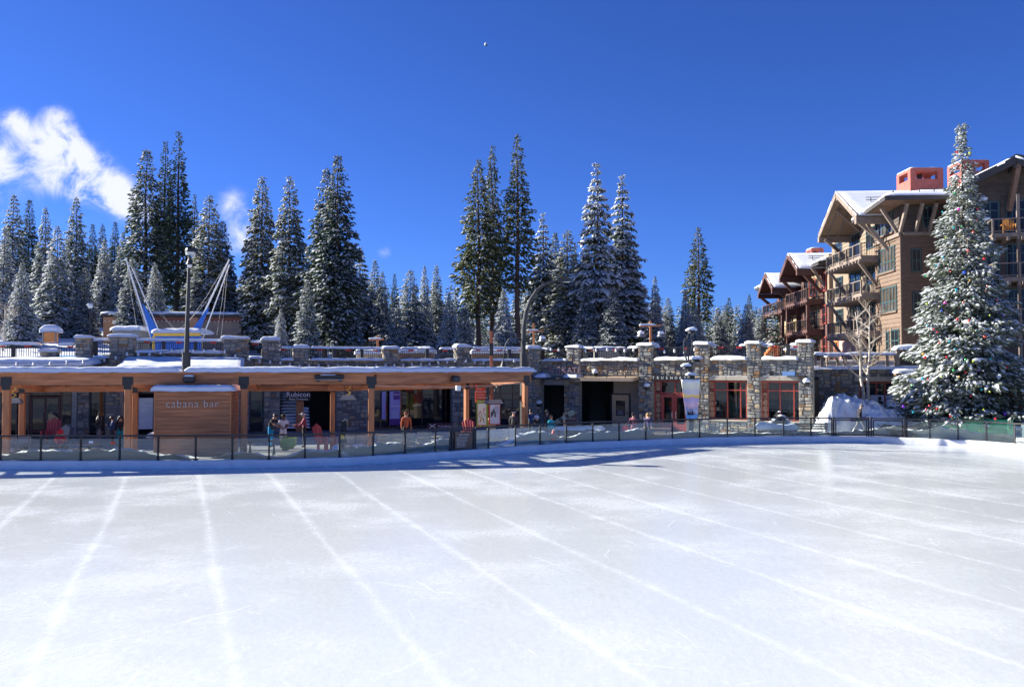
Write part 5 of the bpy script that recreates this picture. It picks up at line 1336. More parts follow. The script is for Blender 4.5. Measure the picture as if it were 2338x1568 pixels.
for k in (-1, 1): box('arm', OCH, o, s + k * .4 - .07, s + k * .4 + .07, -1.45, -.7, 14.05, 14.09, .006); box('leg', OCH, o, s + k * .38 - .04, s + k * .38 + .04, -1.42, -1.34, 13.46, 14.05, .006)

# ================================================================ lower shop and deck right of the stone wall
FS = Fr.two(P2(1840, 58.5), P2(2150, 57.5)); fx = FS.s
t = T('corner_shop', 'shaded stone shop under the deck with red framed SMITH windows', 'building', FS, fx(1950), 0, .08)
o0, o1 = fx(1962), fx(2060)
rects = [('f', fx(1800), o0, .08, 4.15, 0, .4), ('f', o1, fx(2110), .08, 3.3, 0, .4), ('f', o0, fx(2110), 3.62, 4.15, 0, .4)]
stonework(t, rects, 21, .55, 240, (24, 20, 10, 10, 26, 6))
box('lintel_stone', CONC, t, fx(1950), fx(2052), -.12, .3, 3.30, 3.61, .02)
box('dark_lintel', DARKB, t, fx(2052) + .01, fx(2110), -.05, .3, 3.31, 3.6, .02)
shopfront(t, FS, o0, o1, .1, 3.3, (.2, .4, .6, .8), (.66,), REDF, WING, y=.1, name='shop_window', fw=.12)
mb = MB(); mb.b(fx(2030), fx(2160), -1.4, -.05, 3.72, 3.9); mb.build('side_canopy', BROWNW, t)
mb = MB(); mb.snow(fx(2030), fx(2170), -1.45, -.05, 3.9, .25, lump=.4, res=.15, seed=90); mb.build('canopy_snow', SNOW, t, smooth=True)
mb = MB(); mb.snow(fx(1850), fx(2120), -.3, .4, 4.16, .2, lump=.45, res=.15, seed=91); mb.build('wall_snow', SNOW, t, smooth=True)
POSTER = M('pale_poster', (.42, .46, .58), .6, .12, 2)
for (a, b, tx, zc) in ((1966, 1981, '', 0), (1987, 2018, 'SMITH', 1.55), (2022, 2050, 'SMITH', 2.05)):
    o = T('window_poster', {1966: 'dim grey poster in the leftmost red framed pane', 1987: 'pale poster reading SMITH with a dark portrait above', 2022: 'pale poster reading SMITH in the right pane beside an orange jacket'}[a], 'poster', FS, fx((a + b) / 2), .04, 1.2, 'posters in the corner shop window')
    box('sheet', POSTER if tx else GREYM, o, fx(a), fx(b), .03, .05, 1.0, 2.36, .003)
    if tx:
        text(tx, IRON, o, fx((a + b) / 2), .025, zc - .05, .27, .002)
        if a == 1987:
            mb = MB(); mb.ball((fx(2008), .02, 2.12), .13, .01, .17, 10); mb.prism([(fx(2008) - .28, 1.75), (fx(2008) + .28, 1.75), (fx(2008) + .2, 1.95), (fx(2008) - .2, 1.95)], .015, .028); mb.build('portrait_print', IRON, o)
o = T('hanging_jacket', 'orange jacket hanging at the right end of the corner shop', 'jacket', FS, fx(2056), -.3, .9)
s = fx(2057)
mb = MB(); mb.tube([(s, -.3, .95), (s, -.3, 1.5), (s, -.3, 1.8), (s, -.3, 1.9)], [.36, .34, .26, .1], 10); mb.build('body', M('burnt_orange_cloth', (.42, .10, .03), .8), o, smooth=True)
for k in (-1, 1): mb = MB(); mb.tube([(s + k * .25, -.3, 1.75), (s + k * .38, -.32, 1.4), (s + k * .36, -.36, 1.05)], [.1, .09, .07], 7); mb.build('sleeve', bpy.data.materials['burnt_orange_cloth'], o, smooth=True)
# deck above with timber rail
t = T('deck_railing', 'weathered timber deck railing with snow on its top rail above the corner shop', 'railing', FS, fx(1930), 0, 4.35)
zt = FS.z(1930, 812)
for p in (1861, 1877, 1929, 1964, 2026, 2045): box('post', GREYW, t, fx(p) - .09, fx(p) + .09, -.1, .08, 4.34, zt)
mb = MB(); mb.b(fx(1857), fx(2046), -.1, .1, zt, zt + .08); mb.b(fx(1857), fx(2046), -.04, .04, 4.5, 4.56); mb.build('rail', GREYW, t)
mb = MB()
for i in range(70): x = fx(1858) + (fx(2045) - fx(1858)) * i / 69; mb.b(x - .01, x + .01, -.01, .01, 4.56, zt)
tag(mb.build('balusters', IRON, t), kind='stuff')
mb = MB(); mb.snow(fx(1857), fx(2046), -.14, .14, zt + .08, .16, lump=.5, res=.1, seed=92); mb.build('rail_snow', SNOW, t, smooth=True)
t = T('deck_bar', 'dark timber serving box under a snow slab at the end of the deck railing', 'bar', FS, fx(2070), 0, 4.35)
for p in (2050, 2100): box('post', GREYW, t, fx(p) - .1, fx(p) + .1, -.12, .1, 4.34, 5.5)
box('screen', DARKB, t, fx(2050) + .1, fx(2100) - .1, -.03, .03, 4.4, 5.4)
box('top_slab', GREYW, t, fx(2044), fx(2108), -.2, .6, 5.42, 5.52)
mb = MB(); mb.snow(fx(2044), fx(2108), -.22, .6, 5.52, .3, lump=.25, res=.12, seed=93); mb.build('slab_snow', SNOW, t, smooth=True)
# deck furniture under snow
for i, (p, py, w_) in enumerate(((1900, 828, .9), (1985, 830, .6))):
    x, z = FS.sz(p, py, 1.6); o = T('deck_table', ['snow covered table on the deck left of the birch', 'small snow covered table on the deck right of the birch'][i], 'table', FS, x, 1.6, 4.36, 'snow covered deck tables')
    box('top', GREYW, o, x - w_ / 2, x + w_ / 2, 1.3, 1.9, 4.98, 5.05)
    for dx in (-1, 1): box('leg', GREYW, o, x + dx * w_ * .42 - .04, x + dx * w_ * .42 + .04, 1.4, 1.8, 4.36, 4.975)
    mb = MB(); mb.snow(x - w_ / 2, x + w_ / 2, 1.28, 1.92, 5.05, .24, res=.1, seed=95 + i); mb.build('table_snow', SNOW, o, smooth=True)

# ================================================================ brown hall and trampolines beyond the left terrace
FB = Fr.two(P2(234, 80), P2(548, 81)); bx_ = FB.s
t = T('flat_hall', 'flat roofed brown and orange hall with a string of bulbs under its snowy cornice', 'building', FB, bx_(390), 0, 4.9)
zt = FB.z(390, 716)
mb = MB(); mb.b(0, bx_(548), .3, 14, 4.6, zt - .1); mb.build('wall', BROWNF, t)
for a, b in ((234, 269), (421, 450)): box('pier', ORANGEF, t, bx_(a), bx_(b), 0, .29, 4.6, zt - .35)
box('frieze', M('rust_frieze', (.22, .075, .045), .8), t, -.02, bx_(548) + .02, .1, .29, zt - .7, zt - .36)
for i in range(5): box('cornice', ROOFD, t, bx_(234) - .1 + i * (bx_(548) + .2) / 5 + .003, bx_(234) - .1 + (i + 1) * (bx_(548) + .2) / 5 - .003, -.12, .5, zt - .3, zt)
mb = MB(); mb.snow(-.15, bx_(548) + .15, -.18, 14, zt, .22, lump=.2, res=.5, seed=97); mb.build('roof_snow', SNOW, t, smooth=True)
mb = MB(); n = 34
for i in range(n): x = bx_(548) * (i + .5) / n; mb.ball((x, -.05, zt - .72 - .03 * math.sin(i * 1.7)), .06, n=6)
o = mb.build('bulbs', BULB, t, smooth=True); tag(o, kind='stuff')
for a in (290, 520): box('poster_frame', WHITE, t, bx_(a) - .6, bx_(a) + .6, .25, .292, 5.6, 6.2)

d = 66.0; X = lambda px: G(px, d); Z = lambda py: ZY(py, d)
t = T('bungee_trampoline', 'blue and yellow bungee trampoline with white leaning poles and ropes', 'trampoline', W0, X(400), d, 4.75)
for pts, k in (([(352, 790), (334, 742), (283, 588)], 0), ([(368, 790), (346, 735), (289, 607)], 1), ([(437, 785), (452, 742), (521, 592)], 2), ([(452, 785), (465, 745), (516, 601)], 3)):
    mb = MB(); mb.tube([(X(a), d + .6 * (k % 2), Z(b)) for a, b in pts], [.085, .075, .055] if k in (0, 2) else [.05, .045, .04], 8); mb.build('pole', WHITE, t)
for pts in ([(326, 694), (333, 700), (367, 762), (367, 790), (352, 790)], [(479, 702), (473, 706), (434, 760), (434, 782), (447, 782)]):
    mb = MB(); mb.prism([(X(a), Z(b)) for a, b in pts], d - .25, d - .2); mb.build('side_panel', BLUEF, t)
box('platform', BLUEF, t, X(360), X(462), d - .5, d + 2, 4.9, 5.5)
mb = MB()
for k in range(16): x = X(360) + (X(462) - X(360)) * k / 15; mb.b(x - .13, x + .13, d - .56 - .05 * (k % 2), d - .51, 5.35, Z(768))
mb.build('skirt', BLUEF, t)
box('pad', YEL, t, X(357), X(463), d - .65, d - .45, Z(768), Z(760))
for p in (357, 432, 463): box('leg', YEL, t, X(p) - .1, X(p) + .1, d - .6, d - .4, 4.76, Z(768))
mb = MB(); mb.snow(X(356), X(466), d - .8, d + 2, Z(760), .34, lump=.25, res=.15, seed=99); mb.build('pad_snow', SNOW, t, smooth=True)
for k, (a, b, c_, e_) in enumerate(((283, 588, 393, 755), (521, 592, 410, 755), (289, 607, 330, 760), (516, 601, 490, 765), (285, 592, 310, 770), (519, 596, 500, 770), (310, 660, 398, 752), (500, 650, 404, 752), (370, 700, 395, 752), (440, 690, 400, 752))):
    if k > 7: continue
    mb = MB(); mb.tube([(X(a), d, Z(b)), (X((a + c_) / 2), d + .2, Z((b + e_) / 2 + 6)), (X(c_), d + .4, Z(e_))], .011, 4); mb.build('rope', ROPE, t)
# small grey box roof beside it
o = T('ticket_booth', 'small grey booth with a thick snow cap behind the broad left pillar', 'booth', W0, X(287), d, 4.75)
box('wall', GREYM, o, X(257), X(317), d, d + 2, 4.75, Z(753)); mb = MB(); mb.snow(X(254), X(320), d - .15, d + 2.1, Z(753), .34, lump=.2, res=.15, seed=101); mb.build('roof_snow', SNOW, o, smooth=True)
# orange lantern on the first pillar
s0, s1 = FLW.s(97, -.1), FLW.s(126, -.1); zb, zt = FLW.z(110, 781, -.1), FLW.z(110, 759, -.1)
o = T('pillar_lantern', 'orange box lantern with a domed snow roof on the low left pillar', 'lantern', FLW, (s0 + s1) / 2, .2, zb)
mb = MB(); mb.b(s0, s1, -.1, .6, zb, zt); mb.build('body', M('orange_panel', (.62, .24, .06), .5), o)
for x in (s0, s1): box('frame', GREYM, o, x - .04, x + .04, -.14, -.06, zb, zt)
box('roof', GREYM, o, s0 - .1, s1 + .14, -.2, .7, zt, zt + .06); mb = MB(); mb.snow(s0 - .12, s1 + .18, -.22, .72, zt + .06, .42, lump=.1, res=.08, seed=103); mb.build('roof_snow', SNOW, o, smooth=True)
d = 78.0
o = T('globe_lamp', 'slim lamp post with a white globe among the left trees', 'lamp post', W0, G(204, d), d, 5)
mb = MB(); mb.tube([(G(203, d), d, 4.9), (G(204, d), d, ZY(704, d))], .09, 8); mb.build('pole', STEEL, o); mb = MB(); mb.ball((G(204, d), d, ZY(698, d)), .27, n=12); mb.build('globe', BULB, o, smooth=True)
# orange tee lights on the terrace
def tee(px, pyt, pa, pb, pyb, d, lamp, label):
    x = G(px, d); o = T('tee_light', label, 'light post', W0, x, d, 4.75, 'orange timber light posts on the terrace')
    mb = MB(); mb.cb(x - .075, x + .075, d - .075, d + .075, 4.75, ZY(pyt, d)); mb.build('post', WOODP, o)
    mb = MB(); mb.bar((G(pa, d), d - .16, ZY(pyb + 1, d)), (G(pb, d), d - .16, ZY(pyb - 1, d)), .10, .13); mb.build('crossbar', WOODP, o)
    mb = MB(); mb.snow(G(pa, d), G(px, d) + .35, d - .24, d + .0, ZY(pyb, d) + .065, .07, res=.08, seed=px); mb.build('bar_snow', SNOW, o, smooth=True)
    for q in lamp:
        z = ZY(pyb, d) - .12; mb = MB(); mb.tube([(G(q, d), d - .16, z), (G(q, d), d - .16, z - .25)], .02, 5); mb.lathe([(.05, -.2), (.2, -.42), (.3, -.62), (.05, -.6)], 12, (G(q, d), d - .16, z)); l_ = mb.build('lamp_shade', GREYM, o)
        mb = MB(); mb.ball((G(q, d), d - .16, z - .36), .24, .24, .16, 10); mb.build('snow_cap', SNOW, l_, smooth=True)
tee(862, 766, 843, 877, 775, 63, (), 'orange T shaped light post behind the long left railing')
tee(1219, 738, 1203, 1241, 756, 61, (1238,), 'orange T shaped light post beside the curved street lamp')
tee(1486, 733, 1460, 1509, 744, 58, (1463, 1508), 'orange T shaped light post above the left shop door pillar')
# terrace things seen through the railings
def heap_thing(name, label, cat, px, d, w_, h_, mat, sn=.3, seed=0):
    x = G(px, d); o = T(name, label, cat, W0, x, d, 4.75)
    box('body', mat, o, x - w_ / 2, x + w_ / 2, d - .5, d + .5, 4.76, 4.75 + h_, .05)
    mb = MB(); mb.snow(x - w_ / 2 - .08, x + w_ / 2 + .08, d - .58, d + .58, 4.75 + h_, sn, lump=.35, res=.1, seed=seed); mb.build('snow_cap', SNOW, o, smooth=True)
heap_thing('planter_box', 'snow capped stone planter behind the railing above the canopy', 'planter', 1392, 60.5, 2.2, .75, STM[5], .3, 110)
heap_thing('planter_box', 'snow capped tan planter behind the long left railing', 'planter', 842, 60, 1.6, .5, STM[2], .3, 111)
heap_thing('fire_table', 'dark square table under snow behind the hooked lantern', 'table', 1170, 61.5, 1.8, .6, IRON, .3, 112)
heap_thing('picnic_table', 'snow buried table behind the railing right of the orange post', 'table', 1112, 61, 2.2, .55, BROWNW, .35, 113)
heap_thing('picnic_table', 'snow buried table behind the railing left of the broken snow', 'table', 950, 61.5, 2.6, .6, BROWNW, .4, 114)
heap_thing('crate', 'snow capped wooden crate between the last pillars', 'crate', 1815, 56, .9, .7, TANS, .22, 115)
x = G(1767, 57); o = T('orange_slide', 'small orange plastic slide behind the railing above the right window', 'slide', W0, x, 57, 4.75)
PLAS = M('orange_plastic', (.62, .18, .03), .4)
mb = MB(); mb.prism([(x - .9, 4.8), (x - .2, 5.65), (x + .1, 5.65), (x - .6, 4.78)], 56.7, 57.3); mb.build('chute', PLAS, o); box('ladder', PLAS, o, x + .05, x + .3, 56.75, 57.25, 4.76, 5.8)

# ================================================================ sign post behind the angled bay
d = 49.2; x = G(1122, d)
t = T('sign_post', 'tall orange timber sign post rising behind the pavilion corner', 'sign post', W0, x, d, .08)
mb = MB(); mb.cb(x - .09, x + .09, d - .09, d + .09, 1.1, ZY(756, d)); mb.build('post', M('russet_post', (.33, .10, .045), .6, .15, 4), t); box('plinth', CONC, t, x - .24, x + .24, d - .24, d + .24, .08, 1.1)
box('collar', IRON, t, x - .11, x + .11, d - .11, d + .11, ZY(812, d), ZY(784, d), .004)
mb = MB(); mb.snow(x - .3, x + .3, d - .28, d + .28, 1.1, .16, res=.08, seed=120); mb.build('plinth_snow', SNOW, t, smooth=True)
RSGN = M('red_sign_paint', (.65, .07, .025), .5, .05); GSGN = M('olive_sign_paint', (.27, .31, .02), .5, .05)
a, b = G(1085.5, d), G(1109, d); z0, z1 = ZY(918, d), ZY(876, d)
o = T('direction_sign', 'red directory panel with lines of white lettering and an arrow', 'sign', W0, (a + b) / 2, d - .3, z0)
box('panel', RSGN, o, a, b, d - .36, d - .28, z0, z1)
for i, s_ in enumerate(('Parking', 'Bathrooms/ATM', 'Zip Lockers', 'Ski & Board Storage')): text(s_, WHITE, o, a + .12, d - .365, z1 - .28 - i * .17, .105, .003, align='LEFT', sx=.72)
mb = MB(); mb.add([(a + .02, d - .364, z1 - .43), (a + .09, d - .364, z1 - .40), (a + .09, d - .364, z1 - .49)], [(0, 2, 1)]); mb.build('arrow', WHITE, o)
a, b = G(1089, d - .4), G(1114.5, d - .4); z0, z1 = ZY(974, d - .4), ZY(913, d - .4)
o = T('map_sign', 'upright village map in an olive green frame on the sign post', 'sign', W0, (a + b) / 2, d - .4, z0)
box('frame', GSGN, o, a, b, d - .47, d - .36, z0, z1)
box('map_sheet', M('cream_print', (.80, .77, .64), .5, .04), o, a + .06, b - .11, d - .48, d - .472, z0 + .12, z1 - .2, .002)
text('DIRECTORY', CREAMP, o, (a + b) / 2, d - .475, z1 - .1, .09, .002)
rr = random.Random(4)
for k in range(13):
    c = (rr.uniform(a + .14, b - .2), rr.uniform(z0 + .25, z1 - .4)); th = rr.uniform(.8, 2.3); l_ = rr.uniform(.05, .16)
    mb = MB(); mb.bar((c[0] - l_ * math.cos(th), d - .484, c[1] - l_ * math.sin(th)), (c[0] + l_ * math.cos(th), d - .484, c[1] + l_ * math.sin(th)), .035, .005, up=(0, 1, 0)); mb.build('map_marking', [RSGN, OCH, GSGN, YEL][k % 4], o)
for k in range(5): box('key_patch', [RSGN, YEL, GSGN, RSGN, OCH][k], o, a + .06 + k * .09, a + .14 + k * .09, d - .48, d - .472, z0 + .01, z0 + .11, .001)
a, b = G(1116, d - .4), G(1142, d - .4); z0, z1 = ZY(969, d - .4), ZY(922, d - .4)
o = T('notice_sign', 'grey white notice with a tree drawing in a red frame below the heater', 'sign', W0, (a + b) / 2, d - .4, z0)
box('frame', RSGN, o, a, b, d - .5, d - .3, z0, z1); box('sheet', M('pale_print', (.62, .65, .72), .6, .06), o, a + .08, b - .03, d - .51, d - .502, z0 + .05, z1 - .03, .002)
for k in range(4):
    tx_, tz_ = a + .16 + .07 * k, z0 + .45 + .1 * (k % 3); mb = MB()
    for q in range(3): mb.add([(tx_ - .07 + .015 * q, d - .513, tz_ + q * .1), (tx_ + .07 - .015 * q, d - .513, tz_ + q * .1), (tx_, d - .513, tz_ + .14 + q * .1)], [(0, 1, 2)])
    mb.build('printed_tree', IRON, o)
for k in range(5): box('print_line', IRON, o, a + .34, b - .08, d - .5125, d - .5105, z1 - .16 - k * .09, z1 - .135 - k * .09, .0005)

# ================================================================ snow heap, boulder, planter, benches at the right
mb = MB(); nx, ny = 150, 60
for j in range(ny + 1):
    for i in range(nx + 1):
        px = 1842 + (2092 - 1842) * i / nx; d_ = 48.75 + 4.2 * j / ny; x = G(px, d_)
        u = (px - 1842) / 250; v = j / ny
        h = float(np.interp(px, [1842, 1862, 1880, 1900, 1925, 1950, 1980, 2010, 2040, 2070, 2092], [.15, .75, 1.75, 2.35, 2.42, 2.15, 2.0, 1.75, 1.35, .95, .5]))
        h *= min(1, math.sin(math.pi * min(1, v * .95 + .04)) * 1.25) ** .9 * min(1, (u / .06)) ** .5 * min(1, (1 - u) / .05) ** .5
        p = Vector((x * .9, d_ * .9, 1)); r_ = abs(mnoise.noise(p * 1.1)) * .4 - .08 + mnoise.noise(p * 2.6) * .26 + mnoise.noise(p * 6) * .12 + mnoise.noise(p * 13) * .05
        mb.v.append((x, d_, .05 + max(0, h * (1 + .1 * mnoise.noise(p)) + r_ * min(1, h))))
for j in range(ny):
    for i in range(nx): mb.f.append((j * (nx + 1) + i, j * (nx + 1) + i + 1, (j + 1) * (nx + 1) + i + 1, (j + 1) * (nx + 1) + i)); mb.m.append(0)
rr = random.Random(8)
for k in range(45):
    i, j = rr.randrange(8, nx - 8), rr.randrange(3, ny // 2 + 8); x, y, z = mb.v[j * (nx + 1) + i]; r_ = rr.uniform(.04, .14) * (1 if rr.random() < .8 else 1.6); q0_ = len(mb.v)
    mb.ball((x, y, z + r_ * .25), r_, r_, r_ * .8, 7)
    for q in range(q0_, len(mb.v)): v = Vector(mb.v[q]); mb.v[q] = tuple(v + Vector((1, 1, 1)) * r_ * .5 * mnoise.noise(v * (2.2 / r_) * .35))
o = mb.build('snow_heap', PLOW, smooth=True); tag(o, 'large ploughed snow heap between the shop wall and the decorated fir', 'snow heap')
# fallen snow between heap and fence
mb = MB()
for j in range(23):
    for i in range(141):
        px = 1690 + 760 * i / 140; o_ = .4 + 8.6 * (j / 22) ** 1.4; q = KP(px, o_); k = min(1, max(0, (px - 1845) / 50))
        h = (.22 + .05 * o_ + .2 * mnoise.noise(Vector((q.x * .6, q.y * .6, 4))) + .08 * mnoise.noise(Vector((q.x * 2.5, q.y * 2.5, 4)))) * min(1, (j + .3) / 3) * (k if o_ > 3 else max(.12, k)) * (.45 if px > 2130 and o_ < 4 else 1)
        mb.v.append((q.x, q.y, .085 + max(-.1 if k == 0 and o_ > 3 else 0, h)))
for j in range(22):
    for i in range(140): mb.f.append((j * 141 + i, j * 141 + i + 1, (j + 1) * 141 + i + 1, (j + 1) * 141 + i)); mb.m.append(0)
tag(mb.build('snow_drift', SNOW, smooth=True), kind='structure')
d = 48.75; a, b = G(1731, d), G(1815, d)
t = T('stone_planter', 'low rubble stone planter holding a snow covered dark boulder', 'planter', Fr(a, d, -.12), 0, 0, .08)
pf = Fr(a, d, -.12)
stonework(t, [('f', 0, b - a, .08, .62, 0, .9)], 31, .34, 60)
box('core', MORT, t, .02, b - a - .02, .1, .95, .08, .6); box('capstone', CONC, t, -.06, b - a + .06, -.1, 1.0, .62, .70, .02)
mb = MB(); mb.snow(-.05, b - a + .05, -.08, .98, .70, .3, lump=.5, res=.1, seed=130); mb.build('planter_snow', SNOW, t, smooth=True)
d = 49.2; x = G(1780, d)
o = T('boulder', 'black jagged boulder piled with snow in front of the right shop window', 'boulder', W0, x, d, .9)
mb = MB()
for k, (dx, dz, rx, rz) in enumerate(((0, 0, .48, .35), (-.32, -.1, .3, .22), (.34, -.08, .32, .25), (.05, .24, .28, .22), (-.1, .42, .12, .2))):
    b0_ = len(mb.v); mb.ball((x + dx, d + .05 * k, 1.05 + dz), rx, rx * .8, rz, 9)
    for q in range(b0_, len(mb.v)):
        v = Vector(mb.v[q]); mb.v[q] = tuple(v + Vector((1, 1, 1)) * .10 * mnoise.noise(v * 4.5) + Vector((0, 0, .05 * mnoise.noise(v * 9))))
mb.build('rock', IRON, o)
mb = MB()
for k, (dx, dz, r_) in enumerate(((-.05, .62, .1), (-.3, .16, .2), (.28, .2, .22), (.08, .36, .2), (.5, .02, .16), (-.5, .0, .14), (.1, .1, .16))):
    b0_ = len(mb.v); mb.ball((x + dx, d - .06 + .02 * k, 1.05 + dz), r_, r_, r_ * .5, 9)
    for q in range(b0_, len(mb.v)): v = Vector(mb.v[q]); mb.v[q] = tuple(v + Vector((.5, .5, 1)) * .09 * mnoise.noise(v * 5))
mb.build('snow_cap', SNOW, o, smooth=True)
def bench(pxa, d, ln, ang, label, mat=BROWNW, back=True):
    fr = Fr(G(pxa, d), d, ang); o = T('park_bench', label, 'bench', fr, ln / 2, 0, .1, 'benches beside the ice')
    for k in range(4): box('seat_slat', mat, o, 0, ln, k * .12, k * .12 + .1, .50, .54, .008)
    if back:
        for k in range(3): box('back_slat', mat, o, 0, ln, .5 + k * .02, .53 + k * .02, .64 + k * .13, .74 + k * .13, .008)
    for x in (.12, ln - .12):
        mb = MB(); mb.b(x - .03, x + .03, .02, .46, .44, .495); mb.b(x - .03, x + .03, .04, .1, .1, .44); mb.b(x - .03, x + .03, .4, .46, .1, .44)
        if back: mb.bar((x, .47, .5), (x, .58, 1.02), .05, .05)
        mb.build('leg', IRON, o)
bench(1817, 48.55, 1.9, -.1, 'dark timber bench right of the stone planter'); bench(1668, 49.0, 1.9, -.2, 'dark timber bench left of the stone planter', back=False)
# hand cart
d = 48.1; fr = Fr(G(2006, d), d, -.35)
o = T('hand_cart', 'grey flat hand cart with dark cover standing behind the double gate', 'cart', fr, .9, 0, .1)
for k in range(4): box('deck_board', GREYW, o, .55, 1.95, k * .2, k * .2 + .18, .52 + (k == 9), .60, .01)
for k in range(3): box('side_board', GREYW, o, .55, 1.95, -.05, -.01, .40 + k * .16, .54 + k * .16, .01)
for x in (.75, 1.75):
    mb = MB(); w_ = [(x + .16 * math.cos(a), -.1, .3 + .16 * math.sin(a)) for a in [k * math.pi / 6 for k in range(13)]]; mb.tube(w_, .045, 6, cap=False); mb.tube([(x, -.13, .3), (x, -.05, .3)], .06, 8); mb.build('wheel', RUBBER, o)
mb = MB(); mb.tube([(.55, .35, .6), (.1, .35, .85), (-.1, .35, 1.0)], .025, 6); mb.build('handle', IRON, o)
mb = MB(); mb.snow(.1, 1.9, .0, .7, .72, .22, lump=.8, res=.1, seed=140); mb.build('cover', RUBBER, o, smooth=True)
# ================================================================ people
SKIN = M('skin', (.50, .29, .19), .55, .08, 8); SKIND = M('dark_skin', (.16, .085, .055), .5, .08, 8)
def cloth(name, c): return M(name, c, .85, .14, 9, .15, 40)
HAIRD = M('dark_hair', (.018, .013, .011), .5, .3, 30); HAIRR = M('auburn_hair', (.24, .075, .02), .5, .3, 30); HAIRB = M('sandy_hair', (.40, .23, .08), .5, .3, 30)
J0 = dict(pel=(0, 0, .95), spi=(0, .01, 1.15), che=(0, 0, 1.36), nek=(0, .01, 1.50), hea=(0, -.02, 1.63), top=(0, -.01, 1.72),
          hL=(-.10, 0, .90), kL=(-.11, -.02, .50), aL=(-.11, .02, .10), tL=(-.12, -.15, .045), hR=(.10, 0, .90), kR=(.11, -.02, .50), aR=(.11, .02, .10), tR=(.12, -.15, .045),
          sL=(-.19, .01, 1.41), eL=(-.25, .03, 1.14), wL=(-.26, -.04, .90), fL=(-.26, -.06, .84), sR=(.19, .01, 1.41), eR=(.25, .03, 1.14), wR=(.26, -.04, .90), fR=(.26, -.06, .84))
RAD = dict(pel=.145, spi=.135, che=.155, nek=.06, hea=.098, top=.055, h=.10, k=.065, a=.048, t=.036, s=.07, e=.052, w=.036, f=.032)
EDG = [('pel', 'spi', 't'), ('spi', 'che', 't'), ('che', 'nek', 'n'), ('nek', 'hea', 'h'), ('hea', 'top', 'h')] + [e for S in 'LR' for e in (('pel', 'h' + S, 'l'), ('h' + S, 'k' + S, 'l'), ('k' + S, 'a' + S, 'l'), ('a' + S, 't' + S, 'f'), ('che', 's' + S, 't'), ('s' + S, 'e' + S, 'a'), ('e' + S, 'w' + S, 'a2'), ('w' + S, 'f' + S, 'w'))]
def person(label, px, d, z, rz, mats, pose=None, h=1.75, bulk=1.0, hair=None, hat=None, arms='a', long_hair=False, extra=None):
    """mats: top, legs, skin, shoes; pose overrides joints of a figure that faces the viewer"""
    J = {k: Vector(v) for k, v in J0.items()}
    for k, v in (pose or {}).items(): J[k] = Vector(v)
    keys = list(J); me = bpy.data.meshes.new('skeleton')
    me.from_pydata([J[k] for k in keys], [(keys.index(a), keys.index(b)) for a, b, _ in EDG], [])
    tmp = bpy.data.objects.new('skeleton', me); COL.objects.link(tmp)
    md = tmp.modifiers.new('skin', 'SKIN'); md.use_smooth_shade = True; md.branch_smoothing = .5
    for i, k in enumerate(keys):
        r = RAD.get(k) or RAD[k[0]]
        if k not in ('hea', 'top', 'nek') and k[0] not in 'fw': r *= bulk
        me.skin_vertices[0].data[i].radius = (r, r * (.78 if k in ('spi', 'che', 'pel') else 1)); me.skin_vertices[0].data[i].use_root = (k == 'pel')
    tmp.modifiers.new('sub', 'SUBSURF').levels = 1; tmp.modifiers['sub'].render_levels = 1
    dg = bpy.context.evaluated_depsgraph_get(); ev = tmp.evaluated_get(dg)
    bm_ = bpy.data.meshes.new_from_object(ev, depsgraph=dg)
    bpy.data.objects.remove(tmp)
    # five fingers on each hand
    vs = [tuple(v.co) for v in bm_.vertices]; fs = [tuple(p.vertices) for p in bm_.polygons]
    lab = {'t': 0, 'l': 1, 'h': 2, 'n': 2, 'f': 3, 'a': 0, 'a2': 0 if arms == 'a' else 2, 'w': 2}
    if arms == 'bare': lab['a2'] = 2
    if arms == 'short': lab['a2'] = 2
    mi = []
    for f in fs:
        c = sum((Vector(vs[i]) for i in f), Vector()) / len(f); best = None
        for a, b, tgt in EDG:
            A, B = J[a], J[b]; u = B - A; tt = max(0, min(1, (c - A).dot(u) / max(1e-9, u.length_squared))); dd = (c - A - u * tt).length - .3 * (RAD.get(b) or RAD[b[0]])
            if best is None or dd < best[0]: best = (dd, tgt, tt)
        g = lab[best[1]]
        if arms == 'short' and best[1] == 'a' and best[2] > .65: g = 2
        mi.append(g)
    mb = MB(); mb.v = vs; mb.f = fs; mb.m = mi
    for S in 'LR':
        wv, fv = J['w' + S], J['f' + S]; dr = (fv - wv).normalized(); sd = dr.cross(Vector((0, 1, .01)))
        if sd.length < .1: sd = dr.cross(Vector((0, 0, 1)))
        sd.normalize(); nv = sd.cross(dr)
        for k, ln in enumerate((.062, .075, .07, .055)):
            p = fv + sd * (.027 - .018 * k); mb.tube([p, p + dr * ln * .6 + nv * .008, p + dr * ln + nv * .03], [.010, .009, .006], 5, 2)
        q = wv + dr * .03 + sd * .03; mb.tube([q, q + sd * .03 + dr * .03, q + sd * .03 + dr * .06], [.012, .011, .007], 5, 2)
    hc = J['hea'] + Vector((0, -.0, .0)); fd = Vector((0, -1, 0))
    if pose and 'face' in pose: fd = Vector(pose['face']).normalized()
    rt = fd.cross(Vector((0, 0, 1))).normalized()
    mb.ball(tuple(hc + fd * .098), .017, .017, .022, 6, 2)
    for k in (-1, 1): mb.ball(tuple(hc + rt * .097 * k), .018, .022, .032, 6, 2)
    t = T('person', label, 'person', Fr(G(px, d), d, rz), 0, 0, z, None)
    s = h / 1.75; t.scale = (s, s, s)
    mb.v = [(x, y, zz_ + z) for x, y, zz_ in mb.v]
    mb.build('body', mats, t, smooth=True)
    e = MB()
    for k in (-1, 1): c = hc + fd * .088 + rt * .034 * k + Vector((0, 0, .02 + z)); e.ball(tuple(c), .012, .012, .009, 6)
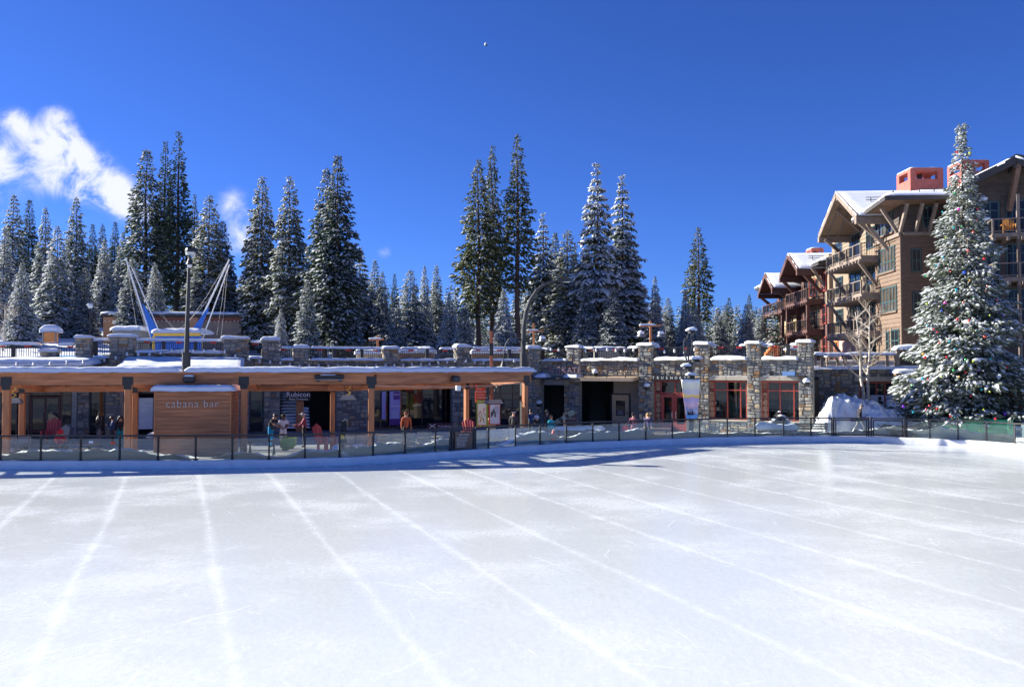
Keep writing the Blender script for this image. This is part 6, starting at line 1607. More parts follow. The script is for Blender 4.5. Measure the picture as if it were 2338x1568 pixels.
    e.build('eyes', IRON, t); e = MB(); c = hc + fd * .092 + Vector((0, 0, z - .045)); e.ball(tuple(c), .026, .012, .007, 6); e.build('mouth', MAROON, t)
    up = Vector((0, 0, z))
    if hair:
        e = MB(); c = hc + up - fd * .022 + Vector((0, 0, .028)); e.ball(tuple(c), .112, .112, .108, 12)
        if long_hair:
            for k in range(7):
                a = (k - 3) * .42; o_ = (-fd * math.cos(a) + rt * math.sin(a)) * .10; c0 = hc + up + o_; e.tube([c0 + Vector((0, 0, .05)), c0 * 1 + o_ * .25 - Vector((0, 0, .14)), c0 + o_ * .35 - Vector((0, 0, .34))], [.05, .055, .02], 7)
        e.build('hair', hair, t, smooth=True)
    if hat:
        kind, hm, hm2 = hat; e = MB(); c = hc + up + Vector((0, 0, .045))
        if kind == 'beanie':
            e.ball(tuple(c), .121, .121, .10, 12); e.ball(tuple(c + Vector((0, 0, .1))), .035, n=8); o = e.build('hat', hm, t, smooth=True)
            e = MB(); e.lathe([(.118, -.04), (.127, -.035), (.127, .02), (.118, .025)], 14, tuple(c)); e.build('hat_band', hm2, o)
        elif kind == 'helmet':
            e.ball(tuple(c), .142, .15, .125, 14); o = e.build('helmet', hm, t, smooth=True)
            e = MB(); g = hc + up + fd * .10 + Vector((0, 0, .03)); e.ball(tuple(g), .10, .05, .048, 10); e.build('goggles', hm2, o, smooth=True)
        elif kind == 'cap':
            e.ball(tuple(c), .116, .116, .09, 12); g = c + fd * .13 - Vector((0, 0, .01)); e.ball(tuple(g), .09, .09, .016, 10); o = e.build('cap', hm, t, smooth=True)
            e = MB(); e.lathe([(.114, -.03), (.12, -.03), (.12, .005), (.112, .01)], 14, tuple(c)); e.build('cap_band', hm2, o)
        elif kind == 'hood':
            e.ball(tuple(hc + up + Vector((0, .03, .01))), .14, .14, .15, 12); o = e.build('hood', hm, t, smooth=True)
            e = MB()
            for k in range(14): a = 2 * math.pi * k / 14; e.ball((hc.x + .15 * math.cos(a), hc.y + .12 * math.sin(a) + .02, hc.z + z - .14 + .02 * (k % 2)), .05, n=6)
            e.build('fur_trim', hm2, o, smooth=True)
    return t
def sit(**k):
    p = dict(pel=(0, .05, .52), spi=(0, .06, .74), che=(0, .03, .95), nek=(0, .0, 1.09), hea=(0, -.04, 1.22), top=(0, -.03, 1.31), hL=(-.1, .02, .50), kL=(-.12, -.42, .50), aL=(-.12, -.40, .10), tL=(-.12, -.56, .045), hR=(.1, .02, .50), kR=(.12, -.42, .50), aR=(.12, -.40, .10), tR=(.12, -.56, .045),
             sL=(-.19, .03, 1.0), eL=(-.25, -.08, .76), wL=(-.14, -.32, .76), fL=(-.10, -.38, .76), sR=(.19, .03, 1.0), eR=(.25, -.08, .76), wR=(.14, -.32, .76), fR=(.10, -.38, .76)); p.update(k); return p
def walk(**k):
    p = dict(kL=(-.1, -.2, .52), aL=(-.1, -.27, .12), tL=(-.1, -.43, .07), kR=(.1, .08, .50), aR=(.1, .38, .20), tR=(.1, .30, .06), eL=(-.26, .14, 1.16), wL=(-.25, .08, .92), fL=(-.25, .05, .86), eR=(.26, -.08, 1.15), wR=(.22, -.26, 1.0), fR=(.20, -.32, .98)); p.update(k); return p
RED = cloth('red_jacket', (.55, .02, .035)); FUR = cloth('tan_fur', (.42, .26, .13)); BLK = cloth('black_cloth', (.022, .022, .026)); NAVY = cloth('navy_jacket', (.018, .05, .16)); TEALC = cloth('teal_jacket_cloth', (.0, .36, .42)); WHT = cloth('white_cotton', (.72, .72, .74))
MAR = cloth('maroon_hoodie', (.22, .04, .065)); TURQ = cloth('turquoise_trousers', (.0, .28, .55)); ORG_ = cloth('rust_jacket', (.45, .10, .035)); PURC = cloth('purple_coat', (.075, .05, .16)); GRY = cloth('grey_trousers', (.16, .16, .18)); ROSE = cloth('dusty_rose_coat', (.26, .07, .11)); BOOT = cloth('boot_leather', (.05, .035, .03)); CHAR = cloth('charcoal_jacket', (.06, .06, .07))
PI = math.pi
person('person seated with back turned in red jacket and tan fur hood at a cafe table', 140, 38.6, .12, PI, [RED, BLK, SKIN, BOOT], sit(), 1.62, 1.15, hat=('hood', RED, FUR))
person('woman with very long dark hair in black top, back half turned, beside the menu panel', 228, 43.4, .12, PI * .8, [BLK, GRY, SKIN, BOOT], None, 1.62, 1.0, hair=HAIRD, long_hair=True)
person('woman in blue jacket looking down at her hands left of the timber post', 259, 43.2, .12, -PI * .35, [NAVY, BLK, SKIN, BOOT], dict(hea=(0, -.07, 1.61), top=(0, -.08, 1.70), eL=(-.25, -.08, 1.15), wL=(-.1, -.28, 1.24), fL=(-.06, -.32, 1.28), eR=(.25, -.08, 1.15), wR=(.1, -.28, 1.22), fR=(.06, -.32, 1.26)), 1.62, 1.1, hair=HAIRD)
person('dark haired person in black with teal waist partly hidden by the timber post', 277, 43.8, .12, PI * .15, [BLK, TEALC, SKIN, BOOT], None, 1.6, 1.05, hair=HAIRD, long_hair=True)
person('man in black tee and turquoise trousers bending to reach across the group', 619, 43.3, .12, PI * .42, [BLK, TURQ, SKIN, BOOT], dict(che=(0, -.12, 1.33), nek=(0, -.2, 1.46), hea=(0, -.28, 1.57), top=(0, -.32, 1.65), sL=(-.19, -.13, 1.38), sR=(.19, -.13, 1.38), eL=(-.24, -.36, 1.16), wL=(-.18, -.62, 1.08), fL=(-.16, -.68, 1.07), eR=(.24, -.34, 1.16), wR=(.18, -.60, 1.05), fR=(.16, -.66, 1.04)), 1.78, 1.05, hair=HAIRD, arms='short')
person('person in plain white tee and dark cap standing between two men', 648, 43.1, .12, 0.05, [WHT, WHT, SKIND, BOOT], dict(eL=(-.25, -.04, 1.15), wL=(-.10, -.26, 1.06), fL=(-.05, -.3, 1.05), eR=(.25, -.04, 1.15), wR=(.12, -.26, 1.04), fR=(.06, -.3, 1.03)), 1.72, 1.2, hair=HAIRD, hat=('cap', BLK, BLK), arms='short')
person('person in maroon hoodie and grey cap with white band reaching left', 696, 43.2, .12, -PI * .42, [MAR, BLK, SKIN, BOOT], dict(eL=(-.25, -.14, 1.17), wL=(-.14, -.42, 1.12), fL=(-.12, -.5, 1.11), eR=(.25, -.14, 1.15), wR=(.14, -.40, 1.06), fR=(.12, -.48, 1.05), nek=(0, -.03, 1.5), hea=(0, -.07, 1.62), top=(0, -.08, 1.71)), 1.8, 1.2, hat=('cap', GRY, WHT))
person('dim figure in rust orange jacket right of the purple banner', 928, 45.5, .12, .2, [ORG_, BLK, SKIN, BOOT], None, 1.72, 1.15, hat=('beanie', BLK, ORG_))
person('dim figure in dark coat and black beanie with white band behind the notice sign', 1173, 47.6, .12, PI * .9, [CHAR, BLK, SKIN, BOOT], None, 1.66, 1.2, hat=('beanie', BLK, WHT))
person('dim person in dark striped jacket half hidden right of the pavilion end post', 1212, 49.5, .12, .6, [NAVY, BLK, SKIN, BOOT], None, 1.66, 1.1, hair=HAIRD)
person('skier in dark jacket bending down in white helmet and red goggles', 1230, 46.2, .12, -.4, [CHAR, GRY, SKIN, BOOT], dict(pel=(0, .1, .92), spi=(0, .02, 1.1), che=(0, -.14, 1.24), nek=(0, -.25, 1.32), hea=(0, -.33, 1.38), top=(0, -.36, 1.46), sL=(-.19, -.16, 1.28), sR=(.19, -.16, 1.28), eL=(-.25, -.3, 1.05), wL=(-.18, -.46, .9), fL=(-.16, -.5, .86), eR=(.25, -.3, 1.05), wR=(.18, -.46, .9), fR=(.16, -.5, .86)), 1.72, 1.2, hat=('helmet', WHITE, RED))
person('person in dark patterned jacket and black beanie behind the teal jacket', 1249, 46.6, .12, -.9, [CHAR, GRY, SKIN, BOOT], walk(), 1.74, 1.15, hat=('beanie', BLK, CHAR))
tb = person('person with auburn hair in bright teal jacket carrying a snowboard', 1258, 45.2, .12, .9, [TEALC, GRY, SKIN, BOOT], dict(eR=(.27, .02, 1.16), wR=(.30, .0, .95), fR=(.31, -.02, .9)), 1.56, 1.15, hair=HAIRR)
person('small child in red jacket and dark helmet beside the dusty rose coat', 1428, 47.0, .12, .3, [RED, BLK, SKIN, BOOT], None, 1.08, 1.3, hat=('helmet', BLK, GRY))
person('person in dusty rose coat and black hat holding a ski pole', 1446, 47.2, .12, -.5, [ROSE, ROSE, SKIN, BOOT], dict(eL=(-.26, -.1, 1.15), wL=(-.22, -.32, 1.05), fL=(-.2, -.38, 1.04)), 1.56, 1.2, hat=('beanie', BLK, BLK))
person('person with sandy hair in dark purple coat left of the red shop door', 1479, 47.6, .12, -.7, [PURC, BLK, SKIN, BOOT], None, 1.55, 1.2, hair=HAIRB, long_hair=True)
wk = person('person in black jacket and grey hat striding past the snow heap with a snowboard', 1961, 48.6, .42, PI / 2 + .1, [BLK, GRY, SKIN, BOOT], walk(spi=(0, .0, 1.15), che=(0, -.07, 1.35), nek=(0, -.1, 1.49), hea=(0, -.14, 1.61), top=(0, -.15, 1.7)), 1.70, 1.25, hat=('beanie', GRY, GRY))
def board(label, px, d, z, ln, wd, rot, mats, fr_a=0, name='snowboard', cat='snowboard'):
    """board with turned up ends; rot leans it in its own plane"""
    o = T(name, label, cat, Fr(G(px, d), d, fr_a), 0, 0, z)
    mb = MB(); n = 16; vs = []
    for i in range(n + 1):
        f = i / n; e = min(f, 1 - f); w_ = wd / 2 * (math.sqrt(max(0, 1 - (1 - min(1, e / .13)) ** 2)) * (1 - .12 * math.sin(math.pi * f)) + .02); b_ = .09 * max(0, 1 - e / .14) ** 2
        vs += [(-w_, -.008 - b_, ln * f), (w_, -.008 - b_, ln * f), (w_, .008 - b_, ln * f), (-w_, .008 - b_, ln * f)]
    fs = []
    for i in range(n):
        for k in range(4): fs.append((i * 4 + k, i * 4 + (k + 1) % 4, i * 4 + 4 + (k + 1) % 4, i * 4 + 4 + k))
    mb.add([(x, y, q + z) for x, y, q in vs], fs); c = mb.build('deck', mats[0], o)
    mb = MB()
    for f in (.36, .64): mb.cb(-wd * .42, wd * .42, -.06, -.01, z + ln * f - .07, z + ln * f + .07); mb.cb(-wd * .3, wd * .3, -.2, -.05, z + ln * f - .08, z + ln * f - .05)
    mb.build('binding', IRON, o)
    mb = MB(); mb.b(-wd * .3, wd * .3, -.0105, -.0085, z + ln * .44, z + ln * .56); mb.build('graphic', mats[1], o)
    o.rotation_euler = (rot[0], rot[1], fr_a); return o
board('grey green snowboard slung beside the teal jacket', 1262, 45.5, 1.15, 1.45, .28, (0, 1.05, 0), [M('grey_green_board', (.13, .17, .15), .4), GREYM], .2)
board('colourful snowboard carried under the arm of the striding person', 1938, 48.4, 1.22, 1.0, .26, (0, 1.5, 0), [M('violet_board', (.16, .12, .26), .4), M('green_graphic', (.02, .35, .30), .4)], 0)
board('black snowboard with yellow graphic stuck upright in the snow behind the glass', 778, 38.2, .3, 1.55, .28, (.1, .12, 0), [BLK, YEL], .3)
board('clear grey snowboard leaning beside the black one in the snow', 785, 38.35, .3, 1.6, .27, (.1, .02, 0), [GREYM, WHITE], .5)
mb = MB(); 
for k in range(40):
    x, y, q = rnd.gauss(0, .35), rnd.gauss(0, .2), rnd.uniform(.2, .55); mb.ball((x, y, q * math.exp(-(x / .6) ** 2)), rnd.uniform(.06, .16), n=7)
mb.thing('snow_clods', SNOW, 'pile of snow clods at the foot of the stuck snowboards', 'snow pile', p=(G(770, 37.8), 37.8, .1), smooth=True)
# ski poles of the rose coat
x = G(1440, 46.9); o = T('ski_pole', 'thin ski pole held by the person in the dusty rose coat', 'ski pole', W0, x, 46.9, .1)
MB().tube([(x, 46.9, 1.05), (x - .25, 46.6, .12)], .012, 5).build('shaft', GREYM, o); MB().tube([(x, 46.9, 1.02), (x + .02, 46.92, 1.16)], .02, 6).build('grip', BLK, o); MB().lathe([(.01, 0), (.05, .01), (.01, .02)], 8, (x - .235, 46.62, .18)).build('basket', BLK, o)

# ================================================================ furniture of the terrace cafe
def chair(px, d, rz, label, mat=BEIGE, snow_=False, group='beige cushioned chairs of the rink cafe'):
    fr = Fr(G(px, d), d, rz); o = T('lounge_chair', label, 'chair', fr, 0, 0, .1, group)
    box('seat', mat, o, -.30, .30, -.30, .28, .42, .54, .04)
    for k in range(4): mb = MB(); mb.prism([(.24, .56 + k * .125), (.29, .56 + k * .125), (.33 , .67 + k * .125), (.28, .67 + k * .125)], -.29, .29, axis='x'); mb.build('back_slat', mat, o)
    for x in (-.33, .33):
        mb = MB(); mb.tube([(x, -.3, .1), (x, -.3, .66), (x, .28, .70)], .022, 6); mb.build('arm', ALU, o)
        mb = MB(); mb.tube([(x, .34, .1), (x, .27, .5), (x, .36, 1.08)], .022, 6); mb.build('back_leg', ALU, o)
    mb = MB(); mb.tube([(-.33, .36, 1.08), (.33, .36, 1.08)], .022, 6); mb.tube([(-.33, -.3, .4), (.33, -.3, .4)], .018, 6); mb.build('frame', ALU, o)
    if snow_: mb = MB(); mb.snow(-.28, .28, -.28, .22, .54, .12, res=.08, seed=px); mb.build('seat_snow', SNOW, o, smooth=True)
for a in [(18, 37.2, .4, 'metal framed chair with snow on its seat at the far left', GREYM, True), (44, 37.6, -.3, 'metal framed chair second from the left edge', GREYM, False), (800, 39.2, .5, 'beige chair just right of the stuck snowboards', BEIGE, False), (822, 39.4, -.2, 'beige chair left of the bend post', BEIGE, True),
          (880, 39.9, PI - .3, 'beige chair right of the bend post with its back to the ice', BEIGE, False), (905, 40.3, PI + .2, 'second beige chair right of the bend post', BEIGE, False), (938, 40.9, PI - .2, 'beige chair in the middle of the row behind the glass', BEIGE, False), (966, 41.4, PI + .3, 'beige chair at the right end of the row behind the glass', BEIGE, False)]: chair(*a)
def sofa(px, d, rz, ln, label):
    fr = Fr(G(px, d), d, rz); o = T('outdoor_sofa', label, 'sofa', fr, 0, 0, .1, 'beige outdoor sofas')
    box('base', ALU, o, -ln / 2, ln / 2, -.4, .4, .12, .36, .02)
    n = max(1, round(ln / .75))
    for k in range(n):
        a = -ln / 2 + ln * k / n + .02; b = a + ln / n - .04
        box('seat_cushion', BEIGE, o, a, b, -.4, .2, .365, .52, .05); box('back_cushion', BEIGE, o, a, b, .16, .42, .53, 1.02, .08)
    for x in (-ln / 2 - .1, ln / 2 + .1): box('armrest', BEIGE, o, x - .1, x + .1, -.4, .42, .12, .68, .06)
sofa(1104, 43.2, PI + .55, 1.5, 'beige outdoor sofa with its back to the glass under the map sign'); sofa(1152, 44.3, PI + .55, 1.5, 'beige outdoor sofa with its back to the glass under the grey heater'); sofa(1185, 45.4, PI + 1.0, .8, 'single beige sofa seat beside the corner post')
def table(px, d, rz, ln, wd, h, label, top=GREYW, snow_=False, name='cafe_table', g='cafe tables behind the glass'):
    fr = Fr(G(px, d), d, rz); o = T(name, label, 'table', fr, 0, 0, .1, g)
    n = max(2, int(wd / .14))
    for k in range(n): y = -wd / 2 + wd * k / n; box('top_board', top, o, -ln / 2, ln / 2, y + .005, y + wd / n - .005, h - .05, h, .006)
    for x in (-ln * .36, ln * .36): mb = MB(); mb.bar((x, -wd * .42, .1), (x, wd * .25, h - .05), .06, .06); mb.bar((x + .001, wd * .42, .1), (x + .001, -wd * .25, h - .05), .06, .06); mb.build('leg', IRON, o)
    if snow_: mb = MB(); mb.snow(-ln / 2, ln / 2, -wd / 2, wd / 2, h, .12, res=.12, seed=px); mb.build('table_snow', SNOW, o, smooth=True)
    return o, fr
table(92, 37.6, .15, 1.5, .8, .78, 'grey boarded cafe table left of the person in red')
o, fr = table(170, 37.9, .15, 1.9, .8, .78, 'long boarded picnic table in front of the person in red')
for y in (-.75, .75): box('bench_board', GREYW, o, -.95, .95, y - .14, y + .14, .44, .49, .008)
table(600, 39.6, .15, 1.5, .8, .78, 'cafe table with patches of snow behind the glass right of the kiosk', snow_=False)
table(985, 42.3, .6, 1.2, .7, .75, 'cafe table at the right end of the beige chairs')
for i, (p, d, lb) in enumerate(((1300, 47.5, 'snowy picnic table right of the orange cone'), (1345, 47.8, 'snowy picnic table in front of the dark passage'), (1496, 48.3, 'dark picnic table in front of the red shop door'))):
    o, fr = table(p, d, -.2, 1.7, .75, .76, lb, BROWNW, i < 2, 'picnic_table', 'picnic tables on the plaza')
    for y in (-.7, .7): box('bench_board', BROWNW, o, -.85, .85, y - .14, y + .14, .44, .49, .008)
def red_chair(px, d, rz, label):
    fr = Fr(G(px, d), d, rz); o = T('red_chair', label, 'chair', fr, 0, 0, .1, 'tall red lounge chairs'); PK = REDCH
    for k in range(5): mb = MB(); mb.bar((-.26 + k * .13, .2, .5), (-.3 + k * .15, .48, 1.35 + .07 * (2 - abs(k - 2))), .115, .03, up=(0, 1, 0)); mb.build('back_slat', PK, o)
    for k in range(4): box('seat_slat', PK, o, -.32, .32, -.4 + k * .15, -.27 + k * .15, .56 - k * .02, .59 - k * .02, .005)
    for k in (-1, 1): box('arm', PK, o, k * .4 - .08, k * .4 + .08, -.48, .35, .80, .84, .008); box('leg', PK, o, k * .38 - .05, k * .38 + .05, -.44, -.34, .1, .8, .008); box('rear_leg', PK, o, k * .30 - .05, k * .30 + .05, .1, .2, .1, .8, .008)
REDCH = M('faded_red_paint', (.42, .055, .06), .55, .1)
red_chair(742, 40.8, 1.2, 'tall red slatted chair left of the rear post seen side on'); red_chair(1078, 44.6, .5, 'red slatted chair behind the rule board gate')
red_chair(120, 45.5, .2, 'dim red slatted chair behind the far left post')
# bag, stroller, cone, counter, bin
YG = M('yellow_green_film', (.42, .46, .03), .35, .3, 4)
mb = MB(); mb.ball((0, 0, .3), .40, .24, .30, 14)
for q in range(len(mb.v)): v = Vector(mb.v[q]); mb.v[q] = tuple(v + Vector((1, 1, 1)) * (.13 * mnoise.noise(v * 3.3) + .05 * mnoise.noise(v * 9)))
b_ = len(mb.v); mb.tube([(-.3, 0, .45), (-.42, 0, .66), (-.3, 0, .74), (-.16, 0, .55)], .03, 6)
mb.thing('plastic_bag', YG, 'crumpled yellow green bag lying behind the glass below the white tee', 'bag', p=(G(659, 38.5), 38.5, .45))
z0 = .42; d = 43.9; x = G(1263, d)
o = T('traffic_cone', 'single orange traffic cone standing on the snow bank behind the glass', 'cone', W0, x, d, z0)
CONEM = M('cone_plastic', (.75, .10, .04), .45, .06)
MB().lathe([(.17, .03), (.15, .06), (.05, .55), (.04, .56)], 14, (x, d, z0)).build('body', CONEM, o, smooth=True); MB().cb(x - .2, x + .2, d - .2, d + .2, z0, z0 + .035).build('base', CONEM, o)
mb = MB(); 
for k in range(9): mb.ball((x + rnd.uniform(-.5, .5), d + rnd.uniform(-.2, .4), .24), rnd.uniform(.2, .3), n=8)
mb.build('cone_snow', SNOW, None, smooth=True); tag(bpy.data.objects['cone_snow'], 'mound of snow under the orange cone', 'snow pile')
d = 48.5; a, b = G(1288, d), G(1317, d); o = T('ticket_counter', 'dark maroon counter with pale print right of the snowboarders', 'counter', W0, (a + b) / 2, d, .1)
box('front', M('dark_maroon_board', (.06, .03, .03), .6), o, a, b, d, d + .5, .12, 1.52); box('top', IRON, o, a - .05, b + .05, d - .05, d + .55, 1.525, 1.58)
for k in (.3, .7): text('RENTALS' if k > .5 else 'TICKETS', WINT, o, a + (b - a) * k, d - .012, 1.3, .09, .003, sx=.8)
o = T('stroller', 'dark pram with a grey hood beside the double door', 'stroller', W0, G(150, 45), 45, .1)
x = G(152, 45); mb = MB(); mb.prism([(x - .3, .5), (x + .25, .45), (x + .35, 1.0), (x + .1, 1.2), (x - .25, .9)], 44.8, 45.2); mb.build('hood', GREYM, o)
for k in (-.3, .3): mb = MB(); mb.tube([(x + k + .15 * math.cos(a), 44.9, .26 + .15 * math.sin(a)) for a in [q * PI / 6 for q in range(13)]], .025, 5, cap=False); mb.build('wheel', RUBBER, o)
mb = MB(); mb.tube([(x - .3, 45, .3), (x + .4, 45, 1.1), (x + .55, 45, 1.12)], .02, 5); mb.build('handle', ALU, o)
d = 45.6; x = G(2346, d); o = T('litter_bin', 'grey green litter bin behind the glass at the right edge', 'bin', W0, x, d, .1)
mb = MB(); mb.lathe([(.28, 0), (.34, .9), (.36, .92), (.36, .98), (.3, 1.05)], 16, (x, d, .1)); mb.build('body', M('grey_green_bin', (.10, .14, .15), .6), o)
# small printed notices stuck on the glass
for p, zz_, lb in ((208, 1.10, 'small white notice stuck on the glass left of the woman'), (258, 1.06, 'small red and white sticker on the glass below the women')):
    q = KP(p, .10); MB().b(-.09, .09, -.012, -.006, -.05, .05).thing('glass_notice', WHITE if p < 250 else RSGN, lb, 'notice', fr=Fr.two(KP(p - 20, .1), KP(p + 20, .1)), p=((KP(p, .1) - KP(p - 20, .1)).length, 0, zz_), group='stickers on the rink glass')
# green fence tub round the foot of the decorated fir
GREENT = M('green_tub_screen', (.02, .36, .17), .6, .25, 3, .2, 20); GREENL = M('green_lattice', (.16, .58, .30), .6, .1)
fr = Fr(G(2236, 47.6), 47.6, -.55)
o = T('tree_tub', 'green screened tub with lattice round the foot of the decorated fir', 'planter', fr, 0, 0, .1)
mb = MB(); mb.cb(-1.95, 1.55, .0, 3.2, .1, 1.32, 0, .03); mb.build('screen', GREENT, o)
mb = MB()
for k in range(32):
    x = -1.95 + k * .11
    for s_ in (-1, 1):
        x1 = x + s_ * 1.2; a, b = (x, .1), (x1, 1.3)
        if not (-1.94 <= min(x, x1) and max(x, x1) <= 1.54): continue
        mb.bar((x, -.012 - .003 * s_, .11), (x1, -.012 - .003 * s_, 1.3), .012, .006, up=(0, 1, 0))
tag(mb.build('lattice', GREENL, o), kind='stuff')
box('corner_board', GREENL, o, 1.30, 1.60, -.04, -.005, .1, 1.33, .004)
# ================================================================ conifers
BARK = M('pine_bark', (.085, .055, .042), .95, .3, 3, .6, 10, stretch=(3, 3, .6)); BARKD = M('dark_bark', (.04, .032, .028), .95, .3, 3, .5, 10)
def leaf(name, c, c2):
    m = M(name, c, .7, .3, 1.3, col2=c2, spec=.25); return translucent(m, .48)
NEED = leaf('fir_needles', (.065, .098, .075), (.15, .19, .145)); PINE = leaf('pine_needles', (.060, .080, .035), (.15, .165, .07)); NEEDD = leaf('dark_needles', (.038, .062, .045), (.09, .125, .082)); SPRU = leaf('spruce_needles', (.14, .175, .125), (.27, .305, .235))
GT = np.array([[0, 0, 0], [.45, .17, .0], [1, 0, -.04], [.45, -.17, .0],  [.02, 0, 0], [.4, .11, .12], [.95, .05, .02], [.42, -.05, -.16],  [.02, 0, 0], [.4, -.11, .11], [.9, -.06, -.02], [.42, .06, -.17]], float)
GF = [(0, 1, 2, 3), (4, 5, 6, 7), (8, 9, 10, 11)]
ST = np.array([[.06, 0, .02], [.3, .17, .0], [.72, .14, .0], [1.02, .0, -.02], [.68, -.15, .0], [.28, -.16, .0], [.48, .0, .17]], float)
SF = [(0, 5, 6), (5, 4, 6), (4, 3, 6), (3, 2, 6), (2, 1, 6), (1, 0, 6)]
def np_mesh(name, V, faces3, faces4, m3, m4, mats):
    me = bpy.data.meshes.new(name)
    n3, n4 = len(faces3), len(faces4)
    me.vertices.add(len(V)); me.vertices.foreach_set('co', V.astype(np.float32).ravel())
    me.loops.add(n3 * 3 + n4 * 4); me.loops.foreach_set('vertex_index', np.concatenate([faces3.ravel(), faces4.ravel()]).astype(np.int32))
    me.polygons.add(n3 + n4)
    st = np.concatenate([np.arange(n3) * 3, n3 * 3 + np.arange(n4) * 4]).astype(np.int32)
    me.polygons.foreach_set('loop_start', st)
    me.polygons.foreach_set('material_index', np.concatenate([m3, m4]).astype(np.int32))
    for m in mats: me.materials.append(m)
    me.update(calc_edges=True); return me
def crown_data(seed, prof, cb, H=30.0, NB=430, cl=.62, per=.30, droop=.28, rise=.10, snow=.6, fill=1.0, whorl=0.0, top_snow=1.0, upturn=0.0, gaps=.0, flat=.22, snow_s=1.0, thin=0.0):
    """clumps of needles along drooping limbs, with snow lying on most of them"""
    g = np.random.default_rng(seed)
    f = cb + (1 - cb) * g.random(NB * 3) ; R = prof(f); keep = g.random(NB * 3) < R / R.max() * .75 + .25
    f = f[keep][:NB]; f = np.sort(f[(g.random(len(f)) > thin * np.clip(1.25 - 1.6 * (f - cb) / (1 - cb), 0, 1))]) if thin else np.sort(f)
    if whorl: f = np.clip(np.round(f * H / whorl) * whorl / H + g.normal(0, .08 * whorl / H, len(f)), cb, .995)
    n = len(f); a = np.arange(n) * 2.39996 + g.normal(0, .5, n); Lb = np.maximum(.25, prof(f) * g.uniform(.62, 1.12, n) * np.where(g.random(n) < .06, 1.22, 1))
    if gaps: 
        sec = np.sin(a * 2 + f * 25 + seed) + np.sin(a * 1 - f * 47 + seed * 2); Lb *= np.where(sec > 1.0, 1 - gaps, 1)
    cnt = np.maximum(3, (Lb / per * fill).astype(int)); bi = np.repeat(np.arange(n), cnt); N = len(bi)
    t = .10 + .90 * g.random(N) ** .62; L_ = Lb[bi]; ca, sa = np.cos(a[bi]), np.sin(a[bi])
    side = g.normal(0, 1, N); lat = side * flat * L_ * (1.05 - .75 * t) + g.normal(0, .05, N)
    lat = np.clip(lat, -1.4, 1.4)
    dz = rise * L_ * t - droop * L_ * t ** 2 + upturn * L_ * t ** 4 - .10 * np.abs(lat) + g.normal(0, .10, N)
    r = L_ * t
    P = np.stack([ca * r - sa * lat, sa * r + ca * lat, f[bi] * H + dz], 1)
    yaw = a[bi] + np.clip(side, -1.6, 1.6) * .55 + g.normal(0, .25, N); pit = rise - 2 * droop * t + 4 * upturn * t ** 3 + g.normal(-.12, .28, N)
    s = cl * g.uniform(.65, 1.3, N) * np.clip(.55 + .45 * (1 - f[bi]) * 1.6, .5, 1.0)
    return g, P, yaw, pit, s, f[bi], t
def frames(yaw, pit, roll):
    cy, sy, cp, sp = np.cos(yaw), np.sin(yaw), np.cos(pit), np.sin(pit)
    X_ = np.stack([cy * cp, sy * cp, sp], 1); Y_ = np.stack([-sy, cy, np.zeros_like(cy)], 1); Z_ = np.cross(X_, Y_)
    cr, sr_ = np.cos(roll)[:, None], np.sin(roll)[:, None]
    return X_, Y_ * cr + Z_ * sr_, -Y_ * sr_ + Z_ * cr
def assemble(P, yaw, pit, s, g, snowmask, sscale=1.0, green=GF):
    N = len(P); X_, Y_, Z_ = frames(yaw, pit, g.normal(0, .45, N)); B = np.stack([X_, Y_, Z_], 1) * s[:, None, None]
    nv = 4 * len(green)
    V1 = np.einsum('kj,njc->nkc', GT[:nv], B) + P[:, None, :]
    V1 += g.normal(0, .03, V1.shape) * s[:, None, None]
    idx = (np.arange(N) * nv)[:, None, None]; Q = (np.array(green)[None] + idx).reshape(-1, 4)
    M_ = np.where(snowmask)[0]; K = len(M_)
    X2, Y2, Z2 = frames(yaw[M_], pit[M_] * .6, g.normal(0, .2, K)); ss = s[M_] * g.uniform(.7, 1.15, K) * sscale
    B2 = np.stack([X2 * ss[:, None], Y2 * (ss * g.uniform(.8, 1.35, K))[:, None], Z2 * ss[:, None]], 1)
    V2 = np.einsum('kj,njc->nkc', ST, B2) + P[M_][:, None, :] + np.array([0, 0, 1.0]) * (.05 * ss)[:, None, None]
    V2 += g.normal(0, .035, V2.shape) * ss[:, None, None]
    T_ = (np.array(SF)[None] + (np.arange(K) * 7)[:, None, None]).reshape(-1, 3) + N * nv
    V = np.concatenate([V1.reshape(-1, 3), V2.reshape(-1, 3)]); return V, T_, Q
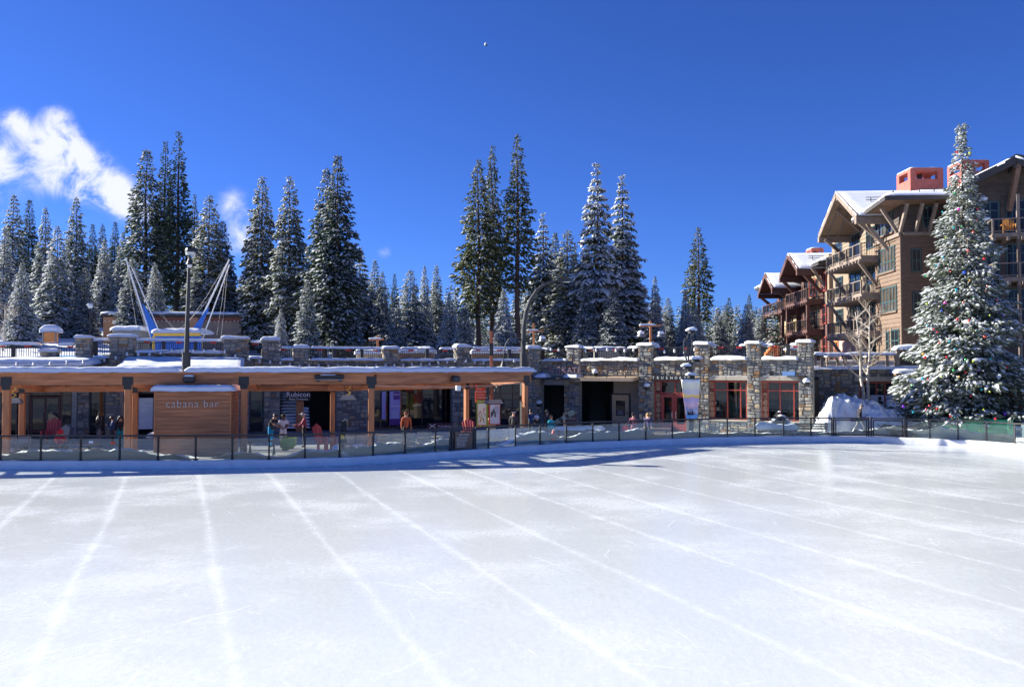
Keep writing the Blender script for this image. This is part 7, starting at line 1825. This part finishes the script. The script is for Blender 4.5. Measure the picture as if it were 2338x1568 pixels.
def proto(name, seed, prof, cb, needles, snow=.6, trunk_r=.34, trunk_mat=BARK, lowstubs=0, H=30.0, **k):
    sscale = k.pop('snow_s', 1.0)
    g, P, yaw, pit, s, f, t = crown_data(seed, prof, cb, H=H, **k)
    # tip of the leader
    nt_ = 26; zt = np.linspace(H * .955, H * 1.0, nt_); P = np.concatenate([P, np.stack([g.normal(0, .05, nt_), g.normal(0, .05, nt_), zt], 1)]); yaw = np.concatenate([yaw, g.uniform(0, 6.28, nt_)]); pit = np.concatenate([pit, g.uniform(.1, .9, nt_)]); s = np.concatenate([s, np.full(nt_, .36)]); f = np.concatenate([f, np.ones(nt_)]); t = np.concatenate([t, np.ones(nt_)])
    sm = g.random(len(P)) < snow * (.55 + .6 * t)
    V, T_, Q = assemble(P, yaw, pit, s, g, sm, sscale)
    crown = np_mesh('crown', V, T_, Q, np.ones(len(T_)), np.zeros(len(Q)), [needles, SNOWT])
    mb = MB(); zs_ = [0, H * .04, H * .25, H * .5, H * .75, H * .97]; lean = [(g.normal(0, .10), g.normal(0, .10)) for _ in zs_]
    mb.tube([(lean[i][0] * (z > 1), lean[i][1] * (z > 1), z - (.8 if i == 0 else 0)) for i, z in enumerate(zs_)], [trunk_r * 1.35, trunk_r * 1.05, trunk_r * .9, trunk_r * .68, trunk_r * .38, .05], 9)
    # bare limbs inside the crown and dead stubs below it
    for q in range(30 + lowstubs):
        z = H * (g.uniform(max(cb - .18, .1), .9) if q >= lowstubs else g.uniform(.12, max(cb, .14) + .05)); a = g.uniform(0, 6.28); l_ = float(prof(np.array([max(z / H, cb)]))[0]) * g.uniform(.45, .85)
        if q < lowstubs: l_ *= .7
        mb.tube([(0, 0, z), (math.cos(a) * l_ * .5, math.sin(a) * l_ * .5, z + .04 * l_), (math.cos(a) * l_, math.sin(a) * l_, z - .16 * l_)], [.06, .04, .015], 4)
    me = bpy.data.meshes.new('trunk'); me.from_pydata(mb.v, [], mb.f); me.materials.append(trunk_mat); me.polygons.foreach_set('use_smooth', [True] * len(me.polygons)); me.update()
    return crown, me
fir = lambda R0, e: (lambda f: R0 * np.maximum(.015, 1 - f) ** e + .08)
def pinep(R0, cb, sh=.35, e=.7):
    def p(f):
        q = np.clip((f - cb) / (1 - cb), 0, 1); return R0 * np.where(q < sh, .62 + .38 * q / sh, np.maximum(.03, (1 - q) / (1 - sh)) ** e) + .16
    return p
PROTO = {
 'fir0': proto('f', 1, fir(4.1, .66), .03, NEED, .86, .30, BARKD, NB=760, droop=.34, whorl=.75, gaps=.25, cl=.80, fill=1.25),
 'fir1': proto('f', 2, fir(4.0, .60), .05, NEED, .82, .30, BARKD, NB=760, droop=.30, whorl=.85, gaps=.35, cl=.82, fill=1.25),
 'fir2': proto('f', 3, fir(4.2, .76), .02, NEED, .92, .28, BARKD, NB=740, droop=.36, whorl=.7, gaps=.25, cl=.78, snow_s=1.15, fill=1.25),
 'dark0': proto('d', 4, fir(3.7, .60), .08, NEEDD, .34, .30, BARKD, NB=720, droop=.22, gaps=.35, cl=.82, fill=1.25, snow_s=.7),
 'dark1': proto('d', 5, fir(3.4, .55), .12, NEEDD, .48, .30, BARKD, NB=700, droop=.25, gaps=.4, cl=.82, fill=1.25, snow_s=.75),
 'pine0': proto('p', 6, pinep(3.6, .27, .18, .75), .23, PINE, .42, .42, BARK, 26, NB=720, droop=.26, rise=.16, gaps=.4, cl=.78, fill=1.3, snow_s=.8, flat=.26, thin=.62),
 'pine1': proto('p', 7, pinep(3.3, .35, .20, .80), .31, PINE, .36, .42, BARK, 30, NB=640, droop=.2, rise=.18, gaps=.45, cl=.78, fill=1.3, snow_s=.8, flat=.26, thin=.62),
 'pine2': proto('p', 8, pinep(3.2, .20, .2, .70), .16, NEEDD, .42, .42, BARKD, 22, NB=740, droop=.16, rise=.2, gaps=.4, cl=.78, fill=1.3, upturn=.08, snow_s=.75, flat=.26, thin=.6),
 'pine3': proto('p', 16, pinep(3.5, .24, .2, .62), .2, NEEDD, .62, .42, BARKD, 30, NB=680, droop=.30, rise=.16, gaps=.4, cl=.76, fill=1.3, flat=.26, snow_s=.9, thin=.55),
 'open0': proto('o', 9, pinep(4.0, .26, .15, .80), .22, NEED, .82, .42, BARK, 16, NB=420, droop=.26, rise=.05, whorl=1.25, gaps=.45, cl=.86, fill=1.8, snow_s=1.3, flat=.2),
 'open1': proto('o', 10, pinep(4.0, .20, .15, .85), .16, NEED, .72, .40, BARK, 14, NB=480, droop=.30, rise=.05, whorl=1.15, gaps=.45, cl=.84, fill=1.8, snow_s=1.15, flat=.2),
 'full0': proto('u', 11, pinep(4.0, .04, .30, .62), .04, PINE, .80, .40, BARK, 0, NB=820, droop=.24, rise=.08, gaps=.4, cl=.82, fill=1.25, flat=.24),
 'full1': proto('u', 12, pinep(4.1, .10, .30, .75), .07, NEEDD, .66, .42, BARK, 10, NB=820, droop=.24, rise=.10, gaps=.4, cl=.84, fill=1.25, flat=.24, snow_s=.9),
}
def tree(kind, px, py, d, width, label, trunk_px=None, name='fir_tree', group='conifers behind the terrace', rot=None):
    x = G(px, d); zt = ZY(py, d); zb = ground(x, d) - .2
    H = zt - zb; crown, trunk = PROTO[kind]
    o = bpy.data.objects.new(name, None); COL.objects.link(o); o.location = (x, d, zb)
    s = H / 30.0; base = {'f': 4.0, 'd': 3.6, 'p': 3.5, 'o': 4.1, 'u': 4.1}[kind[0] if kind[1] != 'u' else 'u']
    wx = width / 2 * d / F / base * 1.04
    o.scale = (wx, wx, s); o.rotation_euler = (0, 0, rot if rot is not None else rnd.uniform(0, 6.28))
    tag(o, label, 'tree', group)
    for nm, me in (('trunk', trunk), ('crown', crown)):
        c = bpy.data.objects.new(nm, me); c.parent = o; COL.objects.link(c)
        if nm == 'trunk': k = s / wx * .8 * (30 / max(H, 12)) ** .3; c.scale = (k, k, 1)
    return o
TL = [
 ('fir1', 25, 445, 96, 84, 'broad snowy fir at the far left edge of the trees'), ('dark0', 61, 457, 112, 62, 'dark conifer between the two leftmost snowy firs', 'conifer_tree'), ('fir0', 98, 473, 106, 66, 'snowy fir third from the left edge'), ('fir2', 126, 516, 84, 92, 'wide snow laden fir in front, its skirt reaching the hillside'),
 ('fir1', 168, 451, 100, 78, 'tall pointed snowy fir left of the distant dark trees'), ('dark0', 206, 512, 118, 46, 'small dark conifer just right of the tall pointed fir', 'conifer_tree'), ('dark1', 229, 512, 128, 44, 'middle one of three small dark conifers on the skyline', 'conifer_tree'), ('dark0', 258, 507, 130, 46, 'rightmost of three small dark conifers on the skyline', 'conifer_tree'),
 ('fir2', 235, 546, 96, 62, 'small snowy fir above the globe lamp'), ('fir0', 277, 530, 104, 60, 'pale snowy fir against the left side of the triple pine group'), ('fir2', 5, 520, 82, 70, 'snowy fir cut by the left edge of the picture'),
 ('pine3', 328, 343, 90, 100, 'tall snow dusted pine with a ragged left side in the group of three', 'pine_tree'), ('pine2', 371, 325, 92, 62, 'slim dark middle pine of the tall group of three', 'pine_tree'), ('pine2', 402, 303, 89, 80, 'dark tallest pine on the right of the group of three', 'pine_tree'), ('pine1', 440, 445, 96, 42, 'thin sparse dark pine beside the tall group of three', 'pine_tree'),
 ('full0', 474, 447, 84, 104, 'snowy fir right of the dark lamp post'), ('full1', 506, 506, 86, 70, 'shorter dark snowy fir beside the one by the lamp post'), ('fir0', 300, 590, 80, 84, 'low snowy fir at the foot of the triple pines'), ('fir2', 352, 600, 84, 70, 'snowy young fir between the trunks of the triple pines'),
 ('full0', 594, 404, 82, 96, 'tall snow plastered fir alone left of the round topped one'), ('full0', 659, 404, 80, 96, 'snowy fir with a bent rounded top'), ('full1', 742, 386, 78, 100, 'dark green conifer forming the left half of the big double tree', 'conifer_tree'), ('full1', 768, 357, 77, 118, 'tall snowy dark conifer forming the right half of the big double tree', 'conifer_tree'),
 ('open1', 820, 565, 90, 90, 'snowy fir right of the big double tree'), ('fir1', 855, 594, 92, 66, 'pointed snowy fir at the left of the gap in the trees'), ('fir0', 872, 620, 88, 56, 'smaller snowy fir beside the gap in the trees'), ('dark0', 900, 626, 140, 34, 'small far dark spire in the gap between the tall trees', 'conifer_tree'),
 ('fir0', 936, 616, 86, 92, 'broad layered snowy fir in the middle gap'), ('fir2', 969, 608, 92, 54, 'slim white topped fir right of the broad layered one'), ('fir1', 996, 606, 94, 56, 'snowy fir nearest to the left tall green pine'), ('fir2', 1026, 672, 74, 62, 'low bright snow covered fir in front of the green pines'),
 ('pine0', 1092, 366, 84, 104, 'tall green pine with a long bare trunk on the left of three', 'pine_tree'), ('pine0', 1124, 334, 88, 66, 'slender green pine in the middle of three', 'pine_tree'), ('pine1', 1182, 309, 83, 92, 'tallest green pine beside the curved street lamp', 'pine_tree'),
 ('open1', 1240, 488, 88, 88, 'snowy fir just right of the tallest green pine'), ('full1', 1268, 532, 92, 70, 'darker snowy conifer between two firs behind the curved lamp head', 'conifer_tree'), ('full0', 1297, 527, 84, 104, 'large bushy snowy fir behind the lamp head'),
 ('open0', 1364, 375, 82, 104, 'tall layered fir with thick snow shelves and a bare lower trunk'), ('open1', 1422, 402, 85, 108, 'second tall layered snowy fir right of the snow shelf fir'), ('fir2', 1497, 631, 86, 52, 'narrow bright white fir right of the layered pair'), ('fir1', 1526, 680, 92, 54, 'low snowy fir beside the narrow white one'),
 ('pine1', 1597, 520, 92, 76, 'lone slim green pine left of the lodge', 'pine_tree'), ('fir2', 1566, 661, 84, 50, 'snowy fir at the left foot of the lone slim pine'), ('fir2', 1589, 698, 78, 58, 'low white fir under the lone slim pine'), ('fir0', 1640, 702, 90, 56, 'snowy fir right of the lone slim pine'), ('dark0', 1666, 680, 122, 36, 'dark small conifer on the skyline left of the lodge', 'conifer_tree'),
 ('fir2', 1705, 694, 82, 54, 'bright snowy fir closest to the lodge'), ('dark1', 1712, 672, 126, 34, 'dark spire behind the bright fir closest to the lodge', 'conifer_tree'), ('fir1', 1736, 704, 98, 44, 'snowy fir partly hidden by the lodge balconies'), ('full1', 1450, 610, 96, 80, 'shaded conifer behind the right layered fir', 'conifer_tree'),
 ('fir0', 1340, 640, 80, 70, 'low snowy fir at the foot of the snow shelf fir'), ('fir2', 1150, 660, 76, 62, 'low snowy fir between the trunks of the green pines'), ('fir1', 1206, 640, 96, 60, 'snowy fir behind the trunk of the tallest green pine'), ('fir1', 700, 640, 74, 64, 'low snowy fir under the left of the big double tree'), ('fir2', 640, 705, 70, 42, 'small snowy fir above the right end of the raised wall'),
 ('fir0', 565, 600, 94, 60, 'snowy fir behind the right corner of the flat hall'), ('fir1', 800, 640, 78, 60, 'low dark snowy fir under the right of the big double tree'), ('fir0', 904, 680, 76, 58, 'small layered fir in front of the middle gap'), ('fir1', 1400, 660, 78, 70, 'low snowy fir between the two layered firs'),
 ('fir2', 46, 600, 76, 70, 'low snowy fir at the foot of the left trees'), ('fir0', 190, 610, 84, 66, 'snow covered fir left of the globe lamp'), ('fir1', 445, 620, 82, 60, 'low snowy fir behind the blue trampoline'), ('fir0', 1060, 690, 72, 56, 'small fir right of the low bright one'),
]
for q in TL: tree(q[0], q[1], q[2], q[3], q[4], q[5], name=q[6] if len(q) > 6 else 'fir_tree')
# the wood beyond, one mass of many trees
g = np.random.default_rng(99); VV, TT, QQ, off = [], [], [], 0; low = []
for k in range(5):
    g2, P, yaw, pit, s, f, t = crown_data(40 + k, fir(4.6, .85), .02, NB=120, cl=1.7, per=.8, droop=.3, whorl=1.4)
    low.append((P, yaw, pit, s, t, g2))
pts = []
for k in range(430):
    px = g.uniform(-60, 1790) if k < 190 else g.uniform(540, 1770); d = g.uniform(115, 215) if k < 190 else g.uniform(92, 150); pts.append((px, d))
for k_, (px, d) in enumerate(pts):
    x = G(px, d); zb = ground(x, d) - .3
    topy = np.interp(px, [-60, 300, 560, 820, 900, 1050, 1350, 1500, 1650, 1790], [575, 590, 640, 650, 668, 655, 660, 690, 705, 715]) + g.normal(0, 14)
    if k_ >= 190: topy += g.uniform(10, 62)
    H = max(7, ZY(topy, d) - zb); P, yaw, pit, s, t, g2 = low[g.integers(5)]
    sc = H / 30; w_ = sc * g.uniform(.85, 1.25); V, T_, Q = assemble(P, yaw, pit, s, g2, g2.random(len(P)) < g.choice([.25, .6, .85]) * (.5 + .6 * t), 1.0, GF[:2])
    V = V * np.array([w_, w_, sc]) + np.array([x, d, zb]); VV.append(V); TT.append(T_ + off); QQ.append(Q + off); off += len(V)
VV, TT, QQ = np.concatenate(VV), np.concatenate(TT), np.concatenate(QQ)
me = np_mesh('distant_wood', VV, TT, QQ, np.ones(len(TT)), np.zeros(len(QQ)), [NEEDD, SNOWT])
o = bpy.data.objects.new('distant_wood', me); COL.objects.link(o); tag(o, 'far mass of dark and snowy conifers behind the nearer trees', 'woodland', kind='stuff')

# ================================================================ the decorated fir
d = 50.4; fxp, H = 2205, 0
x0 = G(fxp, d); zt = ZY(287, d); zb = .15; H = zt - zb
def prof(f):
    return np.interp(f, [0, .05, .12, .22, .38, .52, .66, .78, .86, .92, .97, 1.0], [3.3, 3.8, 3.9, 3.45, 2.6, 2.0, 1.5, 1.02, .66, .42, .25, .12])
g, P, yaw, pit, s, f, t = crown_data(77, prof, .06, H=H, NB=820, cl=.40, per=.075, droop=.24, rise=.06, upturn=.04, gaps=.38, flat=.20, fill=1.0)
s *= np.clip(1.15 - .35 * f, .6, 1.1)
n_ = 120; zt_ = np.linspace(H * .90, H, n_); P = np.concatenate([P, np.stack([g.normal(0, .07, n_), g.normal(0, .07, n_), zt_], 1)]); yaw = np.concatenate([yaw, g.uniform(0, 6.28, n_)]); pit = np.concatenate([pit, g.uniform(-.1, .9, n_)]); s = np.concatenate([s, np.full(n_, .24)]); f = np.concatenate([f, np.full(n_, .97)]); t = np.concatenate([t, np.ones(n_)])
lowg = np.exp(-((P[:, 0] - .7) / 1.5) ** 2 - ((P[:, 2] - 2.4) / 1.6) ** 2) * (P[:, 1] < .5)      # the bare green patch low at the front
blk = np.sin(P[:, 0] * 2.1 + P[:, 2] * 1.3) + np.sin(P[:, 2] * 2.9 - P[:, 1] * 2.2) + np.sin(P[:, 0] * 4.7 + P[:, 1] * 3.1)
snowp = (.90 + .14 * blk + .10 * f) * (.55 + .6 * t) * (1 - .85 * lowg)
V, T_, Q = assemble(P, yaw, pit, s, g, g.random(len(P)) < snowp, .95)
# heavier pads of snow on the limbs
big = np.where((g.random(len(P)) < .014) & (t > .45) & (lowg < .3))[0]
t_ = T('decorated_fir', 'tall snow laden fir hung with coloured baubles in a green tub', 'tree', W0, x0, d, zb)
me = np_mesh('crown', V, T_, Q, np.ones(len(T_)), np.zeros(len(Q)), [SPRU, SNOWT]); o = bpy.data.objects.new('crown', me); o.parent = t_; COL.objects.link(o)
mb = MB()
for k in big:
    r_ = g.uniform(.10, .24) * (1.2 - .5 * f[k]); b0_ = len(mb.v); mb.ball(tuple(P[k] + np.array([0, 0, .06])), r_ * 1.35, r_ * 1.0, r_ * .55, 8)
    for q in range(b0_, len(mb.v)): v = Vector(mb.v[q]); mb.v[q] = tuple(v + Vector((1, 1, .6)) * .07 * mnoise.noise(v * 6))
o = mb.build('snow_pads', SNOWT, t_, smooth=True, abs_=True); tag(o, kind='stuff')
mb = MB(); mb.tube([(0, 0, -.1), (.02, 0, 3), (0, .02, 9), (0, 0, H * .97)], [.28, .24, .15, .03], 9); mb.build('trunk', BARKD, t_, abs_=True)
BC = {'red': (.62, .012, .02), 'coral': (.72, .12, .09), 'teal': (.0, .30, .38), 'green': (.03, .42, .12), 'lime': (.45, .55, .03), 'magenta': (.60, .02, .32), 'blue': (.01, .07, .50), 'violet': (.16, .02, .42), 'gold': (.70, .38, .06)}
bme = {}
for nm, c in BC.items():
    m = M('bauble_' + nm, c, .16, .02, 4, spec=.9); mb = MB(); mb.ball((0, 0, 0), 1, n=12); mb.tube([(0, 0, .95), (0, 0, 1.22)], .22, 7)
    me = bpy.data.meshes.new('ornament'); me.from_pydata(mb.v, [], mb.f); me.materials.append(m); me.polygons.foreach_set('use_smooth', [True] * len(me.polygons)); me.update(); bme[nm] = me
# baubles read from the photograph (column, row, colour, size); each hangs at the front surface of the crown
BL = [(2185,348,'red',1),(2214,349,'lime',1),(2190,413,'red',.7),(2180,441,'green',.9),(2189,478,'magenta',1.2),(2152,484,'teal',.8),(2232,478,'red',.8),(2178,520,'teal',1),(2230,502,'coral',.8),(2196,517,'green',.7),(2160,543,'lime',.8),(2222,530,'coral',1),(2260,559,'teal',.8),(2210,572,'coral',1.1),(2247,591,'red',1.1),(2154,588,'teal',.9),(2138,606,'teal',.9),(2269,605,'lime',.7),(2202,622,'blue',1.4),(2242,632,'red',.9),(2114,630,'green',.8),(2184,662,'teal',1.3),(2254,653,'red',1),(2250,664,'coral',.9),(2222,677,'green',1),(2276,686,'coral',1.2),(2158,691,'magenta',1.3),(2234,696,'teal',.9),(2116,694,'lime',1),(2150,709,'blue',.9),(2186,729,'red',1.2),(2212,732,'coral',1.1),(2118,743,'teal',.9),(2132,752,'red',.8),(2140,758,'red',.8),(2249,768,'coral',1.3),(2301,774,'red',1.1),(2145,782,'coral',.9),(2168,780,'teal',1),(2181,797,'teal',.8),(2108,808,'gold',1.2),(2112,816,'red',1.2),(2161,815,'red',.9),(2205,821,'green',1),(2222,825,'lime',.9),(2262,818,'teal',.9),(2107,864,'teal',1.2),(2119,865,'red',.8),(2177,845,'green',1),(2205,850,'red',.9),(2299,838,'red',.9),(2311,837,'red',.9),(2241,889,'teal',1.1),(2260,894,'lime',.9),(2216,904,'red',.8),(2082,880,'green',.9),(2041,922,'blue',.9),(2063,928,'violet',1.4),(2085,941,'teal',1),(2122,926,'red',.9),(2115,934,'red',.9),(2139,933,'red',.9),(2170,950,'red',.8),(2181,952,'teal',.7),(2295,944,'violet',1.6),(2310,947,'red',.9),(2273,956,'red',1),(2246,935,'lime',.7),(2130,978,'green',1.4),(2147,992,'blue',.9),(2236,981,'lime',.9),(2290,720,'violet',.9),(2310,900,'red',.8),(2325,860,'teal',.8),(2288,885,'red',.8),(2230,755,'green',.8),(2200,690,'red',.7),(2170,620,'red',.7),(2214,640,'gold',.7),(2260,720,'lime',.7),(2190,860,'gold',.8),(2150,860,'lime',.8),(2235,845,'violet',.8),(2330,930,'red',.8)]
CLB = {'red': 'shiny red bauble', 'coral': 'pale coral red bauble', 'teal': 'teal bauble', 'green': 'bright green bauble', 'lime': 'lime yellow bauble', 'magenta': 'magenta pink bauble', 'blue': 'deep blue bauble', 'violet': 'violet bauble', 'gold': 'gold bauble'}
Px, Pz = P[:, 0] + x0, P[:, 2] + zb
ORN = {}
for px, py, cn, sz_ in BL:
    q = W(px, py, d); m_ = np.where((np.abs(Px - q.x) < .35) & (np.abs(Pz - q.z) < .35))[0]
    yf = d + (float(P[m_, 1].min()) if len(m_) else -.6) - .12
    q = W(px, py, yf); o = bpy.data.objects.new('ornament', bme[cn]); COL.objects.link(o); o.location = q; r_ = .068 * sz_; o.scale = (r_, r_, r_)
    f_ = (q.z - zb) / H; wh = 'near the top of' if f_ > .72 else 'high in' if f_ > .5 else 'halfway up' if f_ > .3 else 'low on'
    sd = 'on its left flank' if px < fxp - 35 else 'on its right flank' if px > fxp + 35 else 'on its middle'
    lb_ = ('big ' if sz_ > 1.15 else 'small ' if sz_ < .85 else '') + CLB[cn] + ' hanging ' + wh + ' the decorated fir, ' + sd
    ORN.setdefault(lb_, []).append((-py, o)); tag(o, lb_, 'ornament', 'baubles on the decorated fir')
for lb_, l_ in ORN.items():
    l_.sort(key=lambda q: q[0], reverse=True); wd_ = {1: [''], 2: ['upper ', 'lower '], 3: ['upper ', 'middle ', 'lower ']}.get(len(l_)) or ['uppermost '] + ['second highest ', 'third highest ', 'fourth highest ', 'fifth highest '][:len(l_) - 2] + ['lowest ']
    for (a_, o), w_ in zip(l_, wd_): o['label'] = w_ + lb_

# ================================================================ bare birches
BIRCH = M('birch_bark', (.52, .46, .38), .8, .35, 4, .3, 20, stretch=(1, 1, 3)); TWIG = M('pale_twig', (.36, .29, .22), .8, .2, 6)
def birch(px, d, zbase, ztop, lean, seed, label):
    g = random.Random(seed); x = G(px, d); t = T('birch_tree', label, 'tree', W0, x, d, zbase); H = ztop - zbase
    pts = [(x + lean * (k / 8) ** 1.5 + g.uniform(-.06, .06), d + g.uniform(-.05, .05), zbase - .1 + H * k / 8) for k in range(9)]
    MB().tube(pts, [.13 - .11 * k / 8 for k in range(9)], 8).build('trunk', BIRCH, t, smooth=True)
    mb, tw, sn = MB(), MB(), MB()
    def grow(p, dr, ln, r, lev):
        q = p + dr * ln; m_ = p.lerp(q, .5) + Vector((g.uniform(-.05, .05), 0, g.uniform(.0, .08))) * ln
        (mb if lev == 0 else tw).tube([p, m_, q], [r, r * .75, r * .45], 5 if lev == 0 else 4)
        if lev < 3:
            for k in range(3 if lev < 2 else 2):
                f = g.uniform(.3, 1); nd_ = (dr + Vector((g.uniform(-.8, .8), g.uniform(-.8, .8), g.uniform(-.15, .6)))).normalized(); grow(p.lerp(q, f), nd_, ln * g.uniform(.45, .7), r * .5, lev + 1)
    for k in range(13):
        f = .38 + .6 * k / 13; i = min(7, int(f * 8)); p = Vector(pts[i]).lerp(Vector(pts[i + 1]), f * 8 - i); a = g.uniform(0, 6.28)
        grow(p, Vector((math.cos(a), math.sin(a) * .8, g.uniform(.35, .9))).normalized(), g.uniform(.8, 1.5) * (1.25 - .6 * f), .04, 0)
    mb.build('limbs', BIRCH, t); tag(tw.build('twigs', TWIG, t), kind='stuff')
birch(1972, 54.0, 1.0, ZY(708, 54), -.5, 3, 'bare birch with a leaning pale trunk in front of the corner shop')
birch(1980, 55.2, 1.0, ZY(694, 55.2), .25, 5, 'taller straight bare birch behind the leaning one')
# spindly bare tree at the far left of the hillside
birch(6, 72, 5.0, ZY(690, 72), .2, 8, 'thin bare birch at the far left above the railing')
